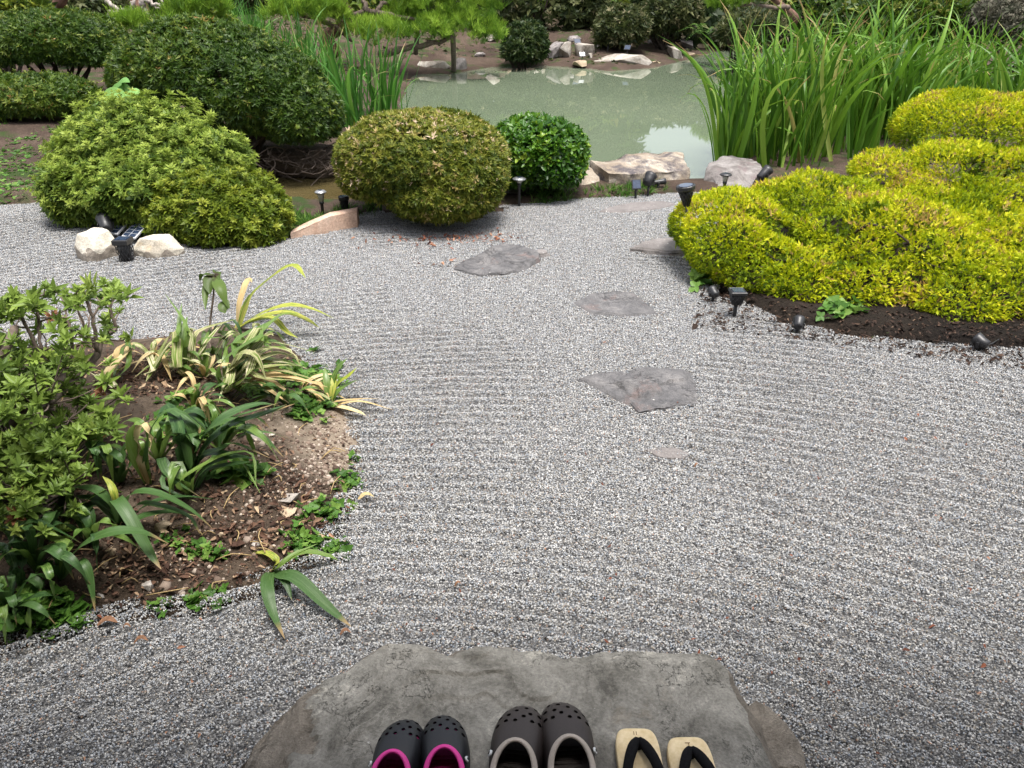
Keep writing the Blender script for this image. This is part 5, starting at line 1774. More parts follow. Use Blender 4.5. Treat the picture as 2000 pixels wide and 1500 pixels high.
def tangle(name, label, base_uv, n_, spread, hgt, mats, wpx, az0=-180, az1=180):
    lv = []
    for k in range(n_):
        a = R(tr_.uniform(az0, az1))
        L = spread * tr_.uniform(.55, 1.15)
        du, dv = math.cos(a) * L, -math.sin(a) * L * .55
        h = hgt * tr_.uniform(.6, 1.2)
        u0, v0 = base_uv[0] + tr_.normal(0, 10), base_uv[1] + tr_.normal(0, 6)
        lv.append(([(u0 + du * .3, v0 + dv * .3 - h * 330, h), (u0 + du * .65, v0 + dv * .65 - h * 330, h * 1.05), (u0 + du, v0 + dv - h * 60, h * tr_.uniform(.05, .4))], wpx * tr_.uniform(.6, 1.1), mats[tr_.integers(len(mats))]))
    return strap_plant(name, label, base_uv, lv)


tangle('strap_plant', 'straw-brown collapsed leaf tuft at the back of the bed', (300, 700), 12, 95, .06, [ST, ST, DR], 11)
tangle('strap_plant', 'straw tuft between the wilting seedling and the bleached clump', (400, 735), 14, 80, .08, [ST, DR, MI], 10)
tangle('strap_plant', 'thin green grassy tuft behind the bleached clump', (480, 700), 16, 75, .13, [MI, MI, DR, D], 9)
tangle('strap_plant', 'arching green tuft right behind the large dark strap plant', (430, 880), 12, 130, .13, [D, D, MI], 14, -40, 160)
tangle('strap_plant', 'arching green tuft under the azalea in the middle of the bed', (190, 900), 11, 110, .13, [D, MI], 14)
tangle('strap_plant', 'dark tuft low in front of the azalea roots', (130, 1010), 12, 120, .11, [D, D, MI], 16)
tangle('strap_plant', 'dark green tuft at the far lower left corner', (20, 1185), 12, 110, .10, [D, D, MI], 15)
tangle('strap_plant', 'straw-coloured fallen blades right of the bleached clump', (590, 760), 10, 85, .035, [ST, DR, ST], 9, -60, 60)
tangle('strap_plant', 'mixed green and straw tuft in front of the bleached clump', (380, 800), 14, 100, .09, [D, MI, ST, MI], 11)
tangle('strap_plant', 'slender green tuft at the bed centre right', (560, 790), 11, 90, .10, [MI, D, MI], 11)

tangle('strap_plant', 'long dark arching leaves in front of the lower left weeds', (70, 1110), 13, 150, .14, [D, D, MI], 17)
tangle('strap_plant', 'dark arching leaves between the broad dark plant and the long-leaf plant', (180, 1060), 10, 120, .12, [D, MI], 15)
tangle('strap_plant', 'green arching leaves rising beside the folded yellow-green leaf', (310, 900), 11, 130, .15, [D, MI, MI], 14, -30, 200)
# wilting seedling
wb = bz(412, 718)
t = thing('wilting_seedling', 'thin dark-stemmed seedling with hanging wilted leaves', 'plant', tuple(wb))
mb = MB()
st = [wb, P(410, 640, wb[2] + 0.11), P(416, 585, wb[2] + 0.22), P(420, 540, wb[2] + 0.30)]
mb.add(*tube(smooth_path(st, 10), np.linspace(0.006, 0.003, 10), 6))
mb.add(*tube(smooth_path([P(410, 660, wb[2] + .09), P(430, 655, wb[2] + .11), P(440, 662, wb[2] + .10)], 6), np.linspace(0.004, 0.002, 6), 5))
wpart(t, 'stem', mb.mesh('seedling_stem'), M['bark'])
for pts, wpx in [([(419, 536, .31), (408, 550, .29), (410, 575, .25)], 26), ([(419, 536, .31), (430, 560, .29), (444, 600, .22)], 24), ([(416, 540, .30), (402, 565, .26), (401, 606, .20)], 15), ([(420, 535, .31), (424, 530, .32), (428, 548, .3)], 16),
                 ([(444, 585, .24), (436, 600, .22), (440, 612, .2)], 22), ([(416, 538, .31), (395, 536, .31), (390, 550, .28)], 10), ([(425, 650, .11), (440, 648, .12), (436, 690, .06)], 14), ([(412, 690, .04), (425, 680, .06), (428, 712, .01)], 18), ([(412, 660, .08), (402, 650, .1), (396, 690, .04)], 16)]:
    path_ = [P(u, v, wb[2] + h) for u, v, h in pts]
    wpart(t, 'leaf', blade_mesh('seedling_leaf', path_, wpx * mpp(path_[1]), 0.25, 0.4, 10, 0.4, 0.3, side=(1, 0.2, 0)), M['wilt'])

# burdock leaves behind the pale azalea
p = Q(238, 205, 6.6)
t = thing('broad_leaf_plant', 'soft light green broad-leaved plant peeping above the pale azalea', 'plant', (p[0], p[1], th(p[0], p[1])))
mb = MB()
for (u, v, y, w, dx) in [(222, 190, 6.4, 44, -1), (258, 182, 6.45, 44, 1), (240, 160, 6.6, 34, 0.3), (270, 196, 6.3, 36, 1.5), (236, 178, 6.6, 36, -1), (204, 202, 6.3, 34, -1)]:
    q = Q(u, v, y)
    s = mpp(q) * w
    mb.add(*tube(smooth_path([(p[0], p[1], th(p[0], p[1])), (q + np.array([p[0], p[1], 0])) / 2 + [0, 0, -.05], q], 6), np.full(6, 0.008), 6))
    wpart(t, 'leaf', blade_mesh('broad_leaf', [q - np.array([s * .5 * (1 if dx >= 0 else -1), 0, .03]), q + np.array([0, 0, .02]), q + np.array([s * .5 * (1 if dx >= 0 else -1), -.03, .0])], s * 0.72, 0.28, 0.3, 10, 0.5, 0.5, side=(0.25 * dx, .7, .7)), M['burdock'])
wpart(t, 'stem', mb.mesh('broad_leaf_stem'), M['weed'])

# fern on the far bank
p = Q(1375, 70, 17.5)
t = thing('fern', 'small fern fronds on the far bank left of the reeds', 'fern', (p[0], p[1], th(p[0], p[1])))
for k, (u, v) in enumerate([(1322, 62), (1345, 50), (1400, 62), (1370, 50), (1340, 78), (1412, 78)]):
    q = Q(u, v, 17.3)
    V, Fc = [], []
    a_ = np.array([p[0], p[1], p[2]])
    pt = smooth_path([a_, (a_ + q) / 2 + np.array([0, 0, .12]), q], 14)
    Vs, Fs, nb_ = [], [], 0
    T, TF = leaf_template(0.3, 0.05, 0.1)
    dirs, pos, sc_ = [], [], []
    for i in range(2, 14):
        tan = pt[i] - pt[i - 1]
        tan /= np.linalg.norm(tan)
        s = np.cross(tan, [0, 0, 1.0])
        s /= np.linalg.norm(s)
        for sg in (-1, 1):
            dirs.append(s * sg + tan * 0.5)
            pos.append(pt[i])
            sc_.append(0.14 * (1 - (i / 16)))
    V, Fc, tt = scatter(T, TF, np.array(pos), rot_from(np.array(dirs), np.tile([0, 0, 1.0], (len(dirs), 1))), np.array(sc_), rng.random(len(pos)))
    wpart(t, 'frond', np_mesh('fern_frond', V, Fc, tt), M['weed'])

# ------------------------------------------------------------------ azalea in the bed, open and twiggy
def azalea_bed():
    r = np.random.default_rng(501)
    base = bz(60, 960)
    t = thing('azalea_bush', 'open twiggy azalea with gnarled grey branches at the left edge of the bed', 'shrub', tuple(base))
    tips = []
    mb = MB()
    z0 = base[2]
    limbs = [([(60, 960, 0), (20, 860, .12), (60, 800, .22), (95, 790, .25)], .022), ([(95, 790, .25), (125, 720, .27), (100, 715, .3), (80, 690, .34)], .014), ([(95, 785, .25), (150, 735, .22), (192, 690, .26), (200, 660, .30), (228, 642, .33)], .013),
             ([(70, 800, .22), (100, 800, .2), (135, 820, .16)], .010), ([(60, 960, 0), (90, 880, .06), (110, 875, .10), (60, 905, .05)], .012), ([(60, 960, 0), (-40, 860, .2), (-30, 740, .35), (30, 640, .45)], .02),
             ([(80, 690, .34), (50, 640, .42), (35, 590, .48)], .007), ([(80, 690, .34), (75, 630, .42), (70, 570, .5)], .006), ([(192, 690, .26), (180, 620, .38), (165, 570, .46)], .007), ([(228, 642, .33), (215, 600, .40), (235, 560, .46)], .006),
             ([(150, 735, .22), (140, 660, .34), (130, 620, .40)], .006), ([(192, 690, .26), (170, 650, .33), (150, 600, .42)], .005), ([(60, 905, .05), (110, 920, .08), (130, 960, .05)], .008), ([(180, 620, .38), (200, 590, .42), (205, 570, .45)], .004)]
    for L, rad in limbs:
        pt = smooth_path([P(u, v, z0 + h) for u, v, h in L], 11)
        pt[1:-1] += r.normal(0, rad * 0.35, pt[1:-1].shape)
        mb.add(*tube(pt, np.linspace(rad, rad * 0.6, 11), 7, 0.1))
    pos, dr = [], []
    # crown: (centre u, v, height, pixel radius u, v, count)
    for (u, v, h, ru, rv, n_) in [(35, 590, .46, 40, 32, 26), (75, 575, .48, 35, 25, 16), (165, 578, .45, 50, 28, 22), (222, 572, .46, 30, 22, 16), (120, 640, .38, 70, 40, 24), (200, 640, .34, 40, 30, 10), (30, 690, .36, 75, 50, 60), (120, 700, .28, 70, 50, 34),
                                   (20, 760, .30, 80, 50, 90), (110, 760, .22, 90, 40, 60), (170, 830, .13, 60, 40, 55), (50, 860, .18, 90, 60, 120), (30, 950, .10, 70, 60, 95), (110, 910, .10, 60, 50, 50), (20, 1000, .06, 50, 40, 40), (-60, 800, .3, 90, 150, 200), (150, 870, .09, 40, 30, 24)]:
        for _ in range(int(n_ * 0.68)):
            uu, vv = u + r.normal(0, ru * 0.55), v + r.normal(0, rv * 0.55)
            pos.append(P(uu, vv, z0 + max(0.02, h + r.normal(0, 0.05))))
            dr.append((r.normal(0, .5), r.normal(-.15, .5), 1.0))
    pos, dr = np.array(pos), np.array(dr)
    for q in pos[r.random(len(pos)) < 0.45]:
        L, rad = limbs[r.integers(len(limbs))]
        cand = [P(u, v, z0 + h) for L, _ in limbs for u, v, h in L]
        a = min(cand, key=lambda c: np.linalg.norm(c - q) + (0.2 if c[2] > q[2] else 0))
        if np.linalg.norm(a - q) > 0.35:
            continue
        pt = smooth_path([a, (a + q) / 2 + np.append(r.normal(0, 0.015, 2), -0.01), q], 6)
        mb.add(*tube(pt, np.linspace(0.0032, 0.0016, 6), 5))
    wpart(t, 'branches', mb.mesh('azalea_branches'), M['bark'])
    WN = [whorl(6, 66, 0.34, 70 + s_, 0.3, 2) for s_ in range(5)]
    sz = 0.043 * np.exp(r.normal(0, .2, len(pos)))
    d = dr / np.linalg.norm(dr, axis=1)[:, None]
    rot = rot_from(d, np.tile([0.3, 1.0, 0.2], (len(d), 1)) + r.normal(0, .5, (len(d), 3)))
    Vs, Fs, Ts, nb_ = [], [], [], 0
    tint = np.clip(0.55 + r.normal(0, .18, len(pos)), 0, 0.97)
    tint[r.random(len(pos)) < 0.02] = 1.0
    for k, (T, TF) in enumerate(WN):
        s_ = np.arange(len(pos)) % len(WN) == k
        V, Fc, tt = scatter(T, TF, pos[s_], rot[s_], sz[s_], tint[s_], 0.05, r)
        Vs.append(V)
        Fs.append(Fc + nb_)
        Ts.append(tt)
        nb_ += len(V)
    wpart(t, 'foliage', np_mesh('azalea_foliage', np.concatenate(Vs), np.concatenate(Fs), np.concatenate(Ts)), M['azalea_near'])


azalea_bed()

# ------------------------------------------------------------------ ground cover, weeds, litter
CLOVER = [whorl(4, 75, 0.8, 80 + s_, 0.2, 1) for s_ in range(3)]
GRASST = []
for s_ in range(3):
    r_ = np.random.default_rng(90 + s_)
    V, Fc = [], []
    for k in range(7):
        a = r_.uniform(0, 6.28)
        l_ = r_.uniform(.2, .7)
        d = np.array([1.0, l_ * math.cos(a), l_ * math.sin(a)])
        sd_ = np.cross(d, r_.normal(size=3))
        sd_ /= np.linalg.norm(sd_)
        i = len(V)
        V += [sd_ * .05, -sd_ * .05, d * .6 - sd_ * .035, d * .6 + sd_ * .035, d * 1.0 + np.array([0, l_ * math.cos(a), l_ * math.sin(a)]) * 0.4]
        Fc += [(i, i + 1, i + 2, i + 3), (i + 3, i + 2, i + 4, i + 4)]
    GRASST.append((np.array(V), np.array(Fc)))
GRASST = [(V, np.array([f if len(set(f)) == 4 else f for f in Fc])) for V, Fc in GRASST]


def tufts(spots, size, templates, r, up=0.35):
    N = len(spots)
    d = np.stack([r.normal(0, up, N), r.normal(0, up, N), np.ones(N)], -1)
    Vs, Fs, Ts, nb_ = [], [], [], 0
    rot = rot_from(d, r.normal(size=(N, 3)))
    s = size * np.exp(r.normal(0, .3, N))
    tint = r.random(N)
    for k, (T, TF) in enumerate(templates):
        m_ = np.arange(N) % len(templates) == k
        V, Fc, tt = scatter(T, TF, spots[m_], rot[m_], s[m_], tint[m_])
        Vs.append(V)
        Fs.append(Fc + nb_)
        Ts.append(tt)
        nb_ += len(V)
    return np.concatenate(Vs), np.concatenate(Fs), np.concatenate(Ts)


def cluster(u, v, ru, rv, n_, r, z=None):
    out = []
    for _ in range(n_):
        uu, vv = u + r.normal(0, ru * .5), v + r.normal(0, rv * .5)
        if z is None:
            q = P(uu, vv, 0)
            q = P(uu, vv, th(q[0], q[1]))
            q[2] = th(q[0], q[1])
        elif z == 'bed':
            q = bz(uu, vv)
        else:
            q = P(uu, vv, z)
        out.append(q)
    return out


r2 = np.random.default_rng(600)
sp = np.array(cluster(610, 437, 50, 14, 170, r2) + cluster(560, 430, 20, 20, 50, r2) + cluster(730, 425, 20, 10, 40, r2) + cluster(680, 415, 30, 8, 40, r2))
sp[:, 2] = np.maximum(sp[:, 2], -0.06)
A = tufts(sp, 0.05, GRASST, r2)
tag(link('grass', np_mesh('grass', *A), M['weed']), 'short green grass between the reddish slab and the inlet water', 'grass', kind='stuff')
sp = np.array(cluster(1080, 385, 60, 14, 150, r2) + cluster(1240, 380, 60, 10, 130, r2) + cluster(1170, 385, 60, 8, 50, r2))
A = tufts(sp, 0.04, GRASST, r2)
tag(link('grass', np_mesh('grass', *A), M['weed']), 'sparse grass along the gravel edge before the pond slabs', 'grass', kind='stuff')
sp = []
for _ in range(900):
    u, v = r2.uniform(-60, 250), r2.uniform(245, 398)
    q = P(u, v, 0.05)
    if vnoise(np.array([[q[0] * 1.7, q[1] * 1.2, 0]]), 9)[0] > 0.52:
        q[2] = th(q[0], q[1])
        sp.append(q)
A = tufts(np.repeat(np.array(sp), 4, 0) + np.append(r2.normal(0, .05, (4 * len(sp), 2)), np.zeros((4 * len(sp), 1)), 1), 0.02, CLOVER, r2)
tag(link('ground_cover', np_mesh('ground_cover', *A), M['weed']), 'thin green weeds on the bare bank at the left', 'weeds', kind='stuff')
sp = []
for _ in range(3400):
    x, y = r2.uniform(-7, 9), r2.uniform(14.5, 20)
    if sdist(np.array([x]), np.array([y]), POND)[0] > 0.25 and vnoise(np.array([[x * .9, y * .9, 0]]), 19)[0] > 0.40:
        sp.append((x, y, th(x, y)))
A = tufts(np.array(sp), 0.05, CLOVER, r2)
tag(link('ground_cover', np_mesh('ground_cover', *A), M['speck']), 'patchy low weeds and leaves on the far bank', 'weeds', kind='stuff')

# weeds that stand on their own in the bed
WG = 'small weeds along the bed edge'
for (u, v, ru, rv, n_, s_, lab) in [(676, 942, 20, 22, 26, .022, 'compact bright green weed at the sandy bed edge'), (640, 1000, 40, 20, 34, .022, 'spreading weed patch right of the pale bed stones'), (600, 1060, 46, 26, 44, .022, 'loose weed patch above the uprooted strap plant'),
                                  (655, 1092, 20, 10, 14, .02, 'tiny weed tuft at the bed corner by the uprooted plant'), (395, 1180, 30, 14, 20, .022, 'small weed at the lower bed edge in the gravel'), (318, 1190, 10, 8, 8, .02, 'bright tiny sprout at the lower bed edge'), (400, 1080, 34, 10, 20, .02, 'flat weed rosette in the middle of the dark soil'),
                                  (690, 898, 8, 6, 6, .016, 'tiny sprout between sandy soil and gravel'), (70, 1200, 90, 40, 80, .032, 'leafy weeds filling the lower left corner of the bed'), (150, 1230, 50, 16, 20, .02, 'low weeds at the lower left gravel line'), (560, 745, 90, 40, 90, .03, 'leafy green weeds under the bleached leaf clump'),
                                  (380, 830, 90, 40, 90, .026, 'leafy weeds behind the large dark strap plant'), (600, 800, 40, 24, 40, .028, 'dark leafy weeds left of the fresh strap plant'), (470, 930, 50, 14, 22, .034, 'row of heart-shaped leaves beside the big dark strap plant'), (350, 1060, 40, 20, 16, .018, 'thin weeds on the dark soil'), (700, 650, 1, 1, 1, .01, '')]:
    if not lab:
        continue
    sp = np.array(cluster(u, v, ru, rv, n_, r2, 'bed'))
    sp[:, 2] += r2.uniform(0.0, 0.6, len(sp)) * s_ + 0.004
    sp = np.repeat(sp, 2, 0) + r2.normal(0, s_ * .7, (2 * len(sp), 3)) * [1, 1, .3]
    A = tufts(sp, s_ * 0.8, CLOVER, r2, 0.5)
    c = sp.mean(0)
    single('weed', lab, 'weed', np_mesh('weed', *A), M['weed'], tuple(c), WG, 'stuff')
for (u, v, ru, rv, n_, s_, lab, z) in [(1640, 610, 45, 18, 30, .04, 'green weed growing out from under the golden shrub', 0.02), (1365, 545, 18, 14, 18, .04, 'dusty green weed at the foot of the trumpet torch', 0.02), (1500, 560, 20, 10, 14, .035, 'small weed in the shade under the golden shrub', 0.02), (275, 440, 60, 20, 40, .05, 'strappy weeds between the solar panels and azalea', 0.02), (545, 440, 14, 26, 10, .05, 'grassy weed at the right foot of the lower azalea', 0.02)]:
    sp = np.array(cluster(u, v, ru, rv, n_, r2, z))
    sp[:, 2] += r2.uniform(0, 1, len(sp)) * s_
    A = tufts(sp, s_, CLOVER if 'strappy' not in lab and 'grassy' not in lab else GRASST, r2, 0.5)
    single('weed', lab, 'weed', np_mesh('weed', *A), M['weed'], tuple(sp.mean(0)), None, 'stuff')

M['litter_shade'] = leaf_mat('shade_dark_litter', [(0.0, (0.010, 0.007, 0.005)), (0.6, (0.035, 0.02, 0.014)), (0.93, (0.07, 0.042, 0.028)), (1.0, (0.18, 0.12, 0.08))], rough=0.8, trans=0.05)  # litter for under the golden shrubs, their shade put into its colour
# leaf litter
LT = [leaf_template(0.5, 0.1, 0.2), leaf_template(0.35, -0.05, -0.25), leaf_template(0.42, 0.18, 0.3)]


def litter(name, label, spots, size, mat, r):
    N = len(spots)
    d = np.stack([r.normal(size=N), r.normal(size=N), r.normal(0, .25, N)], -1)
    up = np.stack([r.normal(0, .35, N), r.normal(0, .35, N), np.ones(N)], -1)
    rot = rot_from(d, up)
    s = size * np.exp(r.normal(0, .4, N))
    Vs, Fs, Ts, nb_ = [], [], [], 0
    tint = r.random(N)
    for k, (T, TF) in enumerate(LT):
        m_ = np.arange(N) % 3 == k
        V, Fc, tt = scatter(T, TF, spots[m_], rot[m_], s[m_], tint[m_])
        Vs.append(V)
        Fs.append(Fc + nb_)
        Ts.append(tt)
        nb_ += len(V)
    return tag(link(name, np_mesh(name, np.concatenate(Vs), np.concatenate(Fs), np.concatenate(Ts)), M[mat]), label, 'leaves', kind='stuff')


sp = []
for (u, v, ru, rv, n_) in [(330, 730, 190, 60, 700), (600, 690, 60, 50, 120), (300, 900, 260, 90, 420), (480, 960, 200, 120, 420), (300, 1100, 240, 90, 420), (560, 1030, 100, 60, 130), (100, 1000, 150, 120, 250)]:
    sp += cluster(u, v, ru, rv, n_, r2, 'bed')
sp = np.array(sp)
kp = sdist(sp[:, 0], sp[:, 1], BED) < 0.0
sp = sp[kp] + np.array([0, 0, 0.006])
litter('leaf_litter', 'brown and tan leaf litter scattered over the bed soil', np.repeat(sp, 2, 0) + r2.normal(0, .02, (2 * len(sp), 3)) * [1, 1, .1], 0.015, 'litter', r2)
sp = np.array(cluster(850, 466, 120, 16, 130, r2, 0.012) + cluster(960, 462, 50, 14, 60, r2, 0.012) + cluster(860, 512, 70, 8, 12, r2, 0.012))
litter('fallen_leaves', 'dry red-brown leaves drifted on the gravel before the bronze ball shrub', sp, 0.022, 'redleaf', r2)
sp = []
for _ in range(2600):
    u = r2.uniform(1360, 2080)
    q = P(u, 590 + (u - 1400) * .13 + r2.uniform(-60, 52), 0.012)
    q[2] = 0.012 + 0.026 * float(sstep(0.02, -0.06, sdist(q[:1], q[1:2], shade_pts))[0])
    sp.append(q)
litter('fallen_leaves', 'leaf litter under the golden shrubs, coloured dark for their shade', np.array(sp), 0.016, 'litter_shade', r2)
sp = []
for _ in range(420):
    u, v = r2.uniform(0, 2000), r2.uniform(480, 1480)
    q = P(u, v, 0.012)
    if sdist(np.array([q[0]]), np.array([q[1]]), GRAVEL)[0] < 0:
        sp.append(q)
litter('fallen_leaves', 'few tiny dry leaf scraps strewn over the raked gravel', np.array(sp), 0.009, 'redleaf', r2)
for (u, v, s_, lab) in [(888, 1145, .02, 'small orange-brown leaf alone on the gravel above the doorstep slab'), (262, 1256, .034, 'brown dead leaf on gravel below the bed'), (190, 1222, .05, 'dark curled dead leaf at the lower left bed edge'), (664, 1240, .028, 'narrow brown leaf on gravel beside the flopped strap leaves'),
                      (1356, 912, .018, 'rusty leaf scrap beside the nearly buried pale stone'), (700, 975, .05, 'curled yellow-brown leaf at the sandy bed corner'), (240, 1228, .02, 'small dead leaf on gravel at the lower left')]:
    q = P(u, v, 0.016)
    me = blade_mesh('fallen_leaf', [q, q + np.array([s_ * .5, s_ * .2, .012]), q + np.array([s_, s_ * .15, .003])], s_ * 0.5, 0.3, 0.45, 8, 0.4, 0.3)
    single('fallen_leaf', lab, 'leaf', me, M['straw'] if 'yellow' in lab else M['dead_leaf'] if 'dead_leaf' in M else M.setdefault('dead_leaf', plain('dead_leaf', (0.20, 0.105, 0.06), 0.75, 0.2, vary=0.4, scale=60)), tuple(q), 'single dead leaves lying about')

# dry twigs on the soil and roots at the inlet bank
mb = MB()
for _ in range(90):
    u, v = r2.uniform(80, 680), r2.uniform(720, 1170)
    q = bz(u, v)
    if sdist(np.array([q[0]]), np.array([q[1]]), BED)[0] > -0.02:
        continue
    a = r2.uniform(0, 6.28)
    l_ = r2.uniform(.03, .12)
    e = q + np.array([math.cos(a) * l_, math.sin(a) * l_, 0.01])
    mb.add(*tube(smooth_path([q + [0, 0, .008], (q + e) / 2 + np.append(r2.normal(0, .008, 2), .016), e], 5), np.full(5, 0.0016), 5))
tag(link('twig_litter', mb.mesh('twig_litter'), M['straw']), 'thin dry twigs and root fibres lying on the bed soil', 'twigs', kind='stuff')
mb = MB()
for _ in range(160):
    u, v = r2.uniform(480, 700), r2.uniform(285, 335)
    q = Q(u, v, r2.uniform(6.9, 7.4))
    q[2] = max(q[2], -0.12)
    e = q + np.array([r2.uniform(-.3, .3), r2.uniform(-.2, .0), r2.uniform(-.12, .0)])
    e[2] = max(e[2], -0.14)
    mb.add(*tube(smooth_path([q, (q + e) / 2 + r2.normal(0, .03, 3), e], 6), np.full(6, r2.uniform(0.003, 0.008)), 5))
tag(link('root_tangle', mb.mesh('root_tangle'), M['bark']), 'tangle of bare grey roots and twigs over the inlet bank', 'roots', kind='stuff')
boulder('earth_bank', 'dark overhung earth bank below the largest evergreen mound', 'bank', (*Q(590, 320, 7.35)[:2], -0.10), 0.75, 0.35, 0.20, M['soil'], 71, amp=0.06, n_=30)

# stones lying in the bed
BS = 'small stones lying in the bed'
for (u, v, w, h, lab, mt, sd_) in [(568, 977, 46, 24, 'pale blue-grey flat stone on the sandy soil', 'bed_stone', 81), (565, 1001, 44, 14, 'long tan stone just below the pale grey stone', 'bed_tan', 82), (292, 1150, 28, 24, 'rounded brownish stone at the lower bed edge', 'bed_stone', 83), (197, 1165, 18, 22, 'upright grey stone left of the rounded brownish stone', 'bed_stone', 84),
                                (506, 856, 34, 20, 'grey stone in the upper soil under the arching leaves', 'bed_stone', 85), (532, 852, 14, 9, 'tiny white pebble stone beside the upper grey stone', 'limestone', 86), (502, 1062, 22, 12, 'flat pinkish stone in the middle of the soil', 'bed_stone', 87), (222, 1080, 24, 18, 'tan stone under the long arching leaf', 'bed_tan', 88),
                                (205, 1105, 20, 16, 'brown stone just left of the long-leaf plant soil', 'bed_tan', 89), (80, 1157, 18, 10, 'small pale chip stone among the lower left weeds', 'bed_stone', 90), (430, 1045, 18, 12, 'small brown stone between the dark leaves', 'bed_tan', 91), (320, 1030, 40, 22, 'flat brown stone half covered by dark leaves', 'bed_tan', 92)]:
    q = bz(u, v)
    s = mpp(q)
    boulder('bed_stone', lab, 'stone', tuple(q), w * s / 2, w * s * .42, h * s * .55, M[mt], sd_, BS, 12, cuts=3, amp=0.05)
sp = []
for (u, v, ru, rv, n_) in [(560, 900, 150, 120, 700), (420, 1080, 220, 100, 500), (640, 880, 60, 90, 700), (600, 960, 120, 60, 300)]:
    sp += cluster(u, v, ru, rv, n_, r2, 'bed')
sp = np.array(sp)
sp = sp[sdist(sp[:, 0], sp[:, 1], BED) < 0.02]
s = 0.0035 * np.exp(r2.normal(0, .5, len(sp)))
V, Fc, tt = scatter(ICO_V, ICO_F, sp, frames(len(sp), r2), s, r2.random(len(sp)), 0.12, r2)
M['clod'] = leaf_mat('soil_crumb', [(0.0, (0.06, 0.04, 0.03)), (0.6, (0.18, 0.13, 0.10)), (1.0, (0.42, 0.36, 0.30))], rough=0.9, trans=0.0)
tag(link('soil_crumbs', np_mesh('soil_crumbs', V, Fc, tt), M['clod']), 'soil crumbs and grit on the bed', 'grit', kind='stuff')

# ------------------------------------------------------------------ garden lights
M['black'] = plain('black_plastic', (0.018, 0.018, 0.02), 0.42, 0.5, vary=0.2)
M['grey_metal'] = plain('dull_grey_metal', (0.30, 0.31, 0.32), 0.35, 0.5, 0.6, vary=0.15)
M['lens'] = plain('frosted_lens', (0.45, 0.44, 0.40), 0.25, 0.5, vary=0.1)
M['cell'] = plain('solar_cell', (0.03, 0.045, 0.08), 0.12, 0.8, vary=0.25, scale=60)
M['cell_frame'] = plain('solar_frame', (0.62, 0.63, 0.65), 0.35, 0.5, vary=0.08)


def lathe(prof, sides=16):
    """profile of (radius, height) about Z"""
    V, Fc = [], []
    for r_, z in prof:
        for k in range(sides):
            a = 2 * math.pi * k / sides
            V.append((r_ * math.cos(a), r_ * math.sin(a), z))
    for i in range(len(prof) - 1):
        for k in range(sides):
            k2 = (k + 1) % sides
            Fc.append((i * sides + k, i * sides + k2, (i + 1) * sides + k2, (i + 1) * sides + k))
    Fc.append(tuple(range(sides))[::-1])
    Fc.append(tuple((len(prof) - 1) * sides + k for k in range(sides)))
    return np.array(V), Fc


def box(sx, sy, sz, c=(0, 0, 0), bev=0.15):
    """a chamfered box"""
    bm = bmesh.new()
    bmesh.ops.create_cube(bm, size=1)
    for v in bm.verts:
        v.co = (v.co.x * sx, v.co.y * sy, v.co.z * sz)
    bmesh.ops.bevel(bm, geom=bm.edges[:], offset=min(sx, sy, sz) * bev, segments=1, affect='EDGES')
    bm.verts.index_update()
    V = np.array([v.co[:] for v in bm.verts]) + np.array(c)
    Fc = [tuple(v.index for v in f.verts) for f in bm.faces]
    bm.free()
    return V, Fc


def lpart(t, name, geo, mat, smooth=False):
    mb = MB()
    for V, Fc in (geo if isinstance(geo, list) else [geo]):
        mb.add(V, Fc)
    me = mb.mesh(name, smooth)
    return link(name, me, mat, t)


def turn(geo, rx=0, ry=0, rz=0, loc=(0, 0, 0)):
    m_ = np.array((Matrix.Rotation(rz, 3, 'Z') @ Matrix.Rotation(ry, 3, 'Y') @ Matrix.Rotation(rx, 3, 'X')))
    return geo[0] @ m_.T + np.array(loc), geo[1]


LG = 'solar garden lights around the court'


def path_light(label, loc, h, cap_r=0.05, lens_h=0.05, mat_cap='grey_metal', tilt=0.0):
    t = thing('path_light', label, 'garden light', loc, 0, LG, (0, tilt))
    lpart(t, 'stake', [lathe([(0.004, -0.06), (0.010, -0.02), (0.011, h - lens_h - 0.02), (0.017, h - lens_h - 0.015), (0.017, h - lens_h)], 12)], M['black'], True)
    lpart(t, 'lens', lathe([(0.015, h - lens_h), (0.026, h - 0.012), (0.026, h - 0.006)], 14), M['lens'], True)
    lpart(t, 'cap', lathe([(0.03, h - 0.008), (cap_r, h - 0.004), (cap_r, h + 0.002), (cap_r * 0.75, h + 0.010), (cap_r * .45, h + 0.013)], 18), M[mat_cap])
    lpart(t, 'solar_cell', lathe([(cap_r * .42, h + 0.013), (cap_r * .42, h + 0.0145)], 4), M['cell'])
    return t


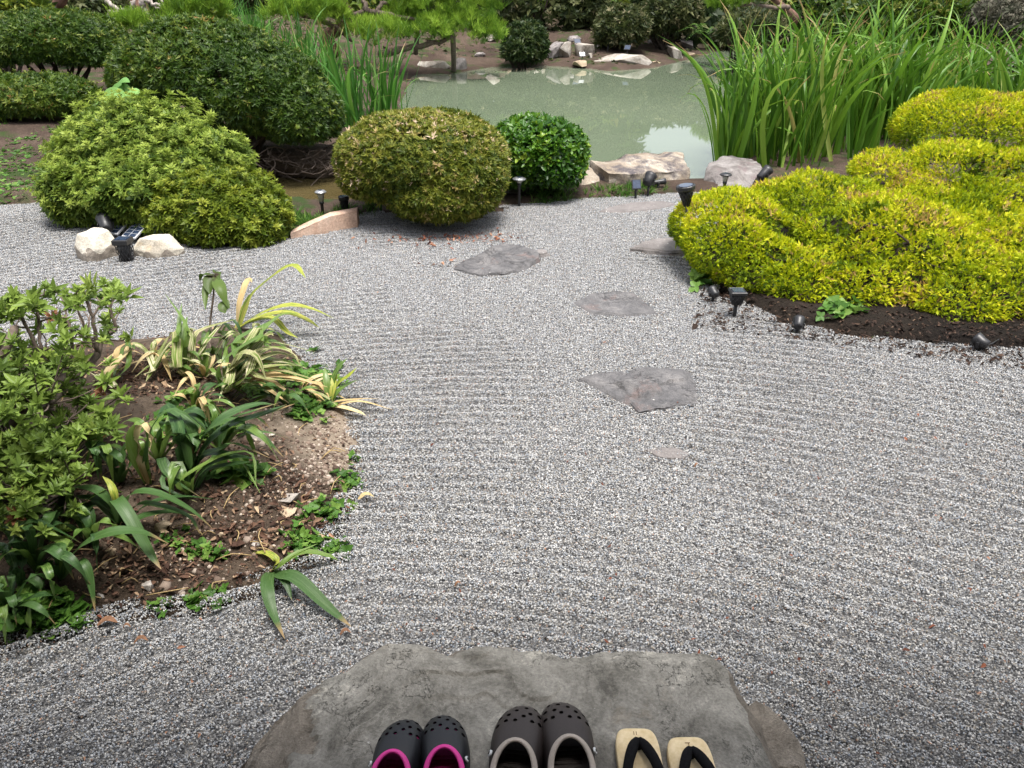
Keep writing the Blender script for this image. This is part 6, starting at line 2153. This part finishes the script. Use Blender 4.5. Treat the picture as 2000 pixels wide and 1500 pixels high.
def torch(label, loc, h, head_h, r_top, r_bot, lattice=True, square=False, tilt=(0, 0)):
    """a lantern head that widens upwards, of open lattice, on a tapered stake"""
    t = thing('torch_light', label, 'garden light', loc, 0, LG, tilt)
    sides = 4 if square else 12
    z0 = h - head_h
    if z0 > 0.01:
        lpart(t, 'stake', lathe([(0.004, -0.06), (0.009, 0.0), (0.011, z0)], 10), M['black'], True)
    bars = []
    rot0 = math.pi / 4 if square else 0
    nb_ = 12
    for k in range(nb_):
        a = 2 * math.pi * k / nb_
        def pt(a_, z):
            f = (z - z0) / head_h
            rr = r_bot + (r_top - r_bot) * f
            if square:
                c_, s__ = math.cos(a_), math.sin(a_)
                m__ = max(abs(c_), abs(s__))
                return (rr * c_ / m__ * .8, rr * s__ / m__ * .8, z)
            return (rr * math.cos(a_), rr * math.sin(a_), z)
        for sg in (1, -1):
            bars.append(tube([pt(a + sg * i * 0.26, z0 + head_h * 0.85 * i / 5) for i in range(6)], [0.0022] * 6, 4))
    lpart(t, 'shade', bars, M['black'])
    inner = lathe([(r_bot * .75, z0), (r_top * .72, h - 0.02)], 10)
    lpart(t, 'lens', inner, M['black'], True)
    rc_ = r_top * (1.13 if square else 1.05)
    cap = lathe([(rc_ * .93, h - head_h * .22), (rc_, h - head_h * .18), (rc_, h - 0.004), (rc_ * .9, h), (rc_ * .8, h - 0.004)], sides)
    lpart(t, 'cap', turn(cap, rz=rot0), M['black'])
    lpart(t, 'solar_cell', turn(lathe([(rc_ * .72, h - 0.004), (rc_ * .72, h + 0.001)], sides), rz=rot0), M['cell'])
    return t


def spotlight(label, loc, rz, head_tilt, h=0.07, size=0.035, length=0.08):
    t = thing('spotlight', label, 'garden light', loc, rz, LG)
    lpart(t, 'stake', lathe([(0.004, -0.05), (0.008, 0.0), (0.008, h)], 10), M['black'], True)
    head = lathe([(size * .55, -length * .5), (size * .8, -length * .42), (size * .85, 0), (size, length * .30), (size * 1.08, length * .5), (size * .9, length * .5), (size * .8, length * .38)], 16)
    hd = lpart(t, 'lamp_head', turn(head, rx=head_tilt, loc=(0, 0, h + size * .7)), M['black'], True)
    lz = lathe([(size * .82, length * .39), (size * .82, length * .40)], 16)
    lpart(t, 'lens', turn(lz, rx=head_tilt, loc=(0, 0, h + size * .7)), M['lens'])
    lpart(t, 'bracket', [box(size * 2.0, 0.012, 0.006, (0, 0, h * .96)), box(0.006, 0.014, size * .9, (size * .98, 0, h + size * .4)), box(0.006, 0.014, size * .9, (-size * .98, 0, h + size * .4))], M['black'])
    return t


def panel(label, loc, rz, w, hgt, tilt, stake_h, nx_=1, ny_=1, name='solar_panel', frame='black', thick=0.012):
    t = thing(name, label, 'solar panel', loc, rz, None)
    lpart(t, 'stake', lathe([(0.004, -0.05), (0.009, 0.0), (0.009, stake_h)], 10), M['black'], True)
    off = np.array((0, -math.sin(tilt) * 0.0, stake_h))
    fr = turn(box(w, hgt, thick), rx=tilt, loc=off)
    f = lpart(t, 'frame', fr, M[frame])
    me = None
    cw, ch = w * 0.92 / nx_, hgt * 0.92 / ny_
    for i in range(nx_):
        for j in range(ny_):
            if me is None:
                mb = MB()
                mb.add(*box(cw * .88, ch * .88, 0.003))
                me = mb.mesh('cell', False)
                me.materials.append(M['cell'])
            o = bpy.data.objects.new('solar_cell', me)
            col.objects.link(o)
            o.parent = f
            lp = Matrix.Rotation(tilt, 4, 'X') @ Matrix.Translation((-w * .46 + cw * (i + .5), -hgt * .46 + ch * (j + .5), thick / 2 + .001))
            o.matrix_local = Matrix.Translation(Vector(off)) @ lp
    return t


def zq(u, v, z):
    return tuple(P(u, v, z))


path_light('silver-capped path light with clear lens before the inlet', zq(632, 428, -0.01), 0.19, 0.040, 0.065)
torch('lattice torch light right of the silver-capped path light', zq(675, 424, -0.01), 0.15, 0.125, 0.036, 0.014)
path_light('dark flat-topped path light at the right foot of the bronze ball shrub', zq(1014, 403, 0.0), 0.20, 0.05, 0.03, 'grey_metal')
torch('black lantern with leaf-cut sides wedged between the two white boulders', zq(249, 510, 0.0), 0.14, 0.148, 0.056, 0.034, square=True)
t = torch('tall trumpet-headed black torch leaning beside the golden shrub', zq(1347, 512, 0.0), 0.46, 0.12, 0.052, 0.016, tilt=(0, R(-9)))
torch('black lantern on a stake under the front of the golden shrub', zq(1434, 618, 0.0), 0.14, 0.075, 0.048, 0.026, square=True)
path_light('charcoal dome path light before the pitted grey rock', zq(1412, 385, 0.0), 0.17, 0.045, 0.05, 'black')
spotlight('black spotlight aimed up at the reeds behind the golden shrub', zq(1486, 380, 0.0), R(-60), R(-55), 0.13, 0.04, 0.11)
spotlight('small black spotlight in the shade left of the stake lantern', zq(1392, 588, 0.0), R(15), R(-70), 0.03, 0.025, 0.055)
spotlight('low ribbed spotlight at the gravel line under the golden shrub', zq(1556, 650, 0.0), R(-20), R(-65), 0.03, 0.027, 0.055)
spotlight('black spotlight with a cable at the right end of the gravel line', zq(1912, 684, 0.0), R(30), R(-75), 0.02, 0.03, 0.06)
mb = MB()
mb.add(*tube(smooth_path([zq(1912, 672, .03), zq(1935, 672, .03), zq(1955, 662, .02), zq(1990, 668, .012), zq(2040, 655, .012)], 14), np.full(14, 0.003), 6))
mb.add(*tube(smooth_path([zq(1905, 676, .02), zq(1885, 680, .015), zq(1850, 668, .012), zq(1835, 668, .01)], 10), np.full(10, 0.003), 6))
single('cable', 'thin black cable trailing from the right end spotlight', 'cable', mb.mesh('cable'), M['black'], zq(1912, 672, .03))
panel('square blue solar panel on a stake before the long pond slab', zq(1241, 386, 0.0), R(8), 0.072, 0.075, R(62), 0.10)
spotlight('spotlight with a wedge-shaped hood beside the blue solar panel', zq(1265, 382, 0.0), R(-35), R(-50), 0.09, 0.045, 0.09)
spotlight('low black spotlight lying against the long pond slab', zq(1284, 372, 0.0), R(-80), R(-85), 0.05, 0.022, 0.12)
panel('left tilted solar panel of the pair behind the white boulder', zq(238, 462, 0.0), R(-25), 0.115, 0.165, R(26), 0.075, 2, 5, frame='cell_frame')
panel('right tilted solar panel of the pair behind the black lantern', zq(272, 470, 0.0), R(-25), 0.115, 0.165, R(26), 0.075, 2, 5, frame='cell_frame')
spotlight('dark round spotlight head above the white boulder', zq(212, 462, 0.03), R(30), R(-60), 0.05, 0.045, 0.11)
for (u, v, w, lab, rz_) in [(1127, 98, 14, 'left blue solar panel light on the far bank', 20), (1187, 99, 12, 'middle grey solar light on the far bank', -20), (1225, 104, 13, 'pale tilted solar panel under the far speckled shrub', -30), (1137, 108, 12, 'lower dark solar light by the far rock cluster', 10)]:
    q = P(u, v, 0.1)
    q[2] = th(q[0], q[1])
    panel(lab, tuple(q), R(rz_), w * mpp(q), w * mpp(q) * .8, R(50), 0.22)

# ------------------------------------------------------------------ shoes on the doorstep stone
M['croc_black'] = plain('black_foam', (0.014, 0.015, 0.018), 0.5, 0.35, vary=0.15, scale=300)
M['croc_brown'] = plain('espresso_foam', (0.036, 0.029, 0.027), 0.55, 0.3, vary=0.12, scale=300)
M['pink'] = plain('hot_pink_foam', (0.62, 0.035, 0.27), 0.5, 0.4, vary=0.08, scale=300)
M['pink_in'] = plain('magenta_insole', (0.42, 0.02, 0.17), 0.6, 0.3, vary=0.2, scale=200)
M['beige'] = plain('beige_foam', (0.36, 0.31, 0.265), 0.55, 0.4, vary=0.1, scale=300)
M['brown_in'] = plain('dark_insole', (0.06, 0.05, 0.046), 0.6, 0.3, vary=0.2, scale=200)
M['white_rivet'] = plain('white_rivet', (0.6, 0.62, 0.62), 0.4, 0.5, vary=0.05)


def clog(label, loc, rz, side, body_m, strap_m, in_m, length=0.27, seed=0):
    """side = 1 right shoe, -1 left shoe; the toe points along +Y"""
    k = length / 0.27
    out = [(-.012, .135), (.010, .133), (.030, .121), (.046, .100), (.054, .070), (.055, .030), (.049, -.020), (.043, -.070), (.037, -.105), (.022, -.128), (0, -.135), (-.022, -.128), (-.036, -.105), (-.039, -.060), (-.042, -.010), (-.048, .040), (-.050, .080), (-.045, .110), (-.031, .129)]
    out = np.array(out) * k
    out[:, 0] *= side
    # smooth closed outline
    oc = np.array([0, -0.035]) * k
    A_ = 72
    th_ = np.linspace(0, 2 * math.pi, A_, endpoint=False) + 1e-4
    ro = radial(out, oc, np.where(th_ > math.pi, th_ - 2 * math.pi, th_))
    for _ in range(3):
        ro = 0.25 * np.roll(ro, 1) + 0.5 * ro + 0.25 * np.roll(ro, -1)
    cs, sn = np.cos(th_), np.sin(th_)
    O = np.stack([oc[0] + cs * ro, oc[1] + sn * ro], -1)
    # opening rim
    rx_, rf, rb = 0.0345 * k, 0.050 * k, 0.082 * k
    ry_ = np.where(sn > 0, rf, rb)
    Rm = np.stack([oc[0] + cs * rx_ + side * 0.003 * k, oc[1] + sn * ry_], -1)
    zr = (0.060 + 0.022 * np.clip(sn, 0, 1) ** 1.2 - 0.012 * np.clip(-sn, 0, 1)) * k
    zs = 0.022 * k
    rows = []
    for z, ins in ((0.0, .004), (0.004, 0), (0.013, -.001), (0.0155, .0022), (0.018, 0.0008), (zs / k, .001)):
        f = 1 - ins * k / ro
        rows.append(np.stack([oc[0] + cs * ro * f, oc[1] + sn * ro * f, np.full(A_, z * k)], -1))
    front = np.clip(sn, 0, 1)
    def upper(s, inset, drop):
        e = 0.40 + 0.10 * front
        prof = 1 - (1 - s) ** 2.2
        lat = s ** 1.25
        xy = (O - (O - oc) * (inset * k / ro)[:, None]) * (1 - lat) + Rm * lat
        toe_h = 0.034 * k * front
        z = zs + (zr - zs) * (s ** e) * 1.0
        bulge = np.sin(math.pi * s) * (0.010 * k * front)
        return np.stack([xy[:, 0], xy[:, 1], z + bulge - drop * k], -1)
    SS = [0.02, 0.06, 0.12, 0.2, 0.3, 0.42, 0.54, 0.66, 0.78, 0.9, 1.0]
    for s in SS:
        rows.append(upper(s, 0.0015, 0))
    for s in SS[::-1]:
        rows.append(upper(s, 0.0075, 0.0045 if s < 1 else 0.003))
    zi = 0.018 * k
    f = 1 - 0.010 * k / ro
    rows.append(np.stack([oc[0] + cs * ro * f, oc[1] + sn * ro * f, np.full(A_, zi + .002)], -1))
    for q in (0.8, 0.5, 0.2):
        rows.append(np.stack([oc[0] + cs * ro * f * q, oc[1] + sn * ro * f * q, np.full(A_, zi)], -1))
    V = np.concatenate(rows)
    Fc = []
    for i in range(len(rows) - 1):
        for j in range(A_):
            j2 = (j + 1) % A_
            Fc.append((i * A_ + j, i * A_ + j2, (i + 1) * A_ + j2, (i + 1) * A_ + j))
    Fc.append(tuple(range(A_))[::-1])
    Fc.append(tuple((len(rows) - 1) * A_ + j for j in range(A_)))
    mb = MB().add(V, Fc)
    me = mb.mesh('clog_body', True)
    # ventilation holes cut through the upper
    cut = MB()
    holes = [(-.006, .121), (-.026, .109), (.014, .111), (-.008, .103), (.032, .098), (-.034, .088), (.010, .092), (-.017, .084), (.040, .078), (.024, .079), (-.036, .066), (-.005, .074), (.043, .056), (-.022, .064), (.028, .062), (.010, .062)]
    hr = 0.0043 * k
    for x, y in holes:
        c_, f_ = lathe([(hr, 0.026 * k), (hr, 0.13 * k)], 12)
        cut.add(c_ + np.array([x * side * k, y * k, 0]), f_)
    ob = bpy.data.objects.new('tmp_body', me)
    oc_ = bpy.data.objects.new('tmp_cut', cut.mesh('tmp_cut', False))
    col.objects.link(ob)
    col.objects.link(oc_)
    bo = ob.modifiers.new('holes', 'BOOLEAN')
    bo.operation = 'DIFFERENCE'
    bo.object = oc_
    bo.solver = 'EXACT'
    dg_ = bpy.context.evaluated_depsgraph_get()
    me2 = bpy.data.meshes.new_from_object(ob.evaluated_get(dg_))
    bpy.data.objects.remove(ob)
    bpy.data.objects.remove(oc_)
    me2.name = 'clog_body'
    me2.materials.clear()
    add_sharp(me2, 40)
    t = thing('clog', label, 'shoe', loc, rz, 'shoes lined up on the doorstep stone')
    link('body', me2, body_m, t)
    # ribbed footbed
    rows = []
    for q in (0.0, 0.25, 0.5, 0.75, 0.95):
        fz = 0.0300 * k + 0.003 * k * q ** 3
        rows.append(np.stack([oc[0] + cs * ro * f * q, oc[1] + sn * ro * f * q, np.full(A_, fz)], -1))
    V = np.concatenate(rows)
    Fc = [(i * A_ + j, i * A_ + (j + 1) % A_, (i + 1) * A_ + (j + 1) % A_, (i + 1) * A_ + j) for i in range(len(rows) - 1) for j in range(A_)]
    mb = MB().add(V, Fc)
    for j in range(16):
        y = (-.10 + .0088 * j) * k
        mb.add(*tube([(-.026 * k, y, .0312 * k), (0, y + .001, .0312 * k), (.026 * k, y, .0312 * k)], [.0016 * k] * 3, 5))
    link('footbed', mb.mesh('footbed', True), in_m, t)
    # strap folded forward round the front of the opening
    n_ = 30
    a = np.linspace(R(-22), R(202), n_)
    sx, sy = rx_ * 1.10, rf * 1.0
    px = oc[0] + np.cos(a) * sx + side * 0.003 * k
    py = oc[1] + np.sin(a) * np.where(np.sin(a) > 0, sy, rb)
    pz = (0.062 + 0.0235 * np.clip(np.sin(a), 0, 1) ** 1.2) * k
    V, Fc = [], []
    SEC = 10
    for i in range(n_):
        c3 = np.array([px[i], py[i], pz[i]])
        o2 = np.array([math.cos(a[i]), math.sin(a[i]) * 0.8, 0])
        o2 /= np.linalg.norm(o2)
        w = 0.0062 * k
        wd = o2 * 0.85 - np.array([0, 0, 0.5])
        wd /= np.linalg.norm(wd)
        hd = np.array([0, 0, 1.0]) + o2 * 0.55
        hd /= np.linalg.norm(hd)
        for j in range(SEC):
            b_ = 2 * math.pi * j / SEC
            cc, s2 = math.cos(b_), math.sin(b_)
            V.append(c3 + wd * w * math.copysign(abs(cc) ** .6, cc) + hd * 0.0030 * k * math.copysign(abs(s2) ** .6, s2))
    for i in range(n_ - 1):
        for j in range(SEC):
            j2 = (j + 1) % SEC
            Fc.append((i * SEC + j, i * SEC + j2, (i + 1) * SEC + j2, (i + 1) * SEC + j))
    Fc += [tuple(range(SEC))[::-1], tuple((n_ - 1) * SEC + j for j in range(SEC))]
    link('strap', MB().add(np.array(V), Fc).mesh('strap', True), strap_m, t)
    for sg in (side,):
        x = sg * 0.0455 * k + side * .003 * k
        ro_ = turn(lathe([(.0062 * k, 0), (.0062 * k, .003 * k), (.0045 * k, .004 * k)], 16), ry=R(62 * sg), loc=(x, .000 * k, .060 * k))
        rv = link('rivet', MB().add(*ro_).mesh('rivet', True), M['white_rivet'], t)
        em = turn(lathe([(.0031 * k, .0038 * k), (.0031 * k, .0046 * k)], 12), ry=R(62 * sg), loc=(x, .000 * k, .060 * k))
        link('rivet_emblem', MB().add(*em).mesh('rivet_emblem', False), body_m, rv)
    return t


def on_stone(u, v, dz=0.0):
    return P(u, v, ZB + dz)


def place_shoe(tip_u, tip_v, rz, length, k):
    """position the shoe so that its toe tip (about 25 mm up) shows at this pixel"""
    q = P(tip_u, tip_v, ZB + 0.022)
    d = np.array([-math.sin(rz), math.cos(rz)])
    return (q[0] - d[0] * length / 2, q[1] - d[1] * length / 2, ZB + 0.001)


def sz(L):
    return L


a = R(-4)
clog('left black clog with hot pink strap and lining', place_shoe(797, 1409, a, .245, 1), a, -1, M['croc_black'], M['pink'], M['pink_in'], .245)
a = R(4)
clog('right black clog with hot pink strap and lining', place_shoe(867, 1401, a, .245, 1), a, 1, M['croc_black'], M['pink'], M['pink_in'], .245)
a = R(-6)
clog('left dark brown clog with beige strap', place_shoe(1023, 1385, a, .275, 1), a, -1, M['croc_brown'], M['beige'], M['brown_in'], .275)
a = R(3)
clog('right dark brown clog with beige strap', place_shoe(1093, 1378, a, .275, 1), a, 1, M['croc_brown'], M['beige'], M['brown_in'], .275)

# straw sandals
m, n, b = new_mat('woven_straw')
t1 = tex_noise(n, 60, 3, 0.6)
wv_ = n.nodes.new('ShaderNodeTexWave')
wv_.inputs['Scale'].default_value = 130
wv_.inputs['Distortion'].default_value = 1.5
tc = n.nodes.new('ShaderNodeTexCoord')
n.links.new(tc.outputs['Object'], wv_.inputs['Vector'])
rr = ramp(n, [(0.3, (0.60, 0.46, 0.24)), (0.7, (0.78, 0.64, 0.40))])
n.links.new(t1.outputs[0], rr.inputs[0])
r3 = ramp(n, [(0.0, (0.82, 0.8, 0.78)), (1.0, (1.05, 1.05, 1.05))])
n.links.new(wv_.outputs[0], r3.inputs[0])
n.links.new(mixc(n, rr.outputs[0], r3.outputs[0], 0.8, 'MULTIPLY'), b.inputs['Base Color'])
b.inputs['Roughness'].default_value = 0.55
bump(n, b, wv_.outputs[0], 0.25, 0.002)
M['woven'] = m
M['velvet'] = plain('black_velvet', (0.008, 0.008, 0.009), 0.95, 0.1, vary=0.3, scale=200)
M['mark'] = plain('brown_stitch', (0.22, 0.13, 0.06), 0.8, 0.2)
M['heel_pad'] = plain('pale_straw_panel', (0.55, 0.46, 0.30), 0.6, 0.3, vary=0.1, scale=80)


def sandal(label, loc, rz, mark):
    t = thing('straw_sandal', label, 'sandal', loc, rz, 'shoes lined up on the doorstep stone')
    L, W = 0.24, 0.090
    th_ = np.linspace(0, 2 * math.pi, 56, endpoint=False)
    def sup(v, e):
        return np.sign(v) * np.abs(v) ** e
    ox, oy = W / 2 * sup(np.cos(th_), 0.42), L / 2 * sup(np.sin(th_), 0.42)
    ox = ox * (0.93 + 0.07 * oy / (L / 2))
    rows = []
    for s_, z in ((0.97, 0.0), (1.0, 0.003), (1.0, 0.016), (0.985, 0.019), (0.95, 0.0205), (0.6, 0.0205), (0.2, 0.0205)):
        rows.append(np.stack([ox * s_, oy * (1 - (1 - s_) * W / L), np.full(56, z)], -1))
    V = np.concatenate(rows)
    Fc = [(i * 56 + j, i * 56 + (j + 1) % 56, (i + 1) * 56 + (j + 1) % 56, (i + 1) * 56 + j) for i in range(len(rows) - 1) for j in range(56)]
    Fc += [tuple(range(56))[::-1], tuple(6 * 56 + j for j in range(56))]
    link('sole', MB().add(V, Fc).mesh('sole', True), M['woven'], t)
    fy = 0.078
    knot = lathe([(0.009, 0.018), (0.010, 0.026), (0.009, 0.035), (0.005, 0.039)], 12)
    lpart(t, 'knot', (knot[0] + np.array([0, fy, 0]), knot[1]), M['velvet'], True)
    for sg in (-1, 1):
        pth = smooth_path([(0.002 * sg, fy + .002, .034), (.011 * sg, fy - .012, .038), (.024 * sg, fy - .045, .042), (.034 * sg, fy - .085, .036), (.039 * sg, fy - .11, .018)], 14)
        V, Fc = tube(pth, np.concatenate([np.linspace(.008, .0105, 5), np.linspace(.0105, .008, 9)]), 10)
        lpart(t, 'strap', (V, Fc), M['velvet'], True)
    mk = [box(0.010, 0.0014, 0.0012, (0, 0.105, 0.0208)), box(0.0014, 0.007, 0.0012, (0.002, 0.1015, 0.0209))] if mark else [box(0.0012, 0.008, 0.0012, (-.004, 0.107, 0.0208)), box(0.0012, 0.008, 0.0012, (0.001, 0.107, 0.0208))]
    lpart(t, 'printed_mark', mk, M['mark'])
    return t


def place_sandal(u, v, rz):
    q = P(u, v, ZB + 0.02)
    return (q[0] + math.sin(rz) * .12, q[1] - math.cos(rz) * .12, ZB + 0.001)


a = R(-0.5)
sandal('left woven straw sandal with black velvet straps', place_sandal(1240, 1422, a), a, False)
a = R(1)
sandal('right woven straw sandal with black velvet straps and a small mark', place_sandal(1339, 1439, a), a, True)

# ------------------------------------------------------------------ unseen house behind the viewer, its eave sized to shade the near court
M['plaster'] = plain('unseen_house_plaster', (0.42, 0.38, 0.32), 0.9, 0.2, vary=0.1, scale=5)
M['cedar'] = plain('unseen_eave_wood', (0.16, 0.10, 0.06), 0.8, 0.2, vary=0.3, scale=8)
t = thing('unseen_garden_house', 'unseen plastered garden house behind the doorstep, eave sized to shade the court', 'house', (0, -1.6, 0))
lpart(t, 'wall', box(12, 0.2, 3.0, (0, -0.4, 1.5), 0.05), M['plaster'])
lpart(t, 'roof', turn(box(13, 3.1, 0.14, (0, 0, 0), 0.05), rx=R(-12), loc=(0, 0.97, 2.75)), M['cedar'])
lpart(t, 'floor', box(10, 1.9, 0.10, (0, 0.6, 0.42), 0.05), M['cedar'])
for k in range(3):
    lpart(t, 'post', box(0.11, 0.11, 2.55, (-4.5 + 4.5 * k + 2.2, 1.35, 1.22), 0.08), M['cedar'])
